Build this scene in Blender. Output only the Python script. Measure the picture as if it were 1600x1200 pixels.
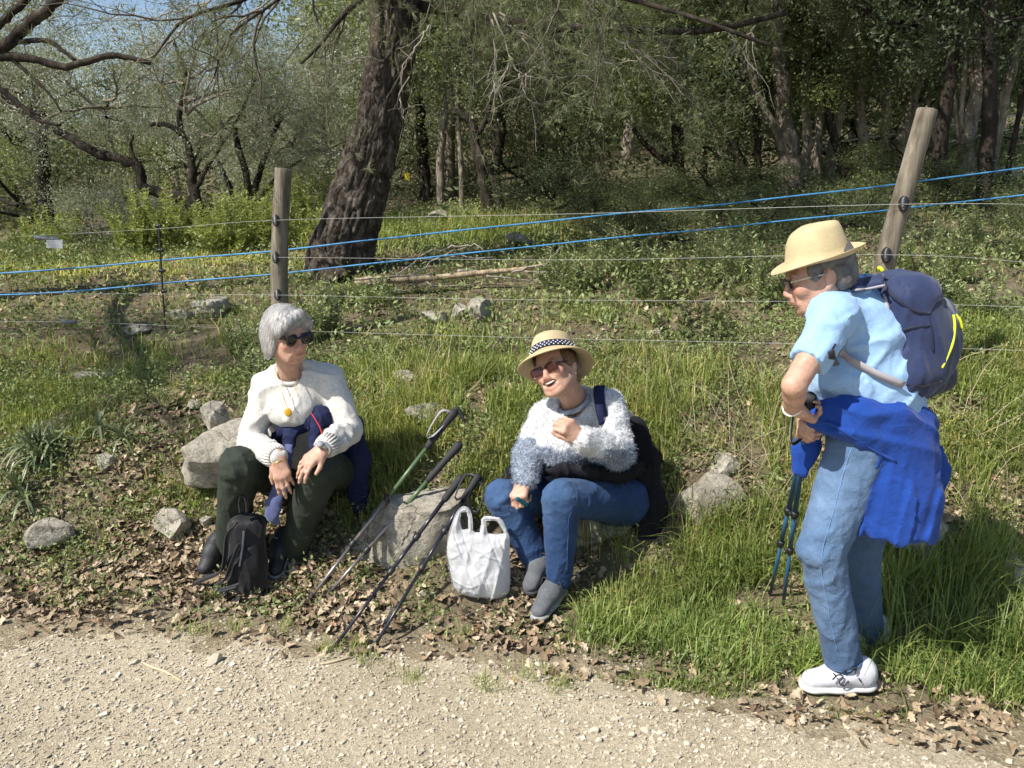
import bpy, math, random
import numpy as np

# ------------------------------------------------------------------ clear
for o in list(bpy.data.objects):
    bpy.data.objects.remove(o)
SC = bpy.context.scene
COL = SC.collection
PI = math.pi

# ------------------------------------------------------------------ camera, sky, sun, exposure
CAM_H = 1.62
PITCH = math.atan(280.0 / 1250.0)
cam = bpy.data.cameras.new('camera')
cam.sensor_width = 36.0
cam.lens = 36.0 * 1250.0 / 1600.0
cam.clip_start = 0.05
cam.clip_end = 600.0
cam_o = bpy.data.objects.new('camera', cam)
COL.objects.link(cam_o)
cam_o.location = (0, 0, CAM_H)
cam_o.rotation_euler = (PI / 2 - PITCH, 0, 0)
SC.camera = cam_o

SUN = np.array((-0.66, -0.46, 0.90)); SUN /= np.linalg.norm(SUN)
wd = bpy.data.worlds.new('World'); SC.world = wd; wd.use_nodes = True
nt = wd.node_tree
for n in list(nt.nodes): nt.nodes.remove(n)
sky = nt.nodes.new('ShaderNodeTexSky'); sky.sky_type = 'NISHITA'; sky.sun_disc = False
sky.sun_elevation = math.asin(SUN[2]); sky.sun_rotation = math.atan2(SUN[0], SUN[1])
sky.air_density = 1.0; sky.dust_density = 0.7; sky.ozone_density = 1.1
bg = nt.nodes.new('ShaderNodeBackground'); bg.inputs['Strength'].default_value = 0.105
wo = nt.nodes.new('ShaderNodeOutputWorld')
nt.links.new(sky.outputs[0], bg.inputs[0]); nt.links.new(bg.outputs[0], wo.inputs[0])

sl = bpy.data.lights.new('sun', 'SUN'); sl.energy = 5.0; sl.angle = math.radians(0.53)
sl.color = (1.0, 0.945, 0.86)
so = bpy.data.objects.new('sun', sl); COL.objects.link(so)
so.location = (-20, -14, 28)
from mathutils import Vector, Matrix
so.rotation_euler = Vector(SUN).to_track_quat('Z', 'Y').to_euler()

SC.view_settings.view_transform = 'Standard'
SC.view_settings.look = 'None'
SC.view_settings.exposure = 0.55
SC.view_settings.gamma = 1.0
SC.view_settings.use_curve_mapping = False
SC.cycles.max_bounces = 5
SC.cycles.diffuse_bounces = 2
SC.cycles.glossy_bounces = 2
SC.cycles.transmission_bounces = 4
SC.cycles.transparent_max_bounces = 6
SC.cycles.caustics_reflective = False
SC.cycles.caustics_refractive = False
SC.cycles.use_adaptive_sampling = True
SC.cycles.adaptive_threshold = 0.03
SC.cycles.use_denoising = True

# ------------------------------------------------------------------ helpers: places
CP, SP = math.cos(PITCH), math.sin(PITCH)
def at(px, py, Y):
    """world point on the sight line of photo pixel (px, py) at real distance Y into the scene"""
    v = (py - 600.0) / 1250.0; u = (px - 800.0) / 1250.0
    dy = CP - v * SP; dz = -SP - v * CP
    t = Y / dy
    return np.array((u * t, Y, CAM_H + dz * t))

# ------------------------------------------------------------------ helpers: noise
def _hash(ix, iy, seed):
    n = (ix.astype(np.int64) * 374761393 + iy.astype(np.int64) * 668265263 + seed * 974711) & 0x7fffffff
    n = ((n ^ (n >> 13)) * 1274126177) & 0x7fffffff
    n = n ^ (n >> 16)
    return (n & 0xffff) / 65535.0
def vnoise(x, y, seed=0):
    x = np.asarray(x, float); y = np.asarray(y, float)
    ix = np.floor(x); iy = np.floor(y); fx = x - ix; fy = y - iy
    fx = fx * fx * (3 - 2 * fx); fy = fy * fy * (3 - 2 * fy)
    a = _hash(ix, iy, seed); b = _hash(ix + 1, iy, seed); c = _hash(ix, iy + 1, seed); d = _hash(ix + 1, iy + 1, seed)
    return (a + (b - a) * fx) * (1 - fy) + (c + (d - c) * fx) * fy
def fbm(x, y, seed=0, oct=4):
    s = 0; a = 0.5; f = 1.0
    for k in range(oct):
        s = s + a * (vnoise(np.asarray(x) * f, np.asarray(y) * f, seed + k * 17) - 0.5); a *= 0.5; f *= 2.03
    return s
_wr = np.random.RandomState(5)
_WD = _wr.normal(size=(24, 3)); _WP = _wr.uniform(0, 6.28, 24)
def wave3(P, freq, k0=0, n=5):
    """smooth 3-D noise from crossed sines, about -1..1"""
    s = 0
    for k in range(n):
        d = _WD[(k0 + k) % 24]
        s = s + np.sin((P @ (d * freq).astype(P.dtype)) + _WP[(k0 + k) % 24] + 1.3 * np.sin(P @ (_WD[(k0 + k + 7) % 24] * freq * 0.6).astype(P.dtype)))
    return s / n * 1.6
def sstep(a, b, x):
    t = np.clip((x - a) / (b - a), 0, 1); return t * t * (3 - 2 * t)

# ------------------------------------------------------------------ helpers: meshes
def mesh_data(name, V, F, smooth=True, col=None, uv=None):
    """V (n,3); F one array or a list of arrays (m,3)/(m,4)"""
    if isinstance(F, np.ndarray): F = [F]
    F = [np.asarray(f, np.int32) for f in F if len(f)]
    V = np.asarray(V, np.float32)
    me = bpy.data.meshes.new(name)
    me.vertices.add(len(V)); me.vertices.foreach_set('co', V.ravel())
    nl = sum(f.size for f in F); npol = sum(len(f) for f in F)
    me.loops.add(nl); me.loops.foreach_set('vertex_index', np.concatenate([f.ravel() for f in F]))
    me.polygons.add(npol)
    tot = np.concatenate([np.full(len(f), f.shape[1], np.int32) for f in F])
    st = np.concatenate([[0], np.cumsum(tot)[:-1]]).astype(np.int32)
    me.polygons.foreach_set('loop_start', st); me.polygons.foreach_set('loop_total', tot)
    me.polygons.foreach_set('use_smooth', np.full(npol, smooth, bool))
    me.update(calc_edges=True)
    if col is not None:
        ca = me.color_attributes.new('tint', 'FLOAT_COLOR', 'POINT')
        c4 = np.ones((len(V), 4), np.float32); c4[:, :3] = col
        ca.data.foreach_set('color', c4.ravel())
    me.validate()
    return me
def link(name, me, mat=None, parent=None):
    o = bpy.data.objects.new(name, me); COL.objects.link(o)
    if mat is not None and me is not None and len(me.materials) == 0: me.materials.append(mat)
    if parent is not None: o.parent = parent
    return o
def obj(name, V, F, mat, parent=None, smooth=True, col=None):
    return link(name, mesh_data(name, V, F, smooth, col), mat, parent)
def tag(o, label=None, cat=None, group=None, kind=None):
    if label: o['label'] = label
    if cat: o['category'] = cat
    if group: o['group'] = group
    if kind: o['kind'] = kind
    return o
def empty(name, loc=(0, 0, 0)):
    o = bpy.data.objects.new(name, None); COL.objects.link(o); o.location = loc; o.empty_display_size = 0.05
    return o
def local(o, V):
    """world-space vertices to the space of an Empty that is only moved"""
    return np.asarray(V) - np.array(o.location)
class MB:
    """collects pieces of one mesh"""
    def __init__(s): s.V = []; s.F3 = []; s.F4 = []; s.C = []; s.n = 0
    def add(s, V, F, col=None):
        V = np.asarray(V, float)
        if isinstance(F, np.ndarray) or (len(F) and np.isscalar(F[0][0])): F = [np.asarray(F)]
        for f in F:
            f = np.asarray(f)
            if f.size == 0: continue
            (s.F3 if f.shape[1] == 3 else s.F4).append(f + s.n)
        s.V.append(V); s.n += len(V)
        s.C.append(np.broadcast_to(np.asarray(col if col is not None else (1, 1, 1), float), (len(V), 3)))
        return s
    def arrays(s):
        F = []
        if s.F3: F.append(np.concatenate(s.F3))
        if s.F4: F.append(np.concatenate(s.F4))
        return np.concatenate(s.V), F, np.concatenate(s.C)
    def build(s, name, mat, parent=None, smooth=True, col=False, off=None):
        V, F, C = s.arrays()
        if off is not None: V = V - np.asarray(off)
        return obj(name, V, F, mat, parent, smooth, C if col else None)

def resample(P, n):
    P = np.asarray(P, float); d = np.concatenate([[0], np.cumsum(np.linalg.norm(np.diff(P, axis=0), axis=1))])
    # Catmull-Rom through the points, then n samples
    m = len(P)
    if m > 2:
        Q = np.vstack([2 * P[0] - P[1], P, 2 * P[-1] - P[-2]]); out = []; dd = []
        for i in range(m - 1):
            p0, p1, p2, p3 = Q[i:i + 4]
            for t in np.linspace(0, 1, 8, endpoint=False):
                out.append(0.5 * ((2 * p1) + (-p0 + p2) * t + (2 * p0 - 5 * p1 + 4 * p2 - p3) * t * t + (-p0 + 3 * p1 - 3 * p2 + p3) * t ** 3))
                dd.append(d[i] + (d[i + 1] - d[i]) * t)
        out.append(P[-1]); dd.append(d[-1]); R = np.array(out); dd = np.array(dd)
    else: R = P; dd = d
    u = np.linspace(0, d[-1], n)
    return np.stack([np.interp(u, dd, R[:, k]) for k in range(P.shape[1])], 1)
def frames(P, up=(0.13, 0.29, 0.95)):
    P = np.asarray(P, float); T = np.gradient(P, axis=0); T /= np.linalg.norm(T, axis=1)[:, None] + 1e-12
    N = np.zeros_like(P); n = np.cross(T[0], up)
    if np.linalg.norm(n) < 1e-3: n = np.cross(T[0], (1, 0, 0))
    n /= np.linalg.norm(n)
    for i in range(len(P)):
        n = n - T[i] * (n @ T[i]); n /= np.linalg.norm(n) + 1e-12; N[i] = n
    return T, N, np.cross(T, N)
def tube(P, R, sides=6, cap=True, flat=None, twist=0.0):
    """tube of radius R (scalar/array, or (a,b) pair arrays through flat) along P"""
    P = np.asarray(P, float); n = len(P); R = np.broadcast_to(np.asarray(R, float), (n,))
    T, N, B = frames(P); a = np.arange(sides) / sides * 2 * PI
    fl = 1.0 if flat is None else flat
    ca = np.cos(a)[None, :, None]; sa = np.sin(a)[None, :, None] * fl
    V = P[:, None, :] + R[:, None, None] * (N[:, None, :] * ca + B[:, None, :] * sa)
    i = np.arange(n - 1)[:, None] * sides; j = np.arange(sides)[None, :]; j2 = (j + 1) % sides
    F = np.stack([i + j, i + j2, i + sides + j2, i + sides + j], -1).reshape(-1, 4)
    V = V.reshape(-1, 3); Fs = [F]
    if cap:
        V = np.vstack([V, P[0], P[-1]]); k = n * sides
        jj = np.arange(sides); j3 = (jj + 1) % sides
        Fs.append(np.stack([np.full(sides, k), j3, jj], 1))
        Fs.append(np.stack([np.full(sides, k + 1), (n - 1) * sides + jj, (n - 1) * sides + j3], 1))
    return V, Fs
def ribbon(P, W, side):
    """flat double-edged strip along P, half width W, side = direction(s) across"""
    P = np.asarray(P, float); n = len(P); W = np.broadcast_to(np.asarray(W, float), (n,))[:, None]
    side = np.broadcast_to(np.asarray(side, float), (n, 3))
    V = np.concatenate([P - side * W, P + side * W]); i = np.arange(n - 1)
    return V, np.stack([i, i + 1, n + i + 1, n + i], 1)
def strap(P, W, th, side):
    """webbing: a flat band with thickness along P"""
    P = np.asarray(P, float); n = len(P)
    T = np.gradient(P, axis=0); T /= np.linalg.norm(T, axis=1)[:, None]
    S = np.broadcast_to(np.asarray(side, float), (n, 3)).copy(); S -= T * np.sum(S * T, 1)[:, None]; S /= np.linalg.norm(S, axis=1)[:, None]
    U = np.cross(T, S); W = np.broadcast_to(np.asarray(W, float), (n,))[:, None]
    V = np.stack([P - S * W - U * th, P + S * W - U * th, P + S * W + U * th, P - S * W + U * th], 1).reshape(-1, 3)
    i = np.arange(n - 1)[:, None] * 4; j = np.arange(4)[None]; j2 = (j + 1) % 4
    F = np.stack([i + j, i + j2, i + 4 + j2, i + 4 + j], -1).reshape(-1, 4)
    return V, [np.vstack([F, [[3, 2, 1, 0]], [[4 * n - 4, 4 * n - 3, 4 * n - 2, 4 * n - 1]]])]
def ico(sub=1):
    t = (1 + 5 ** 0.5) / 2
    V = np.array([(-1, t, 0), (1, t, 0), (-1, -t, 0), (1, -t, 0), (0, -1, t), (0, 1, t), (0, -1, -t), (0, 1, -t), (t, 0, -1), (t, 0, 1), (-t, 0, -1), (-t, 0, 1)], float)
    F = np.array([(0, 11, 5), (0, 5, 1), (0, 1, 7), (0, 7, 10), (0, 10, 11), (1, 5, 9), (5, 11, 4), (11, 10, 2), (10, 7, 6), (7, 1, 8), (3, 9, 4), (3, 4, 2), (3, 2, 6), (3, 6, 8), (3, 8, 9), (4, 9, 5), (2, 4, 11), (6, 2, 10), (8, 6, 7), (9, 8, 1)])
    V /= np.linalg.norm(V, axis=1)[:, None]
    for _ in range(sub):
        mid = {}; V = list(V); NF = []
        def m(a, b):
            k = (min(a, b), max(a, b))
            if k not in mid:
                p = (V[a] + V[b]); mid[k] = len(V); V.append(p / np.linalg.norm(p))
            return mid[k]
        for a, b, c in F:
            x, y, z = m(a, b), m(b, c), m(c, a); NF += [(a, x, z), (b, y, x), (c, z, y), (x, y, z)]
        V = np.array(V); F = np.array(NF)
    return V, F
def rotm(ax, ay, az):
    ca, sa, cb, sb, cc, sc_ = math.cos(ax), math.sin(ax), math.cos(ay), math.sin(ay), math.cos(az), math.sin(az)
    X = np.array([[1, 0, 0], [0, ca, -sa], [0, sa, ca]]); Y = np.array([[cb, 0, sb], [0, 1, 0], [-sb, 0, cb]]); Z = np.array([[cc, -sc_, 0], [sc_, cc, 0], [0, 0, 1]])
    return Z @ Y @ X

# ------------------------------------------------------------------ helpers: materials
def new_mat(name):
    m = bpy.data.materials.new(name); m.use_nodes = True
    nt = m.node_tree; b = nt.nodes['Principled BSDF']; return m, nt, b
def N_(nt, t, **kw):
    n = nt.nodes.new(t)
    for k, v in kw.items():
        if k.startswith('i_'): n.inputs[k[2:]].default_value = v
        else: setattr(n, k, v)
    return n
def ramp(nt, src, stops):
    r = nt.nodes.new('ShaderNodeValToRGB'); e = r.color_ramp.elements
    while len(e) < len(stops): e.new(0.5)
    for el, (p, c) in zip(e, stops): el.position = p; el.color = (*c, 1)
    nt.links.new(src, r.inputs[0]); return r.outputs[0]
def noise(nt, scale, detail=4, rough=0.6, vec=None, mapscale=None, dist=0.0):
    n = nt.nodes.new('ShaderNodeTexNoise'); n.inputs['Scale'].default_value = scale; n.inputs['Detail'].default_value = detail
    n.inputs['Roughness'].default_value = rough; n.inputs['Distortion'].default_value = dist
    tc = nt.nodes.new('ShaderNodeTexCoord'); v = tc.outputs['Object'] if vec is None else vec
    if mapscale:
        mp = nt.nodes.new('ShaderNodeMapping'); mp.inputs['Scale'].default_value = mapscale; nt.links.new(v, mp.inputs[0]); v = mp.outputs[0]
    nt.links.new(v, n.inputs['Vector']); return n.outputs['Fac']
def mixc(nt, fac, a, b, mode='MIX'):
    m = nt.nodes.new('ShaderNodeMix'); m.data_type = 'RGBA'; m.blend_type = mode
    for sock, val in ((m.inputs[0], fac), (m.inputs[6], a), (m.inputs[7], b)):
        if isinstance(val, (int, float)): sock.default_value = val
        elif isinstance(val, tuple): sock.default_value = (*val, 1) if len(val) == 3 else val
        else: nt.links.new(val, sock)
    return m.outputs[2]
def bump(nt, b, src, strength=0.4, dist=0.01, prev=None):
    n = nt.nodes.new('ShaderNodeBump'); n.inputs['Strength'].default_value = strength; n.inputs['Distance'].default_value = dist
    nt.links.new(src, n.inputs['Height'])
    if prev is not None: nt.links.new(prev, n.inputs['Normal'])
    nt.links.new(n.outputs[0], b.inputs['Normal']); return n.outputs[0]
def tint_node(nt):
    a = nt.nodes.new('ShaderNodeVertexColor'); a.layer_name = 'tint'; return a.outputs['Color']
def rand_obj(nt):
    return nt.nodes.new('ShaderNodeObjectInfo').outputs['Random']

def mat_plain(name, col, rough=0.6, metal=0.0, spec=0.5, nscale=None, namt=0.15, bscale=None, bstr=0.2, bdist=0.002, tint=False, coat=0.0, sheen=0.0):
    m, nt, b = new_mat(name)
    b.inputs['Roughness'].default_value = rough; b.inputs['Metallic'].default_value = metal
    b.inputs['Specular IOR Level'].default_value = spec; b.inputs['Coat Weight'].default_value = coat; b.inputs['Sheen Weight'].default_value = sheen
    c = None
    if tint: c = mixc(nt, 1.0, tint_node(nt), tuple(col), 'MULTIPLY')
    if nscale:
        lo = tuple(x * (1 - namt) for x in col); hi = tuple(min(1, x * (1 + namt)) for x in col)
        rc_ = ramp(nt, noise(nt, nscale, 5), [(0.3, lo), (0.7, hi)])
        c = rc_ if c is None else mixc(nt, 1.0, tint_node(nt), rc_, 'MULTIPLY')
    if c is None: b.inputs['Base Color'].default_value = (*col, 1)
    else: nt.links.new(c, b.inputs['Base Color'])
    if bscale: bump(nt, b, noise(nt, bscale, 3), bstr, bdist)
    return m
def mat_leaf(name, c1, c2, rough=0.5, trans=0.35, nscale=1.2, tint=False, spec=0.4):
    """leaf: varied colour, some light passes through"""
    m, nt, b = new_mat(name)
    geo = nt.nodes.new('ShaderNodeNewGeometry')
    r = mixc(nt, geo.outputs['Random Per Island'], tuple(c1), tuple(c2))
    n = ramp(nt, noise(nt, nscale, 3), [(0.3, (0.72, 0.72, 0.72)), (0.7, (1.2, 1.2, 1.15))])
    c = mixc(nt, 1.0, r, n, 'MULTIPLY')
    if tint: c = mixc(nt, 1.0, c, tint_node(nt), 'MULTIPLY')
    nt.links.new(c, b.inputs['Base Color'])
    b.inputs['Roughness'].default_value = rough; b.inputs['Specular IOR Level'].default_value = spec
    tr = nt.nodes.new('ShaderNodeBsdfTranslucent'); mx = nt.nodes.new('ShaderNodeMixShader')
    c2_ = mixc(nt, 1.0, c, (1.15, 1.15, 0.6, 1), 'MULTIPLY')
    nt.links.new(c2_, tr.inputs[0]); mx.inputs[0].default_value = trans
    nt.links.new(b.outputs[0], mx.inputs[1]); nt.links.new(tr.outputs[0], mx.inputs[2])
    nt.links.new(mx.outputs[0], nt.nodes['Material Output'].inputs[0])
    return m
# ================================================================== the lie of the land
_L = np.array([(-3, 0), (2.75, 0), (3.15, .03), (3.42, .09), (3.62, .42), (4.2, .60), (4.8, .72), (6.7, 1.02), (9, 1.12), (12, 1.2), (20, 1.9), (60, 7), (300, 30)])
_C = np.array([(-3, 0), (2.8, 0), (3.1, .05), (3.35, .28), (3.7, .58), (4.2, .74), (5.2, .95), (6.7, 1.13), (9, 1.42), (12, 1.72), (20, 2.9), (60, 10), (300, 40)])
_R = np.array([(-3, 0), (2.4, 0), (2.8, .05), (3.1, .23), (3.3, .41), (3.7, .76), (4.5, 1.02), (6, 1.38), (8, 1.82), (10, 2.13), (14, 2.75), (20, 3.8), (60, 13), (300, 50)])
def _prof(K, y):
    # average of shifted linear profiles: soft corners
    s = 0
    for d in (-.12, -.06, 0, .06, .12): s = s + np.interp(y + d, K[:, 0], K[:, 1])
    return s / 5
def hbase(x, y):
    x = np.asarray(x, float); y = np.asarray(y, float)
    l, c, r = _prof(_L, y), _prof(_C, y), _prof(_R, y)
    k = np.maximum(y, 3.0) / 3.0
    a = sstep(-1.5, 0.1, x / k); b = sstep(0.3, 1.7, x / k)
    return (l * (1 - a) + c * a) * (1 - b) + r * b
def edge(x):
    """where the gravel track ends and the bank begins"""
    return np.interp(x, [-9, -2.2, -1.1, 0.0, 0.9, 1.5, 9], [2.98, 2.86, 2.78, 2.60, 2.28, 2.12, 1.9]) + 0.10 * fbm(np.asarray(x) * 2.6, 0.3, 3)
def h(x, y):
    z = hbase(x, y)
    w = sstep(0, 0.5, y - edge(x))
    z = z + w * (0.10 * fbm(np.asarray(x) * 1.6, np.asarray(y) * 1.6, 11) + 0.035 * fbm(np.asarray(x) * 6, np.asarray(y) * 6, 23)) * (1 + 0.06 * np.clip(y - 6, 0, 40))
    return z + (1 - w) * 0.02 * fbm(np.asarray(x) * 1.1, np.asarray(y) * 1.1, 41)
def grid_sheet(xs, ys, zf):
    X, Y = np.meshgrid(xs, ys); Z = zf(X, Y); n, m = X.shape
    V = np.stack([X, Y, Z], -1).reshape(-1, 3); i = np.arange(n - 1)[:, None] * m; j = np.arange(m - 1)[None]
    return V, np.stack([i + j, i + j + 1, i + m + j + 1, i + m + j], -1).reshape(-1, 4)

def mat_soil():
    m, nt, b = new_mat('bank soil')
    n1 = noise(nt, 1.7, 6, 0.65); n2 = noise(nt, 14, 6, 0.7); n3 = noise(nt, 70, 4, 0.7)
    c = ramp(nt, n1, [(0.30, (0.11, 0.088, 0.058)), (0.5, (0.19, 0.16, 0.11)), (0.68, (0.14, 0.145, 0.07))])
    c2 = ramp(nt, n2, [(0.3, (0.55, 0.52, 0.5)), (0.55, (1, 1, 1)), (0.75, (1.7, 1.55, 1.3))])
    c3 = ramp(nt, n3, [(0.3, (0.6, 0.6, 0.6)), (0.7, (1.35, 1.32, 1.25))])
    c = mixc(nt, 1.0, mixc(nt, 1.0, c, c2, 'MULTIPLY'), c3, 'MULTIPLY')
    grit = mixc(nt, 1.0, ramp(nt, n2, [(0.3, (0.22, 0.18, 0.12)), (0.7, (0.42, 0.36, 0.25))]), c3, 'MULTIPLY')
    sep = nt.nodes.new('ShaderNodeSeparateColor'); nt.links.new(tint_node(nt), sep.inputs[0])
    nt.links.new(mixc(nt, sep.outputs[0], c, grit), b.inputs['Base Color'])   # bare grit where the track runs out
    b.inputs['Roughness'].default_value = 0.95; b.inputs['Specular IOR Level'].default_value = 0.1
    bump(nt, b, n3, 0.9, 0.02); return m
def mat_track():
    m, nt, b = new_mat('track grit')
    n1 = noise(nt, 1.3, 5, 0.6); n2 = noise(nt, 55, 5, 0.75); n3 = noise(nt, 220, 3, 0.7)
    c = ramp(nt, n1, [(0.3, (0.41, 0.345, 0.24)), (0.55, (0.54, 0.465, 0.335)), (0.75, (0.45, 0.38, 0.265))])
    c2 = ramp(nt, n2, [(0.3, (0.62, 0.6, 0.58)), (0.5, (1, 1, 1)), (0.72, (1.22, 1.22, 1.2))])
    c3 = ramp(nt, n3, [(0.3, (0.8, 0.8, 0.8)), (0.7, (1.15, 1.15, 1.15))])
    nt.links.new(mixc(nt, 1.0, mixc(nt, 1.0, c, c2, 'MULTIPLY'), c3, 'MULTIPLY'), b.inputs['Base Color'])
    b.inputs['Roughness'].default_value = 0.95; b.inputs['Specular IOR Level'].default_value = 0.1
    p = bump(nt, b, n2, 0.7, 0.012); bump(nt, b, n3, 0.6, 0.004, p); return m
M_SOIL = mat_soil(); M_TRACK = mat_track()
_u = np.linspace(-1, 1, 200); gx = np.sign(_u) * (3.2 * np.abs(_u) + 140 * np.abs(_u) ** 6)
_v = np.linspace(0, 1, 230); gy = -3 + 4.2 * _v[:40] / _v[40]; gy = np.concatenate([gy, 1.2 + 9 * (_v[:190] / _v[189]) + 160 * (_v[:190] / _v[189]) ** 6])
V, F = grid_sheet(gx, gy, h)
_g = 1 - sstep(-.05, .34, V[:, 1] - edge(V[:, 0]) + .25 * fbm(V[:, 0] * 5, V[:, 1] * 5, 8)); ground = tag(obj('ground', V, F, M_SOIL, None, True, np.stack([_g] * 3, 1)), kind='structure')
tx = np.linspace(-7, 7, 260); ty = np.linspace(-3, 3.2, 150)
def trackz(x, y):
    d = y - edge(x)
    return h(x, y) + 0.010 - 0.034 * sstep(-0.22, 0.32, d) + (0.012 + .03 * sstep(-.3, 0, d)) * fbm(x * 9, y * 9, 77, 4)
V, F = grid_sheet(tx, ty, trackz)
track = tag(obj('gravel_path', V, F, M_TRACK), kind='structure')
# ================================================================== trees
def mat_bark(name, c1, c2, sc=9.0, zs=0.22, dist=0.02, st=1.0):
    m, nt, b = new_mat(name)
    n1 = noise(nt, sc, 6, 0.7, mapscale=(1, 1, zs), dist=0.6); n2 = noise(nt, sc * 5, 4, 0.7, mapscale=(1, 1, 0.4)); n3 = noise(nt, 1.2, 3)
    c = ramp(nt, n1, [(0.32, tuple(x * 0.35 for x in c1)), (0.5, c1), (0.7, c2)])
    c = mixc(nt, 1.0, c, ramp(nt, n2, [(0.3, (0.65, 0.65, 0.65)), (0.7, (1.3, 1.3, 1.3))]), 'MULTIPLY')
    c = mixc(nt, 1.0, c, ramp(nt, n3, [(0.35, (0.8, 0.8, 0.8)), (0.65, (1.15, 1.13, 1.05))]), 'MULTIPLY')
    nt.links.new(c, b.inputs['Base Color']); b.inputs['Roughness'].default_value = 0.92; b.inputs['Specular IOR Level'].default_value = 0.15
    p = bump(nt, b, n1, st, dist); bump(nt, b, n2, 0.6, dist * 0.3, p); return m
M_BARK_PINE = mat_bark('pine bark', (0.075, 0.060, 0.050), (0.22, 0.195, 0.175), 16, 0.45, 0.03)
M_BARK_DARK = mat_bark('dark oak bark', (0.038, 0.031, 0.025), (0.09, 0.077, 0.064), 14, 0.25)
M_BARK_GREY = mat_bark('grey bark', (0.25, 0.215, 0.175), (0.46, 0.415, 0.345), 16, 0.3, 0.012)
M_BARK_MID = mat_bark('mid grey bark', (0.13, 0.112, 0.09), (0.26, 0.23, 0.19), 16, 0.3, 0.012)
M_TWIG = mat_plain('bare twig', (0.24, 0.21, 0.175), 0.8, nscale=20, namt=0.3)
M_TWIG_DARK = mat_plain('dark twig', (0.10, 0.082, 0.065), 0.85, nscale=20, namt=0.3)
M_LEAF_OAK = mat_leaf('holm oak leaf', (0.12, 0.16, 0.07), (0.26, 0.29, 0.145), 0.42, 0.38)
M_LEAF_OLIVE = mat_leaf('olive leaf', (0.22, 0.24, 0.17), (0.43, 0.45, 0.35), 0.36, 0.25, spec=.6)
M_LEAF_LIGHT = mat_leaf('light green leaf', (0.20, 0.25, 0.09), (0.37, 0.41, 0.17), 0.45, 0.42)
M_NEEDLE = mat_leaf('pine needle', (0.12, 0.145, 0.075), (0.25, 0.265, 0.145), 0.5, 0.3)
M_LEAF_DARK = mat_leaf('cypress green', (0.045, 0.065, 0.03), (0.09, 0.11, 0.05), 0.5, 0.15)

def unit(v): v = np.asarray(v, float); return v / (np.linalg.norm(v, axis=-1, keepdims=True) + 1e-12)
def wander(rng, p, d, L, n, wob, bias=(0, 0, 0)):
    P = [np.array(p, float)]; d = unit(d); s = L / (n - 1)
    for i in range(n - 1):
        d = unit(d + rng.normal(0, wob, 3) + np.asarray(bias) * 0.12); P.append(P[-1] + d * s)
    return np.array(P)
def grow(rng, mb, P, r0, r1, level, nch, tips, ang=(0.5, 1.1), lenf=0.55, wob=0.16, bias=(0, 0, 0.3), sides=5, t0=0.3):
    n = len(P); mb.add(*tube(P, np.linspace(r0, r1, n), sides, cap=False))
    L = np.linalg.norm(np.diff(P, axis=0), axis=1).sum()
    if level == 0:
        for i in range(n // 3, n): tips.append(P[i])
        return
    for k in range(nch):
        t = t0 + (1 - t0) * (k + rng.rand()) / nch; i = min(n - 2, int(t * (n - 1))); f = t * (n - 1) - i
        p = P[i] * (1 - f) + P[i + 1] * f; d = unit(P[i + 1] - P[i])
        q = unit(np.cross(d, rng.normal(size=3))); a = rng.uniform(*ang)
        nd = d * math.cos(a) + q * math.sin(a); r = (r0 + (r1 - r0) * t) * rng.uniform(0.45, 0.7)
        C = wander(rng, p, nd, L * lenf * rng.uniform(0.7, 1.25), 7 if level > 1 else 5, wob, bias)
        grow(rng, mb, C, r, max(r * 0.3, 0.0015), level - 1, max(3, nch - 1), tips, ang, lenf, wob, bias, max(3, sides - 1), 0.2)
def leaf_quads(rng, C, size, aspect, up=0.25, dirs=None, fold=0.25):
    """one small folded leaf at each centre: 4 points, 2 triangles"""
    n = len(C); s = size * rng.uniform(0.6, 1.35, n)[:, None]
    d = rng.normal(size=(n, 3)) if dirs is None else unit(dirs) + rng.normal(size=(n, 3)) * 0.5
    d[:, 2] += up; d = unit(d); q = unit(np.cross(d, rng.normal(size=(n, 3)))); w = np.cross(d, q)
    b = C - d * s * 0.5; t = C + d * s * 0.5; l = C + q * s * aspect * 0.5 + w * s * aspect * fold * .5; r = C - q * s * aspect * 0.5 + w * s * aspect * fold * .5
    V = np.stack([b, l, t, r], 1).reshape(-1, 3); i = np.arange(n)[:, None] * 4
    return V, np.concatenate([i + np.array([[0, 1, 2]]), i + np.array([[0, 2, 3]])])
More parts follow.
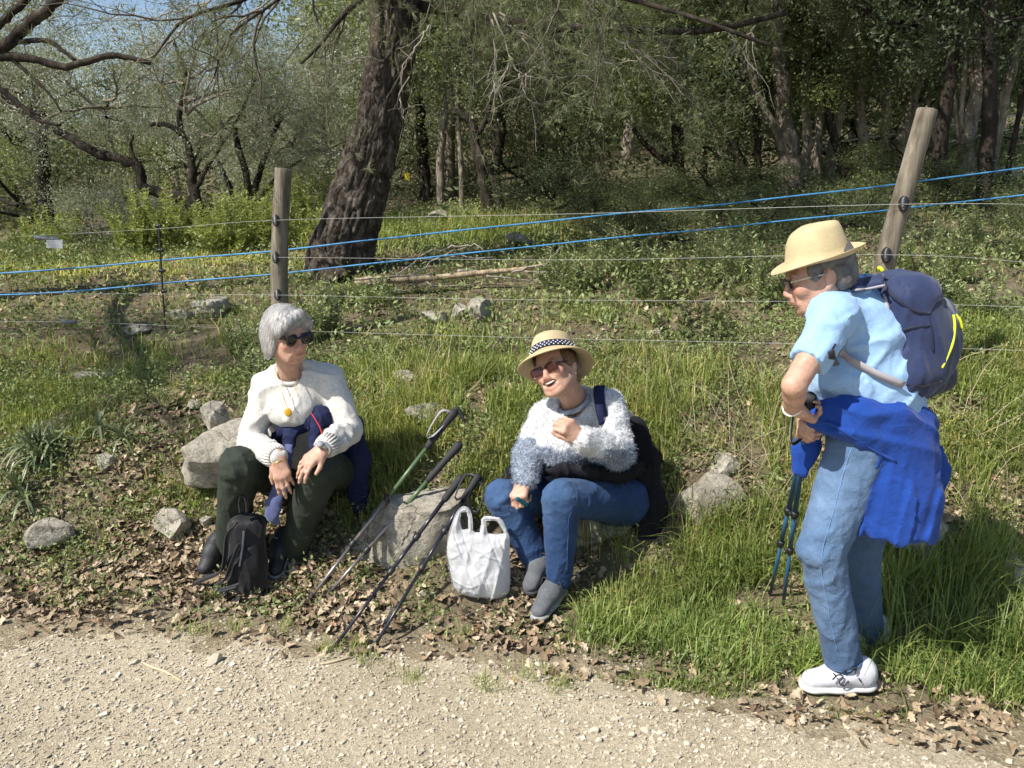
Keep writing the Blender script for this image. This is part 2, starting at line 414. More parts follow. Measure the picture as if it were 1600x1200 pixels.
def crown_mesh(seed, nleaf, R, size, aspect, branches=6, spread=0.16, flat=0.75, needle=False, droop=0.0):
    rng = np.random.RandomState(seed); mb = MB(); tips = []
    for k in range(branches):
        a = 2 * PI * (k + rng.rand() * 0.6) / branches; e = rng.uniform(-0.15, 1.1)
        d = np.array((math.cos(a) * math.cos(e), math.sin(a) * math.cos(e), math.sin(e) * flat))
        P = wander(rng, (0, 0, rng.uniform(-0.3, 0.5)), d, R * rng.uniform(0.75, 1.1), 9, 0.17, (0, 0, 0.25 - droop))
        grow(rng, mb, P, 0.045, 0.012, 2, 5, tips, bias=(0, 0, 0.2 - droop))
    tips = np.array(tips); per = nleaf // len(tips) + 1
    keep = rng.rand(len(tips)) < 0.85; tips = tips[keep]
    if needle:
        C = np.repeat(tips, max(1, per // 14), 0); C = C + rng.normal(size=C.shape) * spread
        n = len(C); k = 14; d = unit(rng.normal(size=(n, 1, 3)) * 0.8 + rng.normal(size=(n, k, 3)) + np.array((0, 0, -droop)))
        L = size * rng.uniform(.7, 1.2, (n, k, 1)); q = unit(np.cross(d, rng.normal(size=(n, k, 3)))) * 0.0035
        c = C[:, None, :] + d * L * 0.1
        LV = np.stack([c - q, c + q, c + d * L], 2).reshape(-1, 3); LF = np.arange(len(LV)).reshape(-1, 3)
    else:
        C = np.repeat(tips, per, 0); C = C + rng.normal(size=C.shape) * spread
        LV, LF = leaf_quads(rng, C, size, aspect)
    BV, BF, _ = mb.arrays()
    return mesh_data('branches', BV, BF), mesh_data('crown', LV, LF, smooth=False)
CROWN = {
    'oak': [crown_mesh(1, 15000, 1.9, 0.062, 0.5), crown_mesh(2, 15000, 2.1, 0.058, 0.5, 7)],
    'olive': [crown_mesh(3, 22000, 1.9, 0.062, 0.30, 6, 0.15), crown_mesh(4, 22000, 2.0, 0.062, 0.30, 7, 0.16)],
    'light': [crown_mesh(5, 14000, 1.8, 0.056, 0.5, 6, 0.15)],
    'pine': [crown_mesh(6, 40000, 1.9, 0.11, 0.1, 7, 0.10, 0.6, True, 0.3)],
    'cypress': [crown_mesh(8, 15000, 1.8, 0.06, 0.45, 7, 0.15)],
}
CMAT = {'oak': M_LEAF_OAK, 'olive': M_LEAF_OLIVE, 'light': M_LEAF_LIGHT, 'pine': M_NEEDLE, 'cypress': M_LEAF_DARK}
for k_, lst in CROWN.items():
    for bm_, cm_ in lst:
        bm_.materials.append(M_BARK_GREY if k_ == 'olive' else M_BARK_DARK); cm_.materials.append(CMAT[k_])
TRNG = np.random.RandomState(99)
def put_crown(root, pos, kind, scale, rz=None, var=None):
    lst = CROWN[kind]; bm_, cm_ = lst[TRNG.randint(len(lst)) if var is None else var]; rz = TRNG.rand() * 6.28 if rz is None else rz
    for nm, me in (('branches', bm_), ('crown', cm_)):
        o = link(nm, me, None, root); o.location = np.asarray(pos) - np.array(root.location); o.rotation_euler = (0, 0, rz)
        o.scale = (scale, scale, scale * TRNG.uniform(0.85, 1.05))
def trunk_mesh(paths, sides=9, seed=0, rough=0.06):
    """paths: list of (points, r0, r1); each swept with an uneven surface"""
    mb = MB(); rng = np.random.RandomState(seed)
    for P, r0, r1 in paths:
        P = resample(P, max(8, len(P) * 5)); n = len(P)
        P[1:-1] += rng.normal(0, r0 * 0.10, (n - 2, 3))
        R = np.linspace(r0, r1, n) * (1 + rng.normal(0, rough, n)); R[0] *= 1.25
        mb.add(*tube(P, R, sides))
    return mb
def px_tree(name, label, Y, stems, kind, crowns, mat, group=None, seed=0, cscale=1.0, base=None):
    """stems: list of (pixel points, r0, r1), pixels seen at distance Y; crowns: list of (px, py, dY, scale)"""
    p0 = at(stems[0][0][0][0], stems[0][0][0][1], Y); b = np.array((p0[0], Y, float(h(p0[0], Y))))
    root = empty(name, b)
    paths = []
    for pts, r0, r1 in stems:
        P = [at(p[0], p[1], Y + (p[2] if len(p) > 2 else 0)) for p in pts]; paths.append((np.array(P), r0, r1))
    P0 = paths[0][0]; P0[0, 2] = min(P0[0, 2], b[2] - 0.1)
    trunk_mesh(paths, seed=seed).build('trunk', mat, root, off=b)
    for c in crowns:
        put_crown(root, at(c[0], c[1], Y + c[2]), c[4] if len(c) > 4 else kind, c[3] * cscale)
    tag(root, label, 'tree', group); return root

# ---- the big leaning pine behind the fence: bark plates as real relief
def bark_tube(P, R, sides, seed, amp):
    P = np.asarray(P); n = len(P); T, N, B = frames(P, (0, 1, 0)); a = np.arange(sides) / sides * 2 * PI
    s = np.concatenate([[0], np.cumsum(np.linalg.norm(np.diff(P, axis=0), axis=1))])
    A, S = np.meshgrid(a, s); rad = np.broadcast_to(R[:, None], A.shape)
    cx, cy = np.cos(A) * 2.2, np.sin(A) * 2.2
    AA = np.mod(A + PI / 2, 2 * PI)   # the seam of the pattern lies at the back
    def ring(f, g, sd): return vnoise(AA * f + .9 * vnoise(AA * 2, S * 3, sd + 31), S * g + .8 * vnoise(AA * 3, S * 2, sd + 37), sd)
    ridg = 1 - 2 * np.abs(ring(4.6, 7.0, seed) - 0.5) * 2.0; ridg2 = 1 - 2 * np.abs(ring(9, 17, seed + 9) - 0.5) * 2
    d = -amp * np.clip(ridg, 0, 1) ** 2.5 - 0.5 * amp * np.clip(ridg2, 0, 1) ** 2.5 + 0.7 * amp * (ring(1.5, 2.0, seed + 3) - 0.5) + .25 * amp * (ring(17, 34, seed + 13) - .5)
    RR = rad + d
    V = P[:, None] + RR[..., None] * (N[:, None] * np.cos(A)[..., None] + B[:, None] * np.sin(A)[..., None])
    i = np.arange(n - 1)[:, None] * sides; j = np.arange(sides)[None]; j2 = (j + 1) % sides
    return V.reshape(-1, 3), np.stack([i + j, i + j2, i + sides + j2, i + sides + j], -1).reshape(-1, 4)
PY = 6.6
pine_px = [(527, 462, 0), (533, 400, 0), (556, 320, 0), (585, 220, .03), (604, 120, .05), (617, 20, .08), (622, -80, .1), (628, -220, .1), (640, -420, .1)]
pp = resample(np.array([at(a, b, PY + c) for a, b, c in pine_px]), 230)
pr = np.interp(np.linspace(0, 1, 230), [0, .06, .13, .3, .5, .7, 1], [.31, .27, .245, .20, .183, .173, .13])
pbase = np.array((pp[0][0], PY, float(h(pp[0][0], PY))))
pine = empty('pine_tree', pbase)
V, F = bark_tube(pp, pr, 150, 4, 0.040); obj('trunk', V - pbase, F, M_BARK_PINE, pine)
rng = np.random.RandomState(21)
V, F = bark_tube(resample(np.array([at(528, 440, PY - .25), at(505, 395, PY - .18), at(505, 360, PY - .1), at(540, 300, PY)]), 40), np.interp(np.linspace(0, 1, 40), [0, .3, 1], [.12, .09, .04]), 60, 8, 0.03)
obj('root_flare', V - pbase, F, M_BARK_PINE, pine)
limb = MB(); twig = MB(); tips = []
limbs = [([(640, 8, .1), (740, 22, .1), (850, 42, 0), (960, 45, -.2), (1100, 48, -.4), (1230, 20, -.6)], .046, .018),
         ([(640, -60, .1), (760, -40, -.8), (900, -20, -1.2), (1060, 20, -1.6), (1200, 70, -1.8)], .030, .010),
         ([(615, -40, .1), (540, 20, -.3), (500, 70, -.5), (470, 100, -.6)], .034, .008),
         ([(620, -70, .1), (480, -50, -.7), (380, 0, -1.1), (290, 30, -1.3), (240, 90, -1.5)], .026, .006),
         ([(620, -90, 0), (520, -60, -.9), (420, 10, -1.3), (355, 60, -1.4), (335, 120, -1.4)], .022, .005),
         ([(630, -100, .1), (720, -260, -.4), (860, -420, -1.0), (1100, -560, -1.1), (1400, -600, -1.0)], .07, .02),
         ([(630, -100, .1), (800, -120, .7), (1000, -90, 1.2), (1200, -40, 1.6)], .07, .02),
         ([(630, -100, .1), (460, -120, .9), (300, -80, 1.4), (200, -20, 1.5)], .06, .02)]
for pts, r0, r1 in limbs:
    P = resample(np.array([at(a, b, PY + c) for a, b, c in pts]), 26)
    limb.add(*tube(P, np.linspace(r0, r1, 26), 8))
    for k in range(5 if pts[-1][0] < 500 else 18):
        t = rng.uniform(0.12, .7 if pts[-1][0] > 1000 else 1) * 25; i = int(min(24, t)); d = unit(P[i + 1] - P[i])
        q = unit(np.array((rng.normal() * .6, rng.normal() * .7, -rng.uniform(0.0, 1.1))))
        C = wander(rng, P[i], d * 0.7 + q, rng.uniform(0.35, 1.0), 8, 0.2, (0, 0, -0.7))
        grow(rng, twig, C, 0.009, 0.003, 1, 6, tips, (0.4, 1.0), 0.5, 0.2, (0, 0, -0.4), 4, 0.15)
limb.build('limbs', M_BARK_DARK, pine, off=pbase); twig.build('twigs', M_TWIG_DARK, pine, off=pbase)
# bare pale dead twigs that hang in the open
dead = MB()
for pts in [[(770, 18), (790, 70), (812, 115), (850, 125), (900, 118), (950, 115)], [(812, 115), (822, 150), (838, 165)], [(768, 30), (775, 90), (770, 130), (765, 160)], [(780, 20), (815, 60), (835, 75)], [(800, 90), (778, 140), (790, 165)],
            [(330, 0), (290, 30), (265, 55), (258, 95), (250, 110)], [(420, 0), (360, 50), (340, 110), (310, 140)], [(330, 0), (240, 28), (215, 30)], [(300, 30), (240, 85), (200, 100)], [(340, 110), (320, 150), (300, 165)],
            [(900, 80), (960, 100), (990, 95), (1030, 120)], [(960, 60), (1000, 85), (1060, 90)], [(1100, 30), (1150, 60), (1130, 100), (1160, 130)], [(1180, 40), (1160, 80), (1180, 110)], [(860, 90), (830, 110), (820, 150)],
            [(640, 120), (625, 150), (635, 190)], [(600, 95), (560, 90), (520, 110), (500, 130)], [(670, 40), (640, 90), (630, 110)]]:
    yy = PY - 0.7 + rng.uniform(-.4, .3); P = resample(np.array([at(a, b, yy + rng.uniform(-.06, .06)) for a, b in pts]), 14)
    P[1:-1] += rng.normal(0, .008, (12, 3))
    dead = MB(); dead.add(*tube(P, np.linspace(.007, .003, 14), 5))
    for k in range(7):
        i = rng.randint(2, 13); C = wander(rng, P[i], unit(P[i] - P[i - 1]) + rng.normal(0, .6, 3) + np.array((0, 0, -.3)), rng.uniform(.12, .4), 6, .22, (0, 0, -.5))
        dead.add(*tube(C, np.linspace(.003, .0014, 6), 4, cap=False))
    dead.build('dead_twig', M_TWIG, pine, off=pbase)
tips = np.array(tips); C = np.repeat(tips, 2, 0) + rng.normal(size=(len(tips) * 2, 3)) * 0.05
n = len(C); k = 12; d = unit(rng.normal(size=(n, 1, 3)) * 0.9 + rng.normal(size=(n, k, 3)) * .7 + np.array((0, 0, -.25)))
L = 0.085 * rng.uniform(.7, 1.2, (n, k, 1)); q = unit(np.cross(d, rng.normal(size=(n, k, 3)))) * 0.0016; c = C[:, None]
LV = np.stack([c - q, c + q, c + d * L], 2).reshape(-1, 3)
obj('needles', LV - pbase, np.arange(len(LV)).reshape(-1, 3), M_NEEDLE, pine, smooth=False)
put_crown(pine, at(640, -520, PY + .4), 'pine', .9)
for q_, s_ in (((.5, 5.2, 4.5), .7), ((1.9, 5.6, 4.9), .75), ((3.1, 5.6, 5.0), .65)): put_crown(pine, np.array(q_), 'pine', s_)  # unseen crowns added above the view to shade the bank at right
tag(pine, 'big leaning pine with thick furrowed dark bark behind the fence', 'tree')

# ---- trees one can pick out along the edge of the wood
T = px_tree
T('olive_tree', 'crooked olive tree with two dark bent stems among bright bushes', 9.0,
  [([(318, 362), (298, 318), (250, 303), (222, 290), (216, 262), (180, 246), (150, 240), (110, 215), (60, 185), (-10, 140)], .075, .03),
   ([(322, 362), (303, 300), (299, 250), (285, 212), (258, 195), (235, 196)], .07, .02), ([(216, 262), (205, 235), (208, 210)], .03, .012),
   ([(285, 212), (280, 180), (290, 120), (270, 60)], .035, .015), ([(303, 300), (330, 250), (370, 190), (400, 120)], .03, .012)],
  'olive', [(165, 172, .3, .48), (290, 160, -.3, .48), (40, 175, .6, .46)], M_BARK_DARK, seed=1)
T('olive_tree', 'spreading olive tree with many thin stems behind the left fence post', 9.8,
  [([(385, 340), (388, 290), (375, 240), (365, 190)], .06, .03), ([(385, 335), (402, 280), (420, 230), (440, 180)], .05, .02), ([(380, 340), (358, 290), (340, 250)], .045, .02), ([(392, 330), (430, 280), (470, 250)], .035, .015)],
  'olive', [(400, 195, .4, .54), (345, 205, .2, .48), (455, 230, .6, .5)], M_BARK_DARK, seed=2)
T('oak_tree', 'dark straight trunk in deep shade at far left of the wood', 11.5,
  [([(80, 385), (72, 330), (68, 270), (64, 200), (60, 100)], .10, .07)], 'oak', [(20, 40, .5, .6, 'olive'), (30, 210, 1, .8)], M_BARK_DARK, seed=3)
# tree whose boughs reach in from outside the frame on the left
bt = empty('olive_tree', (-4.6, 5.7, float(h(-4.6, 5.7)))); bl = np.array(bt.location)
pth = [(np.array([bl - (0, 0, .1), bl + (.1, 0, .9), bl + (.35, -.05, 1.7), at(-160, 120, 5.6)]), .16, .10)]
for pts, r0, r1 in [([(-160, 120), (-60, 95), (0, 88), (50, 92), (105, 104), (150, 90), (185, 87), (236, 99)], .040, .016),
                    ([(-60, 100), (-10, 82), (12, 68), (45, 38), (90, 0), (150, -60)], .044, .028), ([(12, 68), (50, 63), (80, 66), (118, 95)], .020, .012),
                    ([(-40, 120), (0, 140), (35, 165), (60, 188), (95, 196)], .022, .008), ([(20, 92), (60, 130), (80, 150), (96, 175)], .014, .006), ([(-30, 60), (20, 20), (60, -20)], .03, .02)]:
    pth.append((np.array([at(a, b, 5.6) for a, b in pts]), r0, r1))
trunk_mesh(pth, seed=7).build('trunk', M_BARK_DARK, bt, off=bl)
put_crown(bt, np.array((-7.4, 6.4, 4.2)), 'olive', .6); put_crown(bt, at(20, -260, 7.8), 'olive', .4); put_crown(bt, np.array((-4.0, 2.9, 3.4)), 'olive', .33); put_crown(bt, np.array((-4.7, 3.6, 3.6)), 'olive', .36)  # the nearer crowns are unseen, added to dapple the left bank with shade
bw_ = MB(); bw_.add(*tube(resample(np.array([bl + (.35, -.05, 1.7), (-4.5, 4.6, 3.1), (-4.3, 3.6, 3.4), (-4.0, 2.9, 3.4)]), 14), np.linspace(.07, .03, 14), 8)); bw_.build('bough', M_BARK_DARK, bt, off=bl)  # unseen bough added to carry the shade-casting crowns
tag(bt, 'tree reaching dark lopped boughs in from the left edge', 'tree')
mid = [('slim trunk just right of the big pine', 12.0, [([(668, 330), (664, 285), (660, 240), (655, 150)], .10, .07)], 'oak', M_BARK_DARK, [(650, 110, .5, .8)]),
       ('thin mossy trunk right of the big pine', 11.0, [([(690, 335), (688, 260), (694, 190), (705, 120)], .055, .04)], 'light', M_BARK_GREY, [(690, 90, .6, .75, 'olive')]),
       ('black leaning trunk carrying a small white mark', 10.2, [([(768, 330), (757, 290), (745, 230), (735, 190), (700, 170)], .085, .05), ([(742, 215), (760, 185), (765, 150)], .04, .02)], 'oak', M_BARK_DARK, [(720, 90, .3, .75), (790, 80, .6, .6, 'light')]),
       ('brown upright trunk beside the black leaning one', 10.6, [([(784, 335), (774, 290), (778, 230), (786, 170), (790, 60)], .075, .06)], 'light', M_BARK_DARK, [(800, 60, .5, .8, 'olive')]),
       ('young bare trunk in the middle of the wood', 10.8, [([(722, 330), (720, 260), (716, 190), (715, 120)], .04, .03)], 'olive', M_BARK_GREY, [(740, 70, 1, .7)]),
       ('oak bowed to the left above dark evergreen scrub', 10.4, [([(935, 305), (908, 255), (880, 205), (840, 175), (800, 165)], .06, .03), ([(880, 205), (860, 160), (850, 120)], .035, .02)], 'oak', M_BARK_DARK, [(850, 110, .3, .75), (930, 130, .5, .7, 'light')]),
       ('dark forked oak with one bough sweeping left', 10.2, [([(1063, 292), (1060, 255), (1058, 215), (1055, 150), (1050, 60)], .085, .06), ([(1060, 258), (1035, 248), (1008, 225), (990, 200)], .05, .025)], 'oak', M_BARK_DARK, [(1040, 110, .2, .75, 'light'), (1000, 150, .4, .6, 'light'), (1090, 120, .6, .7)]),
       ('slender straight sapling between two dark oaks', 10.6, [([(1103, 305), (1102, 260), (1101, 215), (1100, 150)], .03, .025)], 'light', M_BARK_DARK, [(1110, 110, .8, .6, 'oak')]),
       ('bushy oak of three splayed dark stems', 9.6, [([(1180, 280), (1160, 255), (1140, 220), (1125, 170)], .06, .03), ([(1182, 280), (1185, 235), (1180, 180), (1172, 120)], .055, .03), ([(1178, 278), (1130, 250), (1100, 225)], .035, .015)], 'oak', M_BARK_DARK, [(1150, 120, .2, .75), (1190, 130, .4, .6, 'light'), (1110, 170, .5, .5)]),
       ('twin trunked pine on a black swollen foot', 8.8, [([(1225, 285), (1232, 240), (1226, 190), (1220, 120), (1215, 40), (1210, -60)], .10, .065), ([(1230, 270), (1218, 215), (1195, 175), (1178, 130), (1170, 60)], .065, .04), ([(1242, 282), (1238, 262), (1232, 240)], .15, .08)], 'pine', M_BARK_MID, [(1200, -40, .4, .8), (1150, 60, .6, .6)]),
       ('slim grey trunk right of the twin pine', 9.4, [([(1258, 268), (1262, 210), (1258, 150), (1262, 70), (1262, -40)], .055, .045)], 'light', M_BARK_GREY, [(1270, 30, .3, .7, 'pine')]),
       ('grey trunk with a low broken stub', 9.8, [([(1282, 270), (1278, 210), (1284, 160), (1290, 60)], .055, .04), ([(1278, 245), (1270, 235), (1262, 250)], .03, .015)], 'oak', M_BARK_GREY, [(1300, 60, .5, .7)]),
       ('dark trunk crossing a pale one in an X', 9.2, [([(1332, 278), (1312, 240), (1300, 200), (1290, 150), (1275, 110)], .055, .035)], 'oak', M_BARK_DARK, [(1280, 70, .6, .6)]),
       ('pale trunk crossing a dark one in an X', 9.5, [([(1298, 268), (1302, 225), (1315, 170), (1326, 120), (1340, 40)], .06, .045)], 'oak', M_BARK_GREY, [(1340, 50, .6, .75, 'cypress')]),
       ('grey upright trunk left of the pale fence post', 9.6, [([(1350, 272), (1347, 215), (1342, 160), (1335, 80), (1330, -20)], .06, .05)], 'oak', M_BARK_GREY, [(1350, 20, .5, .75, 'cypress')]),
       ('slim mossy trunk forked at its foot', 9.9, [([(1383, 262), (1382, 210), (1384, 150), (1388, 60)], .055, .04), ([(1362, 275), (1372, 240), (1380, 215)], .04, .03)], 'oak', M_BARK_GREY, [(1395, 50, .5, .8, 'cypress')]),
       ('stout grey trunk leaning right by the pale fence post', 10.0, [([(1400, 262), (1415, 200), (1430, 140), (1445, 80), (1455, 0)], .085, .065)], 'cypress', M_BARK_GREY, [(1440, 10, .4, .85)]),
       ('thin upright trunk above the top of the pale post', 10.4, [([(1450, 260), (1449, 180), (1448, 100), (1447, 20)], .04, .035)], 'cypress', M_BARK_GREY, [(1450, 30, .5, .7, 'oak')]),
       ('tall black curved trunk right of the pale post', 7.6, [([(1468, 262), (1470, 215), (1480, 150), (1490, 80), (1494, 0), (1496, -100)], .068, .055)], 'cypress', M_BARK_DARK, [(1480, -40, -.1, .75), (1410, 40, .4, .45)]),
       ('thickest black upright trunk at the right of the wood', 7.0, [([(1545, 262), (1546, 180), (1547, 90), (1548, 0), (1548, -140)], .062, .058), ([(1547, 65), (1500, 55), (1465, 48)], .02, .012), ([(1547, 40), (1590, 30), (1640, 20)], .016, .01)], 'cypress', M_BARK_DARK, [(1560, -60, .2, .7), (1590, 30, .6, .4)]),
       ('pale many stemmed tree between two black trunks', 8.6, [([(1508, 242), (1515, 190), (1530, 130), (1535, 60), (1540, 0)], .09, .06), ([(1506, 240), (1502, 190), (1506, 120), (1508, 60)], .03, .025), ([(1500, 240), (1494, 190), (1490, 140)], .022, .018), ([(1512, 200), (1518, 150), (1516, 90)], .03, .02)], 'oak', M_BARK_GREY, [(1520, 20, .8, .7, 'light')]),
       ('pale slanting trunk at the right edge', 8.4, [([(1555, 212), (1568, 160), (1585, 95), (1600, 20), (1610, -60)], .05, .04)], 'light', M_BARK_GREY, [(1620, -20, .3, .7)]),
       ('thin dark sapling leaning out at the right edge', 8.0, [([(1575, 245), (1590, 190), (1600, 140), (1612, 60)], .03, .022)], 'oak', M_BARK_DARK, [(1640, 40, .6, .6)])]
for k, (lb, Y, st, kind, bm_, cr) in enumerate(mid):
    T({'pine': 'pine_tree', 'oak': 'oak_tree', 'light': 'oak_tree', 'olive': 'olive_tree', 'cypress': 'evergreen_tree'}[kind], lb, Y, st, kind, cr, bm_, 'trees along the edge of the wood', seed=20 + k)
# ---- the depth of the wood: farther trees, each a copy with its own place
rng = np.random.RandomState(314)
FAR = []
tm_far = []
for k in range(4):
    r2 = np.random.RandomState(60 + k); P = wander(r2, (0, 0, -.15), (r2.normal() * .1, r2.normal() * .1, 1), 3.2, 10, .07, (0, 0, .4)); mb = MB()
    mb.add(*tube(P, np.linspace(.11, .06, 10), 7)); top = P[-1]
    for q in range(3):
        C = wander(r2, P[4 + q * 2], (r2.normal(), r2.normal(), .6), 1.4, 7, .15, (0, 0, .3)); mb.add(*tube(C, np.linspace(.045, .012, 7), 5))
    V_, F_, _ = mb.arrays(); me = mesh_data('trunk', V_, F_); me.materials.append(M_BARK_DARK if k % 2 else M_BARK_GREY); tm_far.append((me, top))
cnt = 0
LAB = ['in deep shade behind the big pine', 'left of the sky gap', 'behind the middle trunks', 'behind the right hand trunks']
while cnt < 58:
    Y = rng.uniform(12.5, 24) if cnt < 44 else rng.uniform(24, 44); u = rng.uniform(-0.80, 0.80); X = u * Y
    if any((X - a) ** 2 + (Y - b) ** 2 < 1.3 for a, b in FAR): continue
    FAR.append((X, Y)); cnt += 1
    root = empty('oak_tree', (X, Y, float(h(X, Y)))); me, top = tm_far[rng.randint(4)]
    s = rng.uniform(.8, 1.25) * (.55 if u < -.2 else 1); rz = rng.rand() * 6.28
    t_ = link('trunk', me, None, root); t_.scale = (s, s, s); t_.rotation_euler = (0, 0, rz)
    tp = np.array(root.location) + np.array(rotm(0, 0, rz) @ top) * s
    kd = ['oak', 'olive', 'oak', 'light'][rng.randint(4)] if u > -.2 else ['olive', 'olive', 'light'][rng.randint(3)]
    sc_ = rng.uniform(.95, 1.3) * (1 + max(0, Y - 20) * .02)
    if u < -.2:   # lower growth on the left, where the sky shows above it
        put_crown(root, np.array(root.location) + np.array((0, 0, rng.uniform(.6, 1.0))), kd, sc_ * .68)
    else:
        put_crown(root, tp + np.array((0, 0, -.5)), kd, sc_)
        if Y > 18: put_crown(root, np.array(root.location) + np.array((rng.normal() * .6, rng.normal() * .6, 1.0)), kd, sc_ * .8)
    w = 'low grey green' if u < -.2 else 'shaded tall'
    tag(root, 'one of the %s trees %s' % (w, 'filling the wood at left' if u < -.2 else ('filling the wood at right' if u > .2 else 'deep in the middle of the wood')), 'tree', 'far trees of the wood, ' + ('left' if u < -.2 else ('right' if u > .2 else 'middle')))
# ================================================================== rocks, stones, leaf litter, grass, bushes
def gp(px, py):
    """where the sight line of a photo pixel meets the land"""
    a = at(px, py, 1.0); o = np.array((0, 0, CAM_H)); d = a - o
    t = 1.2
    while t < 60:
        p = o + d * t
        if p[2] < float(h(p[0], p[1])): break
        t *= 1.01
    lo, hi = t / 1.01, t
    for _ in range(14):
        m = (lo + hi) / 2; p = o + d * m
        if p[2] < float(h(p[0], p[1])): hi = m
        else: lo = m
    return o + d * lo

def mat_rock():
    m, nt, b = new_mat('limestone')
    n1 = noise(nt, 5, 7, 0.65); n2 = noise(nt, 28, 6, 0.7); n3 = noise(nt, 110, 4, 0.7)
    c = ramp(nt, n1, [(0.28, (0.17, 0.15, 0.12)), (0.46, (0.30, 0.275, 0.225)), (0.7, (0.44, 0.41, 0.345))])
    c = mixc(nt, 1.0, c, ramp(nt, n2, [(0.32, (0.5, 0.5, 0.5)), (0.5, (1, 1, 1)), (0.7, (1.15, 1.14, 1.1))]), 'MULTIPLY')
    c = mixc(nt, 1.0, c, ramp(nt, n3, [(0.3, (0.75, 0.75, 0.75)), (0.6, (1.1, 1.1, 1.1))]), 'MULTIPLY')
    vor = nt.nodes.new('ShaderNodeTexVoronoi'); vor.feature = 'DISTANCE_TO_EDGE'; vor.inputs['Scale'].default_value = 1.9
    tc = nt.nodes.new('ShaderNodeTexCoord'); mp = nt.nodes.new('ShaderNodeVectorMath'); mp.operation = 'ADD'
    nz = nt.nodes.new('ShaderNodeTexNoise'); nz.inputs['Scale'].default_value = 5; nz.inputs['Detail'].default_value = 5
    nt.links.new(tc.outputs['Object'], nz.inputs['Vector']); nt.links.new(tc.outputs['Object'], mp.inputs[0])
    sc_ = nt.nodes.new('ShaderNodeVectorMath'); sc_.operation = 'SCALE'; sc_.inputs['Scale'].default_value = 0.6
    nt.links.new(nz.outputs['Color'], sc_.inputs[0]); nt.links.new(sc_.outputs[0], mp.inputs[1]); nt.links.new(mp.outputs[0], vor.inputs['Vector'])
    cr = ramp(nt, vor.outputs['Distance'], [(0.0, (0.3, 0.27, 0.22)), (0.012, (1, 1, 1))])
    c = mixc(nt, 1.0, c, cr, 'MULTIPLY')
    nt.links.new(c, b.inputs['Base Color']); b.inputs['Roughness'].default_value = 0.9; b.inputs['Specular IOR Level'].default_value = 0.2
    p = bump(nt, b, n2, 0.7, 0.015); p = bump(nt, b, n3, 0.5, 0.004, p); bump(nt, b, cr, 0.5, 0.008, p)
    return m
M_ROCK = mat_rock()
ICO4 = ico(4); ICO3 = ico(3)
def rock_mesh(seed, size, base=ICO4, cuts=11, rough=0.06):
    r = np.random.RandomState(seed); V, F = base; V = V.copy()
    for _ in range(cuts):
        n = unit(r.normal(size=3)); d = r.uniform(0.42, 0.82); s = V @ n - d
        V = V - np.where(s > 0, s, 0)[:, None] * n * 0.97
    V = V + unit(V) * (rough * wave3(V, 3.0, seed % 20)[:, None] + rough * .45 * wave3(V, 8.0, (seed + 3) % 20)[:, None] + rough * .25 * wave3(V, 19.0, (seed + 9) % 20)[:, None])
    return V * np.asarray(size) , F
def rock(px, pyb, w, hh, label, seed, Y=None, dep=None, rz=0.0, tilt=0.0, sink=0.25, base=ICO4, cat='rock', name='rock', cuts=11):
    p = gp(px, pyb) if Y is None else at(px, pyb, Y)
    s = p[1] / 1250.0 / CP; W = w * s / 2; H = hh * s / 2
    V, F = rock_mesh(seed, (W * 1.12, (dep or W * 0.8), H * (1.2 + sink)), base, cuts)
    V = V @ rotm(0, tilt, rz).T
    o = obj(name, V, F, M_ROCK); o.location = (p[0], p[1] + (dep or W * .8) * 0.35, p[2] + H * (1 - sink * .5))
    tag(o, label, cat); return o
rock(345, 745, 176, 82, 'large pale boulder beside the knee of the woman in white', 3, 3.50, .17, .3)
rock(335, 672, 52, 40, 'small grey rock perched on the boulder left of the white sweater', 14, 3.62, .06, .5)
rock(300, 640, 26, 16, 'small white stone on the bank above the perched rock', 31, base=ICO3)
rock(82, 860, 74, 46, 'angular brown rock in the leaf litter at far left', 5, None, .07, .4)
rock(268, 844, 70, 42, 'wedge shaped grey rock in leaf litter left of the dark trousers', 8, None, .06, -.3, .35)
rock(322, 826, 34, 22, 'low grey stone touching the dark trouser leg', 11, None, .04, base=ICO3)
rock(168, 735, 32, 28, 'grey stone half buried in litter beside the strap leaved plant', 17, None, .04, base=ICO3)
rock(655, 918, 225, 185, 'big tilted limestone slab the walking poles lean on', 43, 3.20, .17, .15, -.30, .12, cuts=9)
rock(585, 870, 60, 70, 'narrow rock leaning against the pole slab on its left', 44, 3.3, .08, .2, -.3)
rock(590, 830, 40, 40, 'small round rock in shade behind the crossing pole shafts', 46, 3.36, .05, base=ICO3)
rock(945, 900, 200, 125, 'rough boulder the laughing woman sits on', 52, 3.30, .22, 0, .05, .15)
rock(1085, 905, 190, 165, 'weathered flat boulder right of the hanging black coat', 57, 3.36, .18, -.2, .12, .12)
rock(1140, 745, 60, 34, 'pale rock with a dark hollow in the grass', 61, None, .09, .1)
rock(665, 668, 70, 40, 'bleached rock in the grass behind the pole handles', 66, None, .07)
rock(322, 495, 58, 36, 'brown boulder below the blue tape left of the fence post', 71, None, .14, .2)
rock(278, 500, 40, 16, 'flat stone beside the brown boulder', 73, None, .08, base=ICO3)
rock(748, 502, 46, 30, 'blue grey boulder on the bank below the fallen branch', 79, None, .12, .4)
rock(718, 500, 28, 26, 'dark stone leaning on the blue grey boulder', 81, None, .07, .1, base=ICO3)
rock(680, 508, 42, 24, 'pale low rock left of the blue grey boulder', 83, None, .1, base=ICO3)
rock(1420, 875, 140, 80, 'long pale rock below the blue fleece in tall grass', 87, 3.05, .13, .1)
rock(1575, 930, 80, 66, 'grey shaded rock at the right edge in tall grass', 91, 2.95, .1)
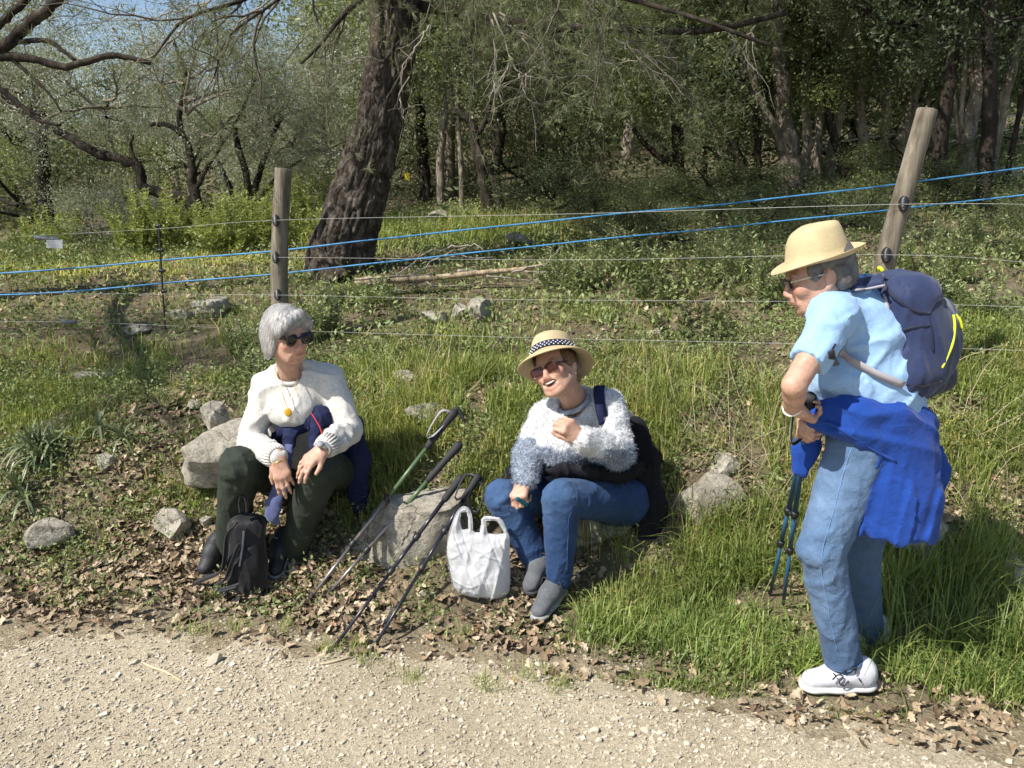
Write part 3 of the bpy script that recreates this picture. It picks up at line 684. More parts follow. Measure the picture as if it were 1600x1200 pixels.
rock(735, 432, 42, 12, 'bleached stone lying along the fallen branch', 95, None, .1, base=ICO3)
rock(215, 525, 44, 16, 'flat bluish stone on the left bank', 97, None, .08, base=ICO3)
rock(810, 382, 48, 16, 'low dark stone in the shade of the pine', 101, None, .2, base=ICO3)
rock(1025, 525, 24, 12, 'small round pale stone on the bank behind the straw hat', 103, None, .04, base=ICO3)
rock(690, 345, 36, 14, 'pale stone at the foot of the wood', 107, None, .16, base=ICO3)
rock(150, 596, 60, 16, 'low grey slab on the left bank', 109, None, .08, base=ICO3)
rock(630, 600, 40, 20, 'small pale rock right of the white sweater', 113, None, .05, base=ICO3)
# tumbled stone heap in the wood at the right
for k, (a, b) in enumerate([(1450, 228), (1570, 232), (1590, 236), (1545, 236), (1580, 222), (1600, 226), (1525, 232)]):
    q = at(a, b, 8.2); V, F = rock_mesh(130 + k, (.18, .14, .11), ICO3); o = obj('rock', V, F, M_ROCK); o.location = (q[0], q[1], float(h(q[0], q[1])) + .05)
    tag(o, 'pale stone of the tumbled wall in the wood at right', 'rock', 'stones of the tumbled wall')

# ---- gravel: chips of pale limestone; the larger ones are pieces of the track
M_CHIP = None
def mat_chip():
    m, nt, b = new_mat('limestone chip')
    geo = nt.nodes.new('ShaderNodeNewGeometry')
    c = ramp(nt, geo.outputs['Random Per Island'], [(0.0, (0.27, 0.23, 0.17)), (0.25, (0.46, 0.405, 0.305)), (0.7, (0.52, 0.465, 0.36)), (1.0, (0.60, 0.55, 0.46))])
    c = mixc(nt, 1.0, c, ramp(nt, noise(nt, 60, 4), [(0.3, (.8, .8, .8)), (.7, (1.12, 1.12, 1.1))]), 'MULTIPLY')
    nt.links.new(c, b.inputs['Base Color']); b.inputs['Roughness'].default_value = 0.9; b.inputs['Specular IOR Level'].default_value = 0.2
    return m
M_CHIP = mat_chip()
def scatter_xy(rng, n, x0, x1, y0, y1, dens):
    XS, YS, got = [], [], 0
    for _ in range(14):
        X = rng.uniform(x0, x1, n * 2); Y = rng.uniform(y0, y1, n * 2); k = rng.rand(n * 2) < dens(X, Y); XS.append(X[k]); YS.append(Y[k]); got += k.sum()
        if got >= n: break
    return np.concatenate(XS)[:n], np.concatenate(YS)[:n]
_cube = np.array([(-1, -1, -1), (1, -1, -1), (1, 1, -1), (-1, 1, -1), (-1, -1, 1), (1, -1, 1), (1, 1, 1), (-1, 1, 1)], float)
_cubeF = np.array([(0, 2, 1), (0, 3, 2), (4, 5, 6), (4, 6, 7), (0, 1, 5), (0, 5, 4), (1, 2, 6), (1, 6, 5), (2, 3, 7), (2, 7, 6), (3, 0, 4), (3, 4, 7)])
def chips(rng, X, Y, Z, S):
    n = len(X); V = _cube[None] * 0.62 + rng.normal(0, .26, (n, 8, 3)); V = V * np.stack([rng.uniform(.8, 1.3, n), rng.uniform(.7, 1.1, n), rng.uniform(.45, .85, n)], 1)[:, None] * S[:, None, None]
    a = rng.uniform(0, 6.28, n); c, s = np.cos(a), np.sin(a)
    x = V[..., 0] * c[:, None] - V[..., 1] * s[:, None]; y = V[..., 0] * s[:, None] + V[..., 1] * c[:, None]
    V = np.stack([x + X[:, None], y + Y[:, None], V[..., 2] + Z[:, None]], -1).reshape(-1, 3)
    return V, (np.arange(n)[:, None, None] * 8 + _cubeF[None]).reshape(-1, 3)
rng = np.random.RandomState(8)
def gdens(x, y):
    d = y - edge(x); return np.clip(1.0 - sstep(-.25, .28, d), 0.04, 1) * (0.45 + 0.9 * np.clip(fbm(x * 2.2, y * 2.2, 55) + .5, 0, 1)) * np.where(np.abs(x) > 2.2, .35, 1) * np.where(y < 1.9, .4, 1)
X, Y = scatter_xy(rng, 27000, -3.2, 3.2, 1.5, 3.35, gdens)
S = 0.0024 + 0.0048 * rng.rand(len(X)) ** 2.6 + 0.0045 * (rng.rand(len(X)) > .94)
Z = np.where(Y - edge(X) < 0.05, trackz(X, Y), np.maximum(h(X, Y), trackz(X, Y))) + S * 0.25
V, F = chips(rng, X, Y, Z, S)
tag(obj('gravel', V, F, M_CHIP, track, smooth=False), kind='stuff')
PEB = []
for k in range(8):
    V, F = rock_mesh(200 + k, (1, .8, .62), ico(2), 9, .04); me = mesh_data('pebble', V, F, smooth=False); me.materials.append(M_CHIP); PEB.append(me)
big = [(335, 1040, 36), (300, 1116, 20), (92, 1112, 18), (208, 1112, 22), (340, 1090, 16), (250, 1092, 15), (1010, 1150, 26), (930, 1146, 22), (1075, 1168, 22), (880, 1150, 16), (1020, 1160, 18), (1100, 1172, 18), (600, 970, 22), (560, 945, 20), (545, 985, 20), (508, 955, 24), (715, 1098, 14), (590, 1140, 16), (470, 1105, 14), (210, 1040, 20), (1240, 1175, 14), (660, 930, 22)]
def pebble(x, y, s):
    o = link('pebble', PEB[rng.randint(8)], None, track); z = max(float(trackz(x, y)), float(h(x, y)))
    o.location = (x, y, z + s * .18); o.rotation_euler = (rng.normal() * .2, rng.normal() * .2, rng.rand() * 6.28); o.scale = (s,) * 3
for a, b, w in big:
    q = gp(a, b); pebble(q[0], q[1], w * q[1] / 1250 / 2)
X, Y = scatter_xy(rng, 270, -2.4, 2.4, 1.75, 3.1, gdens)
for x, y in zip(X, Y): pebble(x, y, 0.007 + 0.011 * rng.rand() ** 2)

# ---- dead oak leaves
def leaf_outline(r, lob=4):
    t = np.linspace(0, 1, 7); w = np.sin(PI * np.clip(t * .92 + .06, 0, 1)) * (0.30 + 0.10 * np.where(np.arange(7) % 2, 1, -.55)) * (1 + r.normal(0, .12, 7)); w[0] = .03; w[-1] = .02
    y = t - .5; mid = np.stack([np.zeros(7), y, np.zeros(7)], 1)
    L = np.stack([-w, y, np.zeros(7)], 1); R = np.stack([w, y, np.zeros(7)], 1); V = np.concatenate([mid, L, R])
    cu = r.uniform(-.9, 1.1); cl = r.uniform(.2, 1.3)
    V[:, 2] = cl * np.abs(V[:, 0]) ** 1.3 + cu * (V[:, 1]) ** 2 * .5 + r.normal(0, .015, 21) + .1 * V[:, 0] * r.normal()
    F = []
    for i in range(6): F += [(7 + i, i, i + 1, 7 + i + 1), (i, 14 + i, 14 + i + 1, i + 1)]
    return V, np.array(F)
def mat_dead():
    m, nt, b = new_mat('dead leaf')
    geo = nt.nodes.new('ShaderNodeNewGeometry'); oi = nt.nodes.new('ShaderNodeObjectInfo')
    ad = nt.nodes.new('ShaderNodeMath'); ad.operation = 'ADD'; nt.links.new(geo.outputs['Random Per Island'], ad.inputs[0]); nt.links.new(oi.outputs['Random'], ad.inputs[1])
    fr = nt.nodes.new('ShaderNodeMath'); fr.operation = 'FRACT'; nt.links.new(ad.outputs[0], fr.inputs[0])
    c = ramp(nt, fr.outputs[0], [(0, (0.13, 0.088, 0.055)), (.3, (0.24, 0.175, 0.11)), (.65, (0.36, 0.275, 0.18)), (.92, (0.50, 0.41, 0.29)), (1, (0.30, 0.18, 0.10))])
    c = mixc(nt, 1.0, c, ramp(nt, noise(nt, 45, 4), [(0.3, (.7, .7, .7)), (.7, (1.2, 1.2, 1.2))]), 'MULTIPLY')
    nt.links.new(c, b.inputs['Base Color']); b.inputs['Roughness'].default_value = 0.75; b.inputs['Specular IOR Level'].default_value = .25
    return m
M_DEAD = mat_dead()
LEAFV = [leaf_outline(np.random.RandomState(400 + k)) for k in range(8)]
EXC = [(a, b, r) for (a, b, _), r in ((at(748, 930, 3.02), .16), (at(388, 918, 3.11), .11), (at(858, 955, 2.94), .10), (at(842, 920, 3.08), .10), (at(340, 905, 3.27), .10), (at(440, 905, 3.26), .10), (at(1308, 1080, 2.43), .12))]
def clear(x, y):
    """bare where bags and shoes stand"""
    k = np.ones_like(x)
    for a, b, r in EXC: k = k * (((x - a) / r) ** 2 + ((y - b) / r) ** 2 > 1)
    return k
def litter(rng, X, Y, S):
    Vs = []; Fs = []; n0 = 0
    kk = rng.randint(0, 8, len(X)); Z = h(X, Y)
    for k in range(8):
        idx = np.nonzero(kk == k)[0]; n = len(idx)
        if n == 0: continue
        B, F = LEAFV[k]; a = rng.uniform(0, 6.28, n); t = rng.normal(0, .55, n); u = rng.normal(0, .45, n)
        P = B[None] * S[idx, None, None]; flip = np.where(rng.rand(n) < .4, -1, 1)[:, None]; z = P[..., 2] * flip
        x, y = P[..., 0], P[..., 1]
        y, z = y * np.cos(t)[:, None] - z * np.sin(t)[:, None], y * np.sin(t)[:, None] + z * np.cos(t)[:, None]
        x, z = x * np.cos(u)[:, None] - z * np.sin(u)[:, None], x * np.sin(u)[:, None] + z * np.cos(u)[:, None]
        x, y = x * np.cos(a)[:, None] - y * np.sin(a)[:, None], x * np.sin(a)[:, None] + y * np.cos(a)[:, None]
        Vs.append(np.stack([x + X[idx, None], y + Y[idx, None], z + (Z[idx] + .012 * rng.rand(n) + S[idx] * .18)[:, None]], -1).reshape(-1, 3))
        Fs.append((np.arange(n)[:, None, None] * 21 + F[None]).reshape(-1, 4) + n0); n0 += n * 21
    return np.concatenate(Vs), np.concatenate(Fs)
def blob(px, py, rx, ry):
    q = gp(px, py); return q[0], q[1], rx, ry
LIT = [(*blob(150, 880, .75, .22), 1.0), (*blob(330, 900, .35, .2), 1.0), (*blob(480, 905, .3, .2), 1.0), (*blob(640, 945, .35, .16), 1.0), (*blob(770, 970, .25, .14), 1.0), (*blob(560, 960, .3, .15), .8), (*blob(860, 900, .25, .2), .9), (*blob(200, 740, .28, .25), .8), (*blob(430, 830, .3, .25), .8),
       (*blob(250, 420, 1.3, 1.0), .75), (*blob(700, 415, .9, .5), .8), (*blob(620, 500, .5, .4), .5), (*blob(1530, 760, .28, .28), 1.0), (*blob(1450, 790, .3, .2), .9), (*blob(1250, 1120, .5, .08), .28), (*blob(1420, 1120, .5, .08), .28), (*blob(0, 940, .5, .2), .9), (*blob(960, 540, .5, .3), .35), (*blob(300, 640, .3, .3), .6), (*blob(1050, 760, .25, .2), .5), (*blob(1330, 700, .3, .3), .6), (*blob(820, 1010, .2, .1), .6), (*blob(130, 470, 1.0, .5), .45)]
def ldens(x, y):
    s = 0.14 * np.ones_like(x)
    for a, b, rx, ry, k in LIT: s = np.maximum(s, k * np.exp(-(((x - a) / rx) ** 2 + ((y - b) / ry) ** 2) ** 2))
    return s * np.clip(1 - (edge(x) - y) / .16, 0, 1) ** 2 * np.clip(.55 + fbm(x * 3, y * 3, 91) * 2.2, .08, 1) * np.where(y > 5, .8, 1)
rng = np.random.RandomState(12)
X, Y = scatter_xy(rng, 12000, -3.6, 3.4, 2.1, 4.2, ldens); X2, Y2 = scatter_xy(rng, 4500, -5.5, 5, 4.2, 10, ldens)
X = np.concatenate([X, X2]); Y = np.concatenate([Y, Y2])
V, F = litter(rng, X, Y, 0.016 + 0.038 * rng.rand(len(X)) ** 1.5)
tag(obj('leaf_litter', V, F, M_DEAD, smooth=False), 'brown dead oak leaves strewn over the foot of the bank', 'leaf litter', kind='stuff')
DLM = []
for B, F in LEAFV:
    me = mesh_data('dead_leaf', B, F, smooth=False); me.materials.append(M_DEAD); DLM.append(me)
X, Y = scatter_xy(rng, 290, -2.2, 1.9, 2.2, 3.35, ldens)
for x, y in zip(X, Y):
    o = link('dead_leaf', DLM[rng.randint(8)], None, ground); s = rng.uniform(.036, .056)
    o.location = (x, y, float(h(x, y)) + s * .3 + .012); o.rotation_euler = (rng.normal() * .5, rng.normal() * .5, rng.rand() * 6.28); o.scale = (s,) * 3

# ---- grass
M_GRASS = mat_leaf('grass blade', (0.155, 0.215, 0.05), (0.33, 0.385, 0.11), 0.45, 0.35, 2.5, tint=True, spec=.35)
def blades(rng, X, Y, H, W, lean=0.45, col=None):
    n = len(X); Z = h(X, Y) - .005; a = rng.uniform(0, 6.28, n); l = np.abs(rng.normal(0, lean, n)) * H; dx, dy = np.cos(a) * l, np.sin(a) * l
    b = a + PI / 2 + rng.normal(0, .4, n); wx, wy = np.cos(b) * W * .5, np.sin(b) * W * .5
    Vs = []
    for t, wf in ((0, .8), (.4, 1), (.75, .7)):
        e = t ** 1.8; x, y, z = X + dx * e, Y + dy * e, Z + H * (t - .18 * (l / H) * t ** 3)
        Vs += [np.stack([x - wx * wf, y - wy * wf, z], 1), np.stack([x + wx * wf, y + wy * wf, z], 1)]
    Vs.append(np.stack([X + dx, Y + dy, Z + H * (1 - .35 * np.minimum(l / H, 1.3))], 1))
    V = np.stack(Vs, 1).reshape(-1, 3); F = np.array([(0, 1, 3), (0, 3, 2), (2, 3, 5), (2, 5, 4), (4, 5, 6)])
    C = np.repeat(col, 7, 0) if col is not None else None
    return V, (np.arange(n)[:, None, None] * 7 + F[None]).reshape(-1, 3), C
# patches: centre, radii (m), density per m2 weight, height range
GP = [(*blob(1010, 960, .40, .22), 1.0, .07, .17), (*blob(1150, 1000, .32, .22), 1.0, .07, .17), (*blob(930, 930, .18, .14), .9, .06, .14), (*blob(1225, 1050, .28, .16), 1.0, .08, .20), (*blob(1100, 1070, .4, .08), .7, .03, .09), (*blob(1450, 960, .35, .25), 1.0, .16, .44), (*blob(1560, 960, .3, .3), 1.0, .16, .46), (*blob(1500, 1080, .45, .13), .95, .06, .18), (*blob(1330, 1110, .3, .05), .7, .03, .08), (*blob(1400, 870, .3, .2), .7, .12, .3), (*blob(860, 1000, .15, .1), .5, .03, .09), (*blob(1080, 640, .4, .45), 1.0, .12, .30), (*blob(1130, 700, .35, .25), .9, .12, .32), (*blob(1000, 590, .3, .3), .9, .1, .25), (*blob(640, 640, .4, .4), .9, .12, .32), (*blob(730, 620, .35, .4), 1.0, .1, .28), (*blob(600, 740, .25, .2), .9, .12, .32), (*blob(760, 720, .25, .2), .9, .1, .28), (*blob(680, 560, .6, .4), .8, .08, .22), (*blob(160, 580, .8, .4), .8, .06, .16), (*blob(330, 560, .5, .35), .8, .06, .15), (*blob(60, 640, .5, .35), .8, .06, .16), (*blob(1500, 620, .3, .4), 1.0, .1, .24), (*blob(1560, 560, .4, .4), .8, .1, .22), (*blob(700, 370, 1.6, .9), .9, .12, .3), (*blob(900, 520, .7, .5), .5, .05, .15), (*blob(30, 420, 1.6, 1.2), 1.0, .06, .15), (*blob(170, 410, 1.8, .9), 1.0, .05, .14), (*blob(330, 420, 1.0, .8), .8, .05, .12), (*blob(1150, 900, .25, .25), .9, .1, .28), (*blob(1200, 780, .25, .35), .7, .12, .32), (*blob(950, 860, .15, .1), .5, .1, .25),
      (*blob(300, 780, .15, .12), .5, .05, .13), (*blob(230, 770, .12, .12), .5, .05, .13), (*blob(420, 520, .4, .3), .8, .06, .2)]
def gd(x, y):
    s = 0.10 * np.ones_like(x) * (y > 3.35); hm = np.full_like(x, .05); hx = np.full_like(x, .13)
    for a, b, rx, ry, k, h0, h1 in GP:
        w = k * np.exp(-(((x - a) / rx) ** 2 + ((y - b) / ry) ** 2) ** 2); m = w > s; s = np.where(m, w, s); hm = np.where(m, h0, hm); hx = np.where(m, h1, hx)
    return s, hm, hx
def gdens2(x, y): return clear(x, y) * gd(x, y)[0] * np.clip(.45 + 2.6 * fbm(x * 5.5, y * 5.5, 63) + .6 * fbm(x * 1.7, y * 1.7, 65), .02, 1) * (y > edge(x) + .02)
rng = np.random.RandomState(33)
def grass(n, x0, x1, y0, y1, wid, name, label):
    X, Y = scatter_xy(rng, n, x0, x1, y0, y1, gdens2); _, a, b = gd(X, Y); H = (a + (b - a) * rng.rand(len(X)) ** 2.2) * np.where((Y > 3.3) & (Y < 4.6), .62, .85)
    dry = (rng.rand(len(X)) < .15 + .25 * (fbm(X * 2, Y * 2, 5) > .08)); col = np.ones((len(X), 3)) * rng.uniform(.75, 1.25, (len(X), 1)); lush = np.exp(-(((X - .75) / .75) ** 2 + ((Y - 2.75) / .38) ** 2)) + np.exp(-(((X - 1.75) / .5) ** 2 + ((Y - 2.6) / .4) ** 2)); dry &= rng.rand(len(X)) > lush * .45; dry |= (X < -1.5) & (Y > 5.6) & (rng.rand(len(X)) < .5); col *= np.where((X < -1.2) & (Y > 5.6), 1.35, 1.0)[:, None]; col *= 1 + lush[:, None] * np.array((-.08, .0, .03)); col[dry] *= np.array((2.2, 1.55, 2.2))
    W = wid * rng.uniform(.7, 1.4, len(X)) * np.where(dry, .6, 1)
    V, F, C = blades(rng, X, Y, H, W, .75, col)
    return tag(obj(name, V, F, M_GRASS, None, True, C), label, 'grass', kind='stuff')
grass(44000, -3.4, 3.2, 2.2, 4.4, .0042, 'grass', 'green and straw grass growing over the near bank')
grass(36000, -7.5, 7.5, 4.4, 11.5, .007, 'grass', 'rougher grass on the bank beyond the wires')
# small sprigs at the edge of the track
X = []; Y = []
for a, b in [(575, 1035), (640, 1065), (720, 1000), (450, 985), (370, 985), (100, 945), (340, 930), (560, 1010), (830, 1060), (520, 1020), (300, 990), (670, 965), (760, 1075), (880, 1080)]:
    q = gp(a, b); n = 60; X.append(q[0] + rng.normal(0, .035, n)); Y.append(q[1] + rng.normal(0, .03, n))
X = np.concatenate(X); Y = np.concatenate(Y); V, F, C = blades(rng, X, Y, rng.uniform(.015, .055, len(X)), np.full(len(X), .003), .7, np.ones((len(X), 3)) * 1.1)
V[:, 2] += .015
tag(obj('grass', V, F, M_GRASS, None, True, C), 'thin grass sprigs at the edge of the gravel', 'grass', kind='stuff')
# low broad leaved weeds between the grass
M_WEED = mat_leaf('weed leaf', (0.13, 0.175, 0.06), (0.30, 0.345, 0.14), 0.5, 0.25, 3.0)
def wdens(x, y): return clear(x, y) * (y > edge(x) + .15) * np.clip(.38 + 1.8 * fbm(x * 2.8, y * 2.8, 141), .02, 1) * (1 - .8 * np.clip(ldens(x, y), 0, 1)) * np.where(y < 3.3, .35, 1)
X, Y = scatter_xy(rng, 8500, -3.4, 3.2, 2.5, 4.6, wdens); X2, Y2 = scatter_xy(rng, 8500, -6.5, 7, 4.6, 11, wdens)
def weeds(X, Y, per, sz, hgt):
    n = len(X); C = np.stack([X, Y, h(X, Y)], 1); C = np.repeat(C, per, 0) + rng.normal(size=(n * per, 3)) * np.array((hgt * .55, hgt * .55, 0)); C[:, 2] += np.abs(rng.normal(0, hgt, n * per)) * .7 + .005
    return leaf_quads(rng, C, sz, .5, .5)
V, F = weeds(X, Y, 9, .021, .05)
tag(obj('weeds', V, F, M_WEED, None, False), 'low leafy weeds among the grass of the near bank', 'weeds', kind='stuff')
V, F = weeds(X2, Y2, 9, .036, .10)
tag(obj('weeds', V, F, M_WEED, None, False), 'low leafy weeds on the bank beyond the wires', 'weeds', kind='stuff')

# ---- bushes: upright stems set with leaves
M_BUSH = mat_leaf('cistus leaf', (0.22, 0.275, 0.125), (0.38, 0.43, 0.22), 0.5, 0.25, 3.0)
M_BUSH_Y = mat_leaf('spurge leaf', (0.26, 0.31, 0.10), (0.42, 0.46, 0.19), 0.5, 0.35, 3.0)
M_BUSH_D = mat_leaf('dark scrub leaf', (0.09, 0.12, 0.05), (0.18, 0.215, 0.09), 0.5, 0.25, 3.0)
M_STEM = mat_plain('green stem', (0.13, 0.12, 0.06), .8)
def leaf6(rng, B, D, N, L, W):
    """pointed leaves: base B, direction D, length L, width W"""
    D = unit(D); S = unit(np.cross(D, N)); U = np.cross(S, D); n = len(B); L = L[:, None]; W = W[:, None]
    pts = [B, B + D * L * .4 + S * W * .5 + U * L * .04, B + D * L, B + D * L * .4 - S * W * .5 + U * L * .04, B + D * L * .45 - U * L * .03]
    V = np.stack(pts, 1).reshape(-1, 3); F = np.array([(0, 4, 1), (1, 4, 2), (0, 3, 4), (4, 3, 2)])
    return V, (np.arange(n)[:, None, None] * 5 + F[None]).reshape(-1, 3)
def bush(px, py, Y, nst, hgt, spread, leaf, mat, label, seed, per=16, asp=.42, name='shrub', cat='shrub', group=None, whorl=False):
    r = np.random.RandomState(seed); nst = int(nst * 1.35); hgt *= 1.35; leaf *= 1.2; q = at(px, py, Y) if Y else gp(px, py); base = np.array((q[0], q[1], float(h(q[0], q[1]))))
    root = empty(name, base); st = MB(); LB = []; LD = []; LL = []
    for k in range(nst):
        a = r.rand() * 6.28; rr = spread * math.sqrt(r.rand()); p = np.array((math.cos(a) * rr, math.sin(a) * rr, 0)); p[2] = float(h(base[0] + p[0], base[1] + p[1])) - base[2] - .01
        H = hgt * r.uniform(.45, 1.1) * (1 - .3 * rr / spread)
        P = wander(r, p, (math.cos(a) * .25 + r.normal() * .15, math.sin(a) * .25 + r.normal() * .15, 1), H, 8, .12, (0, 0, .5))
        V_, F_ = tube(P, np.linspace(.0045, .002, 8), 4, cap=False); (obj('stem', V_, F_, M_STEM, root) if nst < 24 else st.add(V_, F_))
        for j in range(per):
            t = (.18 + .82 * (j + .5) / per) * 7; i = min(6, int(t)); b = P[i] + (P[i + 1] - P[i]) * (t - i); f = r.rand() * 6.28
            for s_ in ((0, PI) if not whorl else (0, 2.1, 4.2)):
                d = np.array((math.cos(f + s_), math.sin(f + s_), r.uniform(.1, 1.0))); LB.append(b); LD.append(d); LL.append(leaf * r.uniform(.6, 1.2) * (1.05 - .45 * t / 7))
    LB = np.array(LB); LD = np.array(LD); LL = np.array(LL)
    if nst >= 24: st.build('stems', M_STEM, root)['kind'] = 'stuff'
    V, F = leaf6(r, LB, LD, np.array((0.1, .1, 1.0)) + r.normal(0, .3, LB.shape), LL, LL * asp)
    obj('foliage', V, F, mat, root, False); tag(root, label, cat, group); return root
bush(478, 470, 4.9, 26, .32, .20, .045, M_BUSH, 'leafy grey green bush right of the left fence post', 501)
bush(395, 478, 4.75, 18, .26, .16, .045, M_BUSH, 'leafy bush left of the fence post beside the brown boulder', 502)
bush(405, 545, 4.2, 9, .22, .09, .05, M_BUSH, 'pale leaved sprig growing behind the grey hair', 503)
bush(895, 455, None, 26, .30, .20, .055, M_BUSH, 'bright leafy bush on the bank above the straw hat', 504, asp=.35)
bush(975, 435, None, 26, .34, .25, .06, M_BUSH, 'grey green bush in mid bank below the blue tape', 505)
bush(1115, 440, None, 24, .42, .22, .055, M_BUSH, 'tall leafy bush left of the light straw fedora', 506)
bush(1195, 470, None, 28, .36, .2, .05, M_BUSH, 'dense green bush just behind the wearer of the fedora', 507)
bush(1180, 380, None, 9, .55, .2, .06, M_BUSH, 'tall thin sprigs rising above the lower blue tape', 508)
bush(1440, 430, None, 34, .34, .26, .045, M_BUSH, 'dense bush right of the leaning post', 509)
bush(1545, 400, None, 22, .32, .3, .05, M_BUSH, 'loose bush near the right edge below the blue tape', 510)
bush(1500, 490, None, 10, .28, .12, .05, M_BUSH, 'pale sprigs behind the navy backpack', 511)
bush(1040, 470, None, 14, .2, .2, .05, M_BUSH_D, 'low dark bush on the middle bank', 512)
bush(1090, 520, None, 16, .16, .25, .045, M_BUSH_D, 'low dark herb patch right of the straw hat', 513)
bush(560, 450, 5.6, 18, .2, .25, .05, M_BUSH, 'low bush at the butt of the fallen branch', 514)
for k, (a, b, Y, n, H, lb) in enumerate([(248, 372, 8.6, 60, .75, 'bright spurge bush left of the crooked olive stems'), (375, 378, 8.2, 70, .62, 'wide bright spurge bush just left of the fence post'), (425, 365, 9.0, 40, .8, 'bright spurge bush right behind the fence post'), (500, 345, 9.2, 34, .75, 'bright spurge bush left of the big pine'), (88, 374, 9.6, 18, .5, 'small bright bush by the dark far left trunk'), (52, 378, 9.8, 8, .35, 'tiny bright bush at the far left'), (330, 375, 9.0, 30, .6, 'bright spurge bush at the foot of the crooked olive'), (455, 372, 8.4, 26, .4, 'low spurge bush between post and pine')]):
    bush(a, b, Y, n, H * .85, .36, .075, M_BUSH_Y, lb, 530 + k, per=18, asp=.36, whorl=True, group='bright bushes below the olives')
def scrub(px, py, Y, s, kind, label, flat=.6):
    q = at(px, py, Y); b = np.array((q[0], q[1], float(h(q[0], q[1])))); root = empty('shrub', b); put_crown(root, b + np.array((0, 0, .25 * s)), kind, s); 
    for c in root.children: c.scale[2] *= flat
    tag(root, label, 'shrub'); return root
scrub(865, 315, 9.6, .42, 'cypress', 'dark evergreen scrub in the middle of the wood edge')
scrub(930, 318, 9.2, .3, 'cypress', 'low dark scrub right of the evergreen mass')
scrub(160, 350, 10.2, .45, 'olive', 'grey hazy shrub between the bright bushes at left')
scrub(1010, 322, 9.0, .35, 'oak', 'green undergrowth below the forked oak')
scrub(1120, 318, 8.6, .4, 'oak', 'green undergrowth below the splayed oak')
scrub(1420, 290, 8.6, .35, 'oak', 'green undergrowth behind the leaning post')
scrub(1300, 330, 6.6, .26, 'oak', 'low green shrub above the upper blue tape right of the fedora', .7)
scrub(1060, 345, 7.2, .3, 'oak', 'low green shrub below the forked oak', .6)
scrub(1560, 300, 6.8, .3, 'oak', 'low green shrub at the right edge under the blue tape', .6)
scrub(960, 350, 7.4, .26, 'cypress', 'low dark shrub in shade above the tape crossing', .6)
scrub(1200, 320, 7.4, .3, 'cypress', 'low dark shrub at the foot of the twin pine', .6)
scrub(1480, 300, 7.2, .28, 'cypress', 'low dark shrub right of the leaning post', .6)
scrub(30, 340, 12, .7, 'oak', 'dark bush in deep shade at the far left edge', .8)
scrub(470, 320, 12, .7, 'olive', 'grey bush far behind the left fence post', .8)
scrub(560, 300, 13, .8, 'oak', 'dark bush far behind the big pine', .8)
scrub(820, 300, 12.5, .7, 'oak', 'dark bush deep in the middle wood', .8)
scrub(1330, 215, 11.5, .8, 'oak', 'broad leaved green bush behind the crossing trunks', .9)
scrub(1420, 170, 12.0, .8, 'oak', 'green bush behind the leaning grey trunk', .9)
# strap leaved plants at lower left
M_STRAP = mat_leaf('strap leaf', (0.12, 0.155, 0.085), (0.20, 0.235, 0.13), 0.4, 0.2, 3.0)
def strap_plant(px, py, n, L, label, seed, nros=3, sp=.1):
    r = np.random.RandomState(seed); q = gp(px, py); root = empty('strap_leaved_plant', q)
    for k in range(nros):
        c = np.array((r.normal() * sp, r.normal() * sp * .6, 0)); c[2] = float(h(q[0] + c[0], q[1] + c[1])) - q[2] + r.uniform(.02, .09); mb = MB()
        for j in range(n):
            a = r.rand() * 6.28; e = r.uniform(.1, 1.3); l = L * r.uniform(.6, 1.15); d = np.array((math.cos(a) * math.cos(e), math.sin(a) * math.cos(e), math.sin(e))); t = np.linspace(0, 1, 7)[:, None]
            P = c + d * l * t + np.array((0, 0, -.75)) * l * t ** 2.4 * math.cos(e); s = unit(np.cross(d, (0, 0, 1.0)))
            mb.add(*ribbon(P, .0058 * np.array([.7, 1, 1, .95, .8, .5, .08]) * r.uniform(.8, 1.2), s))
        mb.build('rosette', M_STRAP, root)
    tag(root, label, 'plant')
strap_plant(75, 705, 34, .17, 'pale strap leaved plant on the left bank', 601, 4, .1)
strap_plant(60, 775, 30, .16, 'darker strap leaved plant below the pale one', 602, 3, .09)
strap_plant(150, 690, 22, .15, 'small strap leaved plant nearest the grey stone', 603, 2, .06)
# dry stalks
M_STRAW = mat_plain('straw stalk', (0.50, 0.42, 0.27), .7, nscale=30)
def stalks(cx, cy, n, sx, sy, hh, label, seed):
    r = np.random.RandomState(seed); q = gp(cx, cy); root = empty('dry_stalks', q)
    for k in range(n):
        mb = MB(); x, y = q[0] + r.normal() * sx, q[1] + r.normal() * sy; z = float(h(x, y)); P = wander(r, (x, y, z), (r.normal() * .6, r.normal() * .35, 1), hh * r.uniform(.5, 1.2), 9, .09, (r.normal() * .5, 0, -.25))
        mb.add(*tube(P, np.linspace(.0016, .0007, 9), 4, cap=False)); mb.build('stem', M_STRAW, root, off=q)
    tag(root, label, 'dry stalks')
stalks(1120, 680, 34, .18, .2, .36, 'dry straw stalks in the grass left of the blue walking poles', 701)
stalks(1530, 720, 26, .12, .2, .42, 'dry straw stalks at the right edge behind the fleece', 702)
stalks(700, 610, 22, .3, .25, .34, 'dry straw stalks between the two seated women', 703)
stalks(1220, 760, 20, .1, .15, .34, 'dry straw stalks behind the blue walking poles', 704)

for k, (pts, lb) in enumerate([([(222, 1040), (240, 1048), (262, 1056), (288, 1072)], 'flat tan splinter of wood on the gravel at left'), ([(498, 1044), (525, 1038), (550, 1030)], 'short brown stick at the edge of the gravel by the pole tips')]):
    P = resample(np.array([gp(a, b) for a, b in pts]), 10); P[:, 2] += .014; V, F = tube(P, np.array([.002, .005, .007, .008, .007, .007, .006, .005, .004, .001]), 7, flat=.6); o = obj('stick', V - P[0], F, M_STRAW); o.location = P[0]; tag(o, lb, 'stick')

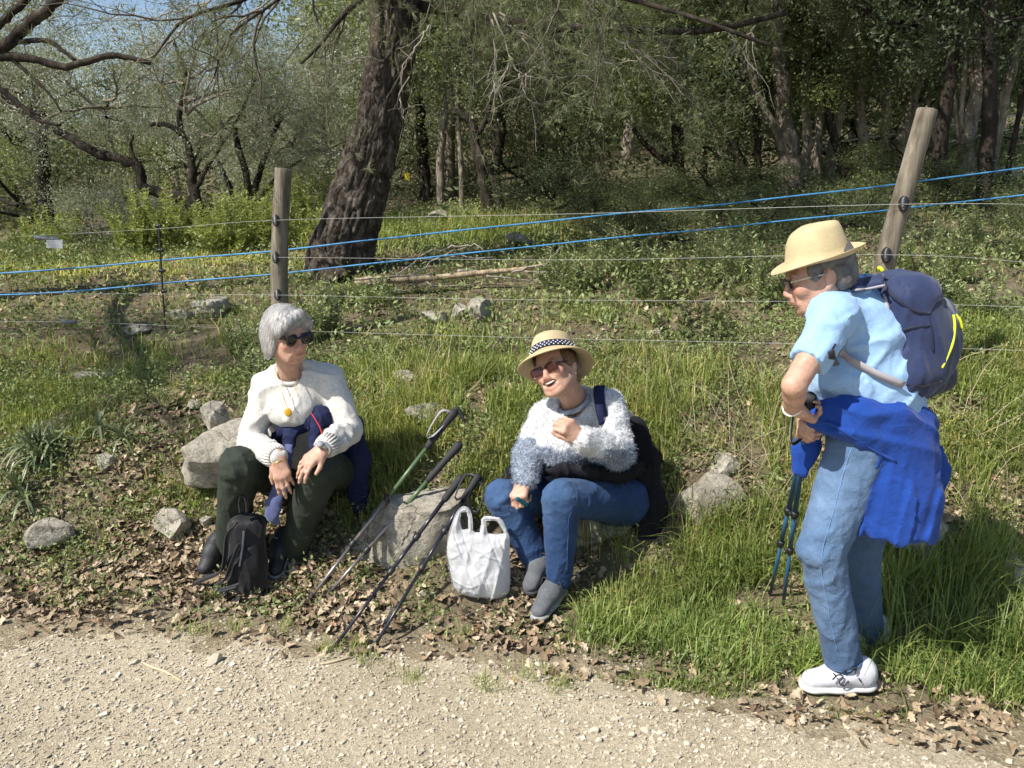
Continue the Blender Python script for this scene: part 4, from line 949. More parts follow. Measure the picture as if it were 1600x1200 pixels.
# ---- low growth under the trees, all over the floor of the wood
M_UNDER = mat_leaf('undergrowth leaf', (0.06, 0.085, 0.035), (0.17, 0.20, 0.09), 0.5, 0.3, 1.0)
rng = np.random.RandomState(71)
def udens(x, y): return np.clip(.45 + 1.5 * fbm(x * .5, y * .5, 17), .04, 1) * sstep(9.0, 11.5, y) * (np.abs(x) < .85 * y)
X, Y = scatter_xy(rng, 5200, -22, 22, 9.0, 30, udens); n = len(X); per = 9; hh = rng.uniform(.12, .5, n)
C = np.repeat(np.stack([X, Y, h(X, Y)], 1), per, 0) + rng.normal(size=(n * per, 3)) * np.repeat(hh, per)[:, None] * np.array((.8, .8, 0)); C[:, 2] += np.repeat(hh, per) * np.abs(rng.normal(0, .8, n * per))
V, F = leaf_quads(rng, C, .085, .5, .4); tag(obj('undergrowth', V, F, M_UNDER, None, False), 'dark low growth covering the floor of the wood', 'undergrowth', kind='stuff')
# ================================================================== fence, tapes, fallen branch
def mat_post():
    m, nt, b = new_mat('weathered post wood')
    n1 = noise(nt, 30, 6, .65, mapscale=(1, 1, .06), dist=.3); n2 = noise(nt, 6, 4)
    c = ramp(nt, n1, [(.3, (.07, .058, .045)), (.5, (.20, .175, .14)), (.72, (.33, .30, .25))])
    c = mixc(nt, 1.0, c, ramp(nt, n2, [(.3, (.7, .68, .64)), (.7, (1.12, 1.1, 1.05))]), 'MULTIPLY')
    nt.links.new(c, b.inputs['Base Color']); b.inputs['Roughness'].default_value = .9; b.inputs['Specular IOR Level'].default_value = .15
    bump(nt, b, n1, .9, .008); return m
M_POST = mat_post()
M_BLACK = mat_plain('black plastic', (.018, .018, .02), .45, spec=.5)
M_WIRE = mat_plain('pale fence wire', (.45, .45, .42), .5)
M_WHITE_TAPE = mat_plain('white tape', (.75, .76, .78), .5)
M_BLUE_TAPE = mat_plain('blue tape', (.06, .235, .46), .5, nscale=6, namt=.35)
def post(name, pts, r, label, seed, ins):
    P = np.array(pts); base = P[0].copy(); root = empty(name, base); rr = np.random.RandomState(seed); n = 46
    Q = resample(P, n); T, N, B = frames(Q, (0, 1, 0)); a = np.arange(40) / 40 * 2 * PI; A, S = np.meshgrid(a, np.linspace(0, 1, n))
    R = np.interp(np.linspace(0, 1, n), np.linspace(0, 1, len(r)), r)[:, None] * (1 + .05 * (vnoise(np.cos(A) * 3 + 9, np.sin(A) * 3 + S * 2 + 9, seed) - .5) + .05 * (vnoise(np.cos(A) * 9 + 9, np.sin(A) * 9 + S * 5 + 30, seed + 2) - .5))
    gr = np.abs(np.sin(A * 1.5 + 2.2 + .8 * np.sin(S * 5 + seed))) < .06; R = R - .006 * gr * (vnoise(A * 2, S * 6, seed + 7) > .4)
    V = (Q[:, None] + R[..., None] * (N[:, None] * np.cos(A)[..., None] + B[:, None] * np.sin(A)[..., None])).reshape(-1, 3)
    i = np.arange(n - 1)[:, None] * 40; j = np.arange(40)[None]; F = np.stack([i + j, i + (j + 1) % 40, i + 40 + (j + 1) % 40, i + 40 + j], -1).reshape(-1, 4)
    rim = V[-40:]; inn = Q[-1] + (rim - Q[-1]) * .93 + T[-1] * .004; ctr = Q[-1] + T[-1] * .005; k = len(V); V = np.vstack([V, inn, ctr])
    jj = np.arange(40); F2 = np.stack([k - 40 + jj, k - 40 + (jj + 1) % 40, k + (jj + 1) % 40, k + jj], 1); F3 = np.stack([np.full(40, k + 40), k + jj, k + (jj + 1) % 40], 1)
    obj('post', V - base, [F, F2, F3], M_POST, root)
    for c in ins:
        mb = MB(); c = np.array(c)
        for z, r1 in ((-.024, .009), (-.016, .015), (-.008, .018), (0, .0185), (.008, .018), (.016, .015), (.024, .009)):
            P_ = np.array([c + (0, .012, z), c + (0, -.012, z - .003)]); mb.add(*tube(P_, r1, 10))
        mb.build('insulator', M_BLACK, root, off=base)
    tag(root, label, 'fence post', 'wooden fence posts'); return root
LY, RY = 4.8, 3.55
b_ = at(440, 520, LY); b_[2] = float(h(b_[0], LY)) - .25
post('fence_post', [b_, at(437, 470, LY), at(437, 380, LY), at(443, 264, LY)], [.052, .052, .049, .047], 'grey upright wooden fence post behind the woman in white', 3, [at(431, 344, LY - .055), at(431, 402, LY - .055), at(434, 460, LY - .055)])
b_ = at(1336, 590, RY); b_[2] = float(h(b_[0], RY)) - .2
post('fence_post', [b_, at(1380, 425, RY), at(1413, 300, RY), at(1449, 172, RY)], [.048, .045, .043, .041], 'leaning pale wooden fence post behind the navy backpack', 6, [at(1412, 318, RY - .05), at(1385, 398, RY - .05)])
def line(name, pts, r, mat, label, cat, group=None, sag=.0, n=60, sides=5, wob=0):
    P = resample(np.array(pts), n) if len(pts) > 2 else np.array(pts[0])[None] + (np.array(pts[1]) - np.array(pts[0]))[None] * np.linspace(0, 1, n)[:, None]
    if wob: P[:, 2] += wob * np.sin(np.linspace(0, 40, n)) * np.sin(np.linspace(0, 7, n))
    V, F = tube(P, r, sides); return tag(obj(name, V, F, mat), label, cat, group)
WG = 'strands of the wire fence'
line('fence_wire', [at(-60, 374, 5.3), at(240, 358, 5.0), at(434, 344, LY - .07), at(900, 334, 4.2), at(1412, 319, RY - .065), at(1680, 321, 3.4)], .0009, M_WIRE, 'topmost pale wire of the fence', 'fence wire', WG)
line('fence_wire', [at(434, 402, LY - .07), at(900, 406, 4.2), at(1385, 398, RY - .065), at(1680, 416, 3.4)], .0008, M_WIRE, 'second wire down, running from the left post to the leaning post', 'fence wire', WG)
line('fence_wire', [at(-60, 456, 5.3), at(190, 459, 5.0), at(436, 461, LY - .07), at(800, 468, 4.3), at(1240, 471, 3.75), at(1380, 473, RY), at(1680, 482, 3.4)], .0008, M_WIRE, 'third wire down, passing behind the navy backpack', 'fence wire', WG)
line('fence_wire', [at(-60, 503, 5.2), at(110, 503, 5.0), at(420, 515, LY - .07), at(800, 527, 4.3), at(1240, 537, 3.75), at(1680, 550, 3.4)], .0008, M_WIRE, 'lowest wire, just above the straw hat', 'fence wire', WG)
TG = 'blue tapes stretched above the bank'
line('blue_tape', [at(-80, 433, 5.6), at(100, 420, 5.6), at(437, 391, 5.6), at(600, 373, 5.6), at(900, 341, 5.7), at(1250, 306, 5.8), at(1680, 252, 5.9)], .0062, M_BLUE_TAPE, 'upper of the two long blue tapes', 'tape', TG, wob=.003)
line('blue_tape', [at(-80, 461, 5.5), at(70, 458, 5.5), at(437, 427, 5.5), at(600, 410, 5.5), at(860, 382, 5.6), at(1230, 345, 5.7), at(1680, 296, 5.8)], .0058, M_BLUE_TAPE, 'lower of the two long blue tapes', 'tape', TG, wob=.003)
line('white_tape', [at(1265, 228, 10.3), at(1370, 213, 10.3), at(1432, 205, 10.3), at(1500, 193, 10.2), at(1640, 172, 10.1)], .012, M_WHITE_TAPE, 'white tape strung between the trunks at right', 'tape')
line('white_tape', [at(1480, 222, 9.6), at(1600, 198, 9.6), at(1660, 186, 9.6)], .005, M_WHITE_TAPE, 'thin white cord low among the trunks at right edge', 'tape')
# step-in stake with four clips
sb = at(257, 508, 5.3); sb[2] = float(h(sb[0], 5.3)); st = empty('electric_fence_stake', sb)
P = np.array([sb - (0, 0, .1), at(256, 480, 5.3), at(252, 420, 5.3), at(248, 350, 5.3)]); V, F = tube(resample(P, 16), .006, 8); obj('rod', V - sb, F, M_BLACK, st)
for a, b in [(247, 353), (250, 391), (253, 423), (256, 455)]:
    c = at(a, b, 5.29); mb = MB(); mb.add(*tube(np.array([c - (.018, 0, 0), c + (.018, 0, 0)]), .011, 8)); mb.add(*tube(np.array([c + (.010, -.012, -.012), c + (.020, -.012, .012)]), .005, 6)); mb.build('clip', M_BLACK, st, off=sb)
tag(st, 'thin black step-in stake with four clips', 'stake')
# tension spring and card on the top wire, handle on the low wire
M_GALV = mat_plain('galvanised steel', (.42, .42, .43), .4, .7)
c0, c1 = at(55, 371, 5.15), at(92, 374, 5.12); mb = MB(); t = np.linspace(0, 1, 150)[:, None]; ang = t * 2 * PI * 24
mb.add(*tube(c0 + (c1 - c0) * t + .013 * np.concatenate([np.zeros_like(t), np.cos(ang), np.sin(ang)], 1), .0025, 4)); o = mb.build('tension_spring', M_GALV, off=c0); o.location = c0
tag(o, 'coiled steel spring on the top wire at far left', 'spring')
c = at(85, 381, 5.1); s = 5.1 / 1250
V = np.array([(-13, 0, -6), (12, 0, -7), (13, 0, 6), (-12, 0, 6)]) * s * np.array((1, 1, 1)); V = np.vstack([V, V + (0, .003, 0)])
o = obj('warning_card', V, np.array([(0, 1, 2, 3), (7, 6, 5, 4), (0, 4, 5, 1), (1, 5, 6, 2), (2, 6, 7, 3), (3, 7, 4, 0)]), mat_plain('grey card', (.55, .56, .56), .5), smooth=False); o.location = c
tag(o, 'small blank grey card hung on the top wire', 'card')
c = at(108, 503, 5.0); mb = MB(); mb.add(*tube(np.array([(-.05, 0, .002), (-.046, 0, .002), (.04, 0, -.001), (.046, 0, -.002)]), np.array([.008, .014, .014, .008]), 12)); mb.add(*tube(np.array([(.046, 0, -.002), (.065, 0, 0), (.075, 0, .006)]), .003, 6))
o = mb.build('gate_handle', mat_plain('grey plastic', (.16, .16, .165), .5)); o.location = c; tag(o, 'dark grey handle tube on the lowest wire', 'handle')
# yellow marker and white mark
c = at(636, 276, 11.8); V = np.array([(-.035, 0, -.045), (.035, 0, -.05), (.035, 0, .05), (-.035, 0, .045)]); V = np.vstack([V, V + (0, .01, 0)])
o = obj('marker_plate', V, np.array([(0, 1, 2, 3), (7, 6, 5, 4), (0, 4, 5, 1), (1, 5, 6, 2), (2, 6, 7, 3), (3, 7, 4, 0)]), mat_plain('yellow enamel', (.75, .62, .03), .4), smooth=False); o.location = c; tag(o, 'small yellow plate on a tree right of the pine', 'marker')
# fallen branch
FB = MB(); r = np.random.RandomState(5); fy = 5.75
def FP(a, b, d=0): return at(a, b, fy + d)
P = resample(np.array([FP(556, 446), FP(610, 441), FP(680, 438), FP(750, 431), FP(820, 424), FP(850, 418)]), 24); P[:, 2] += .02
fb = empty('fallen_branch', P[0]); V, F = tube(P, np.linspace(.034, .012, 24) * (1 + r.normal(0, .05, 24)), 9); obj('bough', V - P[0], F, mat_bark('peeling branch', (.33, .26, .18), (.52, .43, .32), 20, .3, .01), fb)
for pts in [[(575, 444), (620, 430), (660, 398), (700, 388)], [(600, 442), (650, 425), (690, 400), (730, 385)], [(760, 431), (800, 436), (850, 438)], [(800, 426), (850, 412), (880, 385)], [(690, 400), (735, 402), (770, 405)], [(640, 440), (690, 446), (740, 444)], [(820, 424), (860, 425), (890, 430)], [(590, 446), (600, 452), (640, 455)], [(700, 388), (740, 384), (760, 392)]]:
    Q = resample(np.array([FP(a, b, r.uniform(-.05, .05)) for a, b in pts]), 12); Q[1:] += r.normal(0, .008, (11, 3)); V, F = tube(Q, np.linspace(.009, .003, 12), 5); obj('twig', V - P[0], F, M_TWIG, fb)
tag(fb, 'pale fallen branch with bare twigs lying below the pine', 'branch')
# ================================================================== smooth solids: blended shapes meshed by surface nets
def P_cap(a, b, ra, rb=None, flat=None):
    """tapered capsule a-b; flat=(direction, ratio) squashes its section"""
    a = np.asarray(a, np.float32); b = np.asarray(b, np.float32); rb = ra if rb is None else rb
    if flat is not None:
        n = np.asarray(flat[0], np.float32); n = n / np.linalg.norm(n); s = float(flat[1])
    else: n = None; s = 1.0
    ab = b - a
    if n is not None: ab = ab + n * (ab @ n) * (1 / s - 1)
    L2 = float(ab @ ab) + 1e-12
    def f(P):
        q = P - a
        if n is not None: q = q + (q @ n)[..., None] * n * (1 / s - 1)
        t = np.clip((q @ ab) / L2, 0, 1)
        return (np.linalg.norm(q - t[..., None] * ab, axis=-1) - (ra + (rb - ra) * t)) * (1 if s == 1 else (s + 1) / 2)
    return f, (np.asarray(a) + np.asarray(b)) / 2, float(np.linalg.norm(np.asarray(b) - np.asarray(a))) / 2 + max(ra, rb)
def P_ell(c, r, R=None):
    c = np.asarray(c, np.float32); r = np.asarray(r, np.float32); Rm = None if R is None else np.asarray(R, np.float32)
    def f(P):
        q = P - c
        if Rm is not None: q = q @ Rm
        k0 = np.linalg.norm(q / r, axis=-1); k1 = np.linalg.norm(q / (r * r), axis=-1)
        return k0 * (k0 - 1) / (k1 + 1e-9)
    return f, c, float(r.max())
def P_box(c, hf, rad, R=None):
    c = np.asarray(c, np.float32); hf = np.asarray(hf, np.float32) - rad; Rm = None if R is None else np.asarray(R, np.float32)
    def f(P):
        q = P - c
        if Rm is not None: q = q @ Rm
        q = np.abs(q) - hf
        return np.linalg.norm(np.maximum(q, 0), axis=-1) + np.minimum(q.max(-1), 0) - rad
    return f, c, float(np.linalg.norm(hf)) + rad
_CE = np.array([(0, 0, 0), (1, 0, 0), (0, 1, 0), (1, 1, 0), (0, 0, 1), (1, 0, 1), (0, 1, 1), (1, 1, 1)])
_ED = [(0, 1), (2, 3), (4, 5), (6, 7), (0, 2), (1, 3), (4, 6), (5, 7), (0, 4), (1, 5), (2, 6), (3, 7)]
class SDF:
    def __init__(s, k=.02): s.ops = []; s.k = k
    def u(s, prim, k=None): s.ops.append((0, s.k if k is None else k, prim)); return s
    def sub(s, prim, k=None): s.ops.append((1, s.k if k is None else k, prim)); return s
    def cap(s, a, b, ra, rb=None, flat=None, k=None): return s.u(P_cap(a, b, ra, rb, flat), k)
    def ell(s, c, r, R=None, k=None): return s.u(P_ell(c, r, R), k)
    def chain(s, pts, rad, k=None, flat=None):
        for i in range(len(pts) - 1): s.cap(pts[i], pts[i + 1], rad[i], rad[i + 1], flat, k)
        return s
    def mesh(s, vox, disp=None, pad=.02):
        lo = np.min([o[2][1] - o[2][2] for o in s.ops if o[0] == 0], 0) - pad; hi = np.max([o[2][1] + o[2][2] for o in s.ops if o[0] == 0], 0) + pad
        B = 8; nb = np.ceil((hi - lo) / (vox * B)).astype(int) + 1
        I = np.stack(np.meshgrid(*[np.arange(k) for k in nb], indexing='ij'), -1).reshape(-1, 3)
        ctr = (lo + (I + .5) * B * vox - .5 * vox).astype(np.float32); diag = B * vox * .87
        def comb(d, op, k, e):
            if op == 0:
                g = np.maximum(k - np.abs(d - e), 0) / k; return np.minimum(d, e) - g * g * k * .25
            e = -e; g = np.maximum(k - np.abs(d - e), 0) / k; return np.maximum(d, e) + g * g * k * .25
        d = np.full(len(ctr), 1.0, np.float32)
        for op, k, (f, c, R) in s.ops: d = comb(d, op, k, f(ctr))
        act = np.abs(d) < diag * 1.35 + .012
        D = np.repeat(np.repeat(np.repeat(np.where(d < 0, -1, 1).astype(np.float32).reshape(nb), B, 0), B, 1), B, 2)
        bi = np.nonzero(act)[0]; o8 = np.stack(np.meshgrid(np.arange(B), np.arange(B), np.arange(B), indexing='ij'), -1).reshape(-1, 3)
        for st in range(0, len(bi), 1500):
            b = bi[st:st + 1500]; idx = (I[b][:, None] * B + o8[None]); P = (lo + idx * vox).astype(np.float32); dv = np.full(P.shape[:2], .3, np.float32); cc = ctr[b]
            for op, k, (f, c, R) in s.ops:
                m = np.linalg.norm(cc - c, axis=1) - R < diag * 2 + k + .015
                if m.any(): dv[m] = comb(dv[m], op, k, f(P[m]))
            if disp is not None: dv = dv + disp(P.reshape(-1, 3)).reshape(dv.shape)
            D[idx[..., 0], idx[..., 1], idx[..., 2]] = dv
        ins = D < 0; nx, ny, nz = D.shape
        cnt = np.zeros((nx - 1, ny - 1, nz - 1), np.int8)
        for a, b, c in _CE: cnt += ins[a:nx - 1 + a, b:ny - 1 + b, c:nz - 1 + c]
        cell = np.argwhere((cnt > 0) & (cnt < 8)); vals = np.stack([D[cell[:, 0] + a, cell[:, 1] + b, cell[:, 2] + c] for a, b, c in _CE], 1)
        acc = np.zeros((len(cell), 3)); num = np.zeros(len(cell))
        for a, b in _ED:
            va, vb = vals[:, a], vals[:, b]; m = (va < 0) != (vb < 0); t = np.where(m, va / (va - vb + 1e-12), 0)
            p = _CE[a][None] + (_CE[b] - _CE[a])[None] * t[:, None]; acc += np.where(m[:, None], p, 0); num += m
        V = lo + (cell + acc / num[:, None]) * vox
        ix = np.full(cnt.shape, -1, np.int32); ix[cell[:, 0], cell[:, 1], cell[:, 2]] = np.arange(len(cell))
        F = []
        for ax in range(3):
            s0 = [slice(None)] * 3; s1 = [slice(None)] * 3; s0[ax] = slice(0, -1); s1[ax] = slice(1, None)
            ch = ins[tuple(s0)] != ins[tuple(s1)]; e = np.argwhere(ch); u, w = [(1, 2), (2, 0), (0, 1)][ax]
            e = e[(e[:, u] > 0) & (e[:, w] > 0) & (e[:, u] < D.shape[u] - 1) & (e[:, w] < D.shape[w] - 1)]
            flip = ins[e[:, 0], e[:, 1], e[:, 2]]
            def at_(du, dw):
                q = e.copy(); q[:, u] -= du; q[:, w] -= dw; return ix[q[:, 0], q[:, 1], q[:, 2]]
            q = np.stack([at_(1, 1), at_(0, 1), at_(0, 0), at_(1, 0)], 1); q[~flip] = q[~flip][:, ::-1]; F.append(q)
        F = np.concatenate(F); F = F[(F >= 0).all(1)]
        return V, F
def soften(V, F, it=2, lam=.5):
    """a few rounds of vertex averaging"""
    n = len(V); E = np.concatenate([F[:, [0, 1]], F[:, [1, 2]], F[:, [2, 3]], F[:, [3, 0]]]); deg = np.bincount(E[:, 0], minlength=n) + np.bincount(E[:, 1], minlength=n)
    for _ in range(it):
        S = np.zeros_like(V)
        for k in range(3): S[:, k] = np.bincount(E[:, 0], V[E[:, 1], k], n) + np.bincount(E[:, 1], V[E[:, 0], k], n)
        V = V + lam * (S / np.maximum(deg, 1)[:, None] - V)
    return V
def vnormals(V, F):
    a = V[F[:, 0]]; n = np.cross(V[F[:, 2]] - a, V[F[:, 3 if F.shape[1] == 4 else 1]] - V[F[:, 1]]); N = np.zeros_like(V)
    for k in range(F.shape[1]):
        for c in range(3): N[:, c] += np.bincount(F[:, k], n[:, c], len(V))
    return unit(N)
# ================================================================== people
def mat_skin():
    m, nt, b = new_mat('skin')
    c = mixc(nt, 1.0, ramp(nt, noise(nt, 38, 5), [(.3, (.42, .235, .165)), (.7, (.55, .345, .255))]), tint_node(nt), 'MULTIPLY')
    nt.links.new(c, b.inputs['Base Color']); b.inputs['Roughness'].default_value = .5; b.inputs['Specular IOR Level'].default_value = .35
    b.inputs['Subsurface Weight'].default_value = .12; b.inputs['Subsurface Radius'].default_value = (.012, .005, .003); b.inputs['Subsurface Scale'].default_value = .5
    p_ = bump(nt, b, noise(nt, 130, 4, .7), .45, .002); bump(nt, b, noise(nt, 42, 3, .6, dist=1.0), .4, .006, p_); return m
def mat_cloth(name, c1, c2, nscale=5, weave=500, wstr=.25, rough=.85, tint=False, fold=None, sheen=.2, axis=(1, 1, 1)):
    m, nt, b = new_mat(name)
    c = ramp(nt, noise(nt, nscale, 5, .6), [(.3, c1), (.7, c2)])
    c = mixc(nt, 1.0, c, ramp(nt, noise(nt, weave * .6, 2, mapscale=axis), [(.3, (.82, .82, .82)), (.7, (1.12, 1.12, 1.12))]), 'MULTIPLY')
    if tint: c = mixc(nt, 1.0, c, tint_node(nt), 'MULTIPLY')
    nt.links.new(c, b.inputs['Base Color']); b.inputs['Roughness'].default_value = rough; b.inputs['Specular IOR Level'].default_value = .2; b.inputs['Sheen Weight'].default_value = sheen
    p = bump(nt, b, noise(nt, weave, 2, mapscale=axis), wstr, .002)
    if fold: bump(nt, b, noise(nt, fold, 3, .5, dist=.5), .5, .02, p)
    return m
M_SKIN = mat_skin()
M_KNIT = mat_cloth('cream knit', (.56, .54, .50), (.62, .60, .555), 6, 260, .6)
M_TROUSER = mat_cloth('dark green corduroy', (.026, .034, .026), (.042, .052, .04), 6, 500, .3, sheen=0, fold=16)
M_NAVY = mat_cloth('navy cloth', (.012, .016, .05), (.02, .026, .075), 6, 500, .2, sheen=0, fold=16)
M_NAVY_IN = mat_cloth('slate blue lining', (.07, .085, .19), (.09, .11, .23), 6, 500, .2)
M_JEAN = mat_cloth('blue denim', (.016, .040, .112), (.032, .070, .17), 7, 700, .35, .8, True, fold=22, sheen=.05)
M_JEAN_L = mat_cloth('faded denim', (.062, .12, .235), (.105, .175, .305), 8, 700, .35, .8, True, fold=22, sheen=.05)
M_SHIRT = mat_cloth('pale blue jersey', (.27, .44, .68), (.30, .475, .71), 5, 800, .15, fold=12)
M_FLEECE = mat_cloth('royal blue fleece', (.009, .045, .25), (.014, .062, .31), 7, 420, .45, .9, fold=16, sheen=.1)
M_BLACKCLOTH = mat_cloth('black cloth', (.008, .008, .011), (.014, .014, .018), 6, 500, .2, sheen=0, fold=16)
M_FLUFF = mat_cloth('eyelash yarn', (.60, .61, .635), (.66, .67, .69), 20, 200, .7, .9, True)
def mat_straw(name, c1, c2):
    m, nt, b = new_mat(name); n1 = noise(nt, 240, 2, mapscale=(1, 1, 2.2)); n2 = noise(nt, 14, 4)
    c = mixc(nt, 1.0, ramp(nt, n1, [(.3, c1), (.7, c2)]), ramp(nt, n2, [(.3, (.88, .87, .84)), (.7, (1.06, 1.05, 1.03))]), 'MULTIPLY'); nt.links.new(c, b.inputs['Base Color']); b.inputs['Roughness'].default_value = .7
    w = nt.nodes.new('ShaderNodeTexWave'); w.inputs['Scale'].default_value = 85; w.inputs['Distortion'].default_value = 1.5; w.bands_direction = 'Z'; tc = nt.nodes.new('ShaderNodeTexCoord'); nt.links.new(tc.outputs['Object'], w.inputs['Vector'])
    p = bump(nt, b, w.outputs['Fac'], .2, .0015); bump(nt, b, n1, .4, .002, p)
    tr = nt.nodes.new('ShaderNodeBsdfTranslucent'); mx = nt.nodes.new('ShaderNodeMixShader'); mx.inputs[0].default_value = .22; nt.links.new(c, tr.inputs[0]); nt.links.new(b.outputs[0], mx.inputs[1]); nt.links.new(tr.outputs[0], mx.inputs[2]); nt.links.new(mx.outputs[0], nt.nodes['Material Output'].inputs[0]); return m
M_STRAW1 = mat_straw('natural straw weave', (.56, .45, .26), (.68, .56, .36)); M_STRAW2 = mat_straw('pale straw weave', (.58, .48, .27), (.70, .59, .37))
def mat_hair():
    m, nt, b = new_mat('silver hair'); geo = nt.nodes.new('ShaderNodeNewGeometry')
    nt.links.new(ramp(nt, geo.outputs['Random Per Island'], [(0, (.22, .21, .205)), (.4, (.40, .385, .375)), (1, (.62, .605, .59))]), b.inputs['Base Color']); b.inputs['Roughness'].default_value = .4; return m
M_HAIRG = mat_hair()
M_HAIRB = mat_plain('auburn grey hair', (.15, .085, .05), .45, nscale=60, namt=.35)
M_HAIRD = mat_plain('dark greying hair', (.11, .10, .095), .45, nscale=60, namt=.5)
M_GLOSS = mat_plain('black acetate', (.008, .008, .009), .12, spec=.6)
M_TINT = mat_plain('wine tinted lens', (.045, .010, .010), .08, spec=.4)
M_FRAMEB = mat_plain('brown acetate', (.06, .02, .016), .2, spec=.5)
M_GOLD = mat_plain('gold', (.75, .52, .18), .28, 1.0); M_SILVER = mat_plain('silver', (.7, .7, .7), .3, 1.0)
M_TEETH = mat_plain('teeth', (.80, .77, .70), .3); M_MOUTH = mat_plain('mouth', (.10, .022, .02), .4)
M_SHOE_B = mat_plain('black shoe leather', (.018, .019, .022), .62, nscale=30, bscale=90, bstr=.3); M_SHOE_G = mat_cloth('grey trainer', (.085, .092, .10), (.13, .138, .15), 20, 300, .5)
M_SHOE_W = mat_plain('white trainer', (.55, .55, .60), .5, nscale=30, namt=.05, bscale=120, bstr=.2); M_SOLE_D = mat_plain('dark sole', (.03, .03, .032), .7); M_SOLE_G = mat_plain('grey sole', (.25, .26, .27), .6); M_SOLE_W = mat_plain('white sole', (.62, .61, .60), .5)
M_SOCK_P = mat_cloth('pale sock', (.42, .36, .38), (.5, .44, .45), 9, 400, .4)
M_INK = mat_plain('ink print', (.02, .02, .03), .6)

def head(S, c, R, scale=1.0, smile=0.0, open_mouth=False):
    """blends a head with a face into S; local frame: face looks along -y, z up"""
    c = np.asarray(c)
    def p(x, y, z): return c + R @ (np.array((x, y, z)) * scale)
    def E(x, y, z, r, k): S.ell(p(x, y, z), np.array(r) * scale, R, k)
    def K(a, b, ra, rb, k): S.cap(p(*a), p(*b), ra * scale, rb * scale, None, k)
    E(0, .018, .028, (.073, .093, .085), .01); E(0, -.03, -.035, (.060, .058, .075), .03)
    for s in (-1, 1):
        K((s * .052, .01, -.045), (s * .028, -.062, -.092), .022, .018, .03)      # jaw
        E(s * .037, -.064, -.028 + .004 * smile, (.025, .022, .022 + .004 * smile), .02)  # cheek
        E(s * .034, -.074, .021, (.022, .013, .009), .014)                           # brow
        E(s * .0755, .018, -.012, (.008, .015, .027), .006); E(s * .080, .025, -.008, (.0055, .012, .022), .006)   # ear
        E(s * .074, .006, -.038, (.007, .008, .010), .006)                           # lobe
        S.sub(P_ell(p(s * .031, -.099, -.001), np.array((.017, .017, .010)) * scale, R), .012)
        S.ell(p(s * .031, -.079, -.001), np.array((.012, .012, .0115)) * scale, R, .003)
        K((s * .024, -.086, -.045), (s * .033, -.078, -.070), .006, .005, .014)    # fold beside the mouth
        E(s * .011, -.098, -.041, (.0075, .009, .007), .006)                         # nostril wing
    E(0, -.066, -.100, (.021, .020, .016), .018)                                     # chin
    K((0, -.086, .008), (0, -.101, -.030), .007, .0105, .012); E(0, -.104, -.034, (.011, .009, .009), .008)
    E(0, -.083, -.062, (.028, .016, .018), .014)
    if open_mouth:
        ms = [(-.029, -.078, -.0525), (-.018, -.092, -.0625), (0, -.100, -.0685), (.018, -.092, -.0625), (.029, -.078, -.0525)]; mr = [.0045, .0105, .0135, .0105, .0045]
        for i in range(4): S.sub(P_cap(p(*ms[i]), p(*ms[i + 1]), mr[i] * scale, mr[i + 1] * scale), .005)
        for s in (-1, 1): K((0, -.0935, -.0535), (s * .027, -.080, -.0475), .0042, .0030, .004); K((0, -.086, -.0845), (s * .024, -.078, -.066), .0055, .0035, .006); E(s * .040, -.066, -.024, (.024, .022, .018), .014)
    else:
        E(0, -.0965, -.0595, (.021, .0075, .0045), .004); E(0, -.094, -.0685, (.018, .008, .0052), .004)
    return p
def head_tint(V, c, R, scale=1.0, open_mouth=False, ruddy=1.0):
    q = ((V - np.asarray(c)) @ R) / scale; T = np.ones((len(V), 3))
    near = np.linalg.norm(q, axis=1) < .17
    def blot(x, y, z, rx, ry, rz, col, pw=1.0):
        w = np.exp(-(((q[:, 0] - x) / rx) ** 2 + ((q[:, 1] - y) / ry) ** 2 + ((q[:, 2] - z) / rz) ** 2) ** pw) * near
        T[:] = T * (1 - w[:, None]) + T * np.array(col) * w[:, None]
    for s in (-1, 1):
        blot(s * .04, -.075, -.03, .028, .04, .022, (1.0, .90 - .05 * ruddy, .90 - .05 * ruddy)); blot(s * .033, -.085, .022, .022, .02, .005, (.55, .5, .48), 2)
        blot(s * .031, -.09, -.001, .015, .012, .006, (.75, .62, .58), 2)
    blot(0, -.108, -.033, .014, .014, .012, (1.05, .82, .80))
    if open_mouth:
        blot(0, -.080, -.066, .025, .017, .0110, (.14, .05, .05), 3); blot(0, -.092, -.0520, .027, .012, .0035, (.92, .62, .62), 2); blot(0, -.088, -.084, .022, .012, .005, (.92, .62, .62), 2)
    else: blot(0, -.10, -.064, .023, .014, .0085, (.88, .60, .60), 2); blot(0, -.10, -.064, .024, .014, .0014, (.55, .5, .5), 2)
    return T
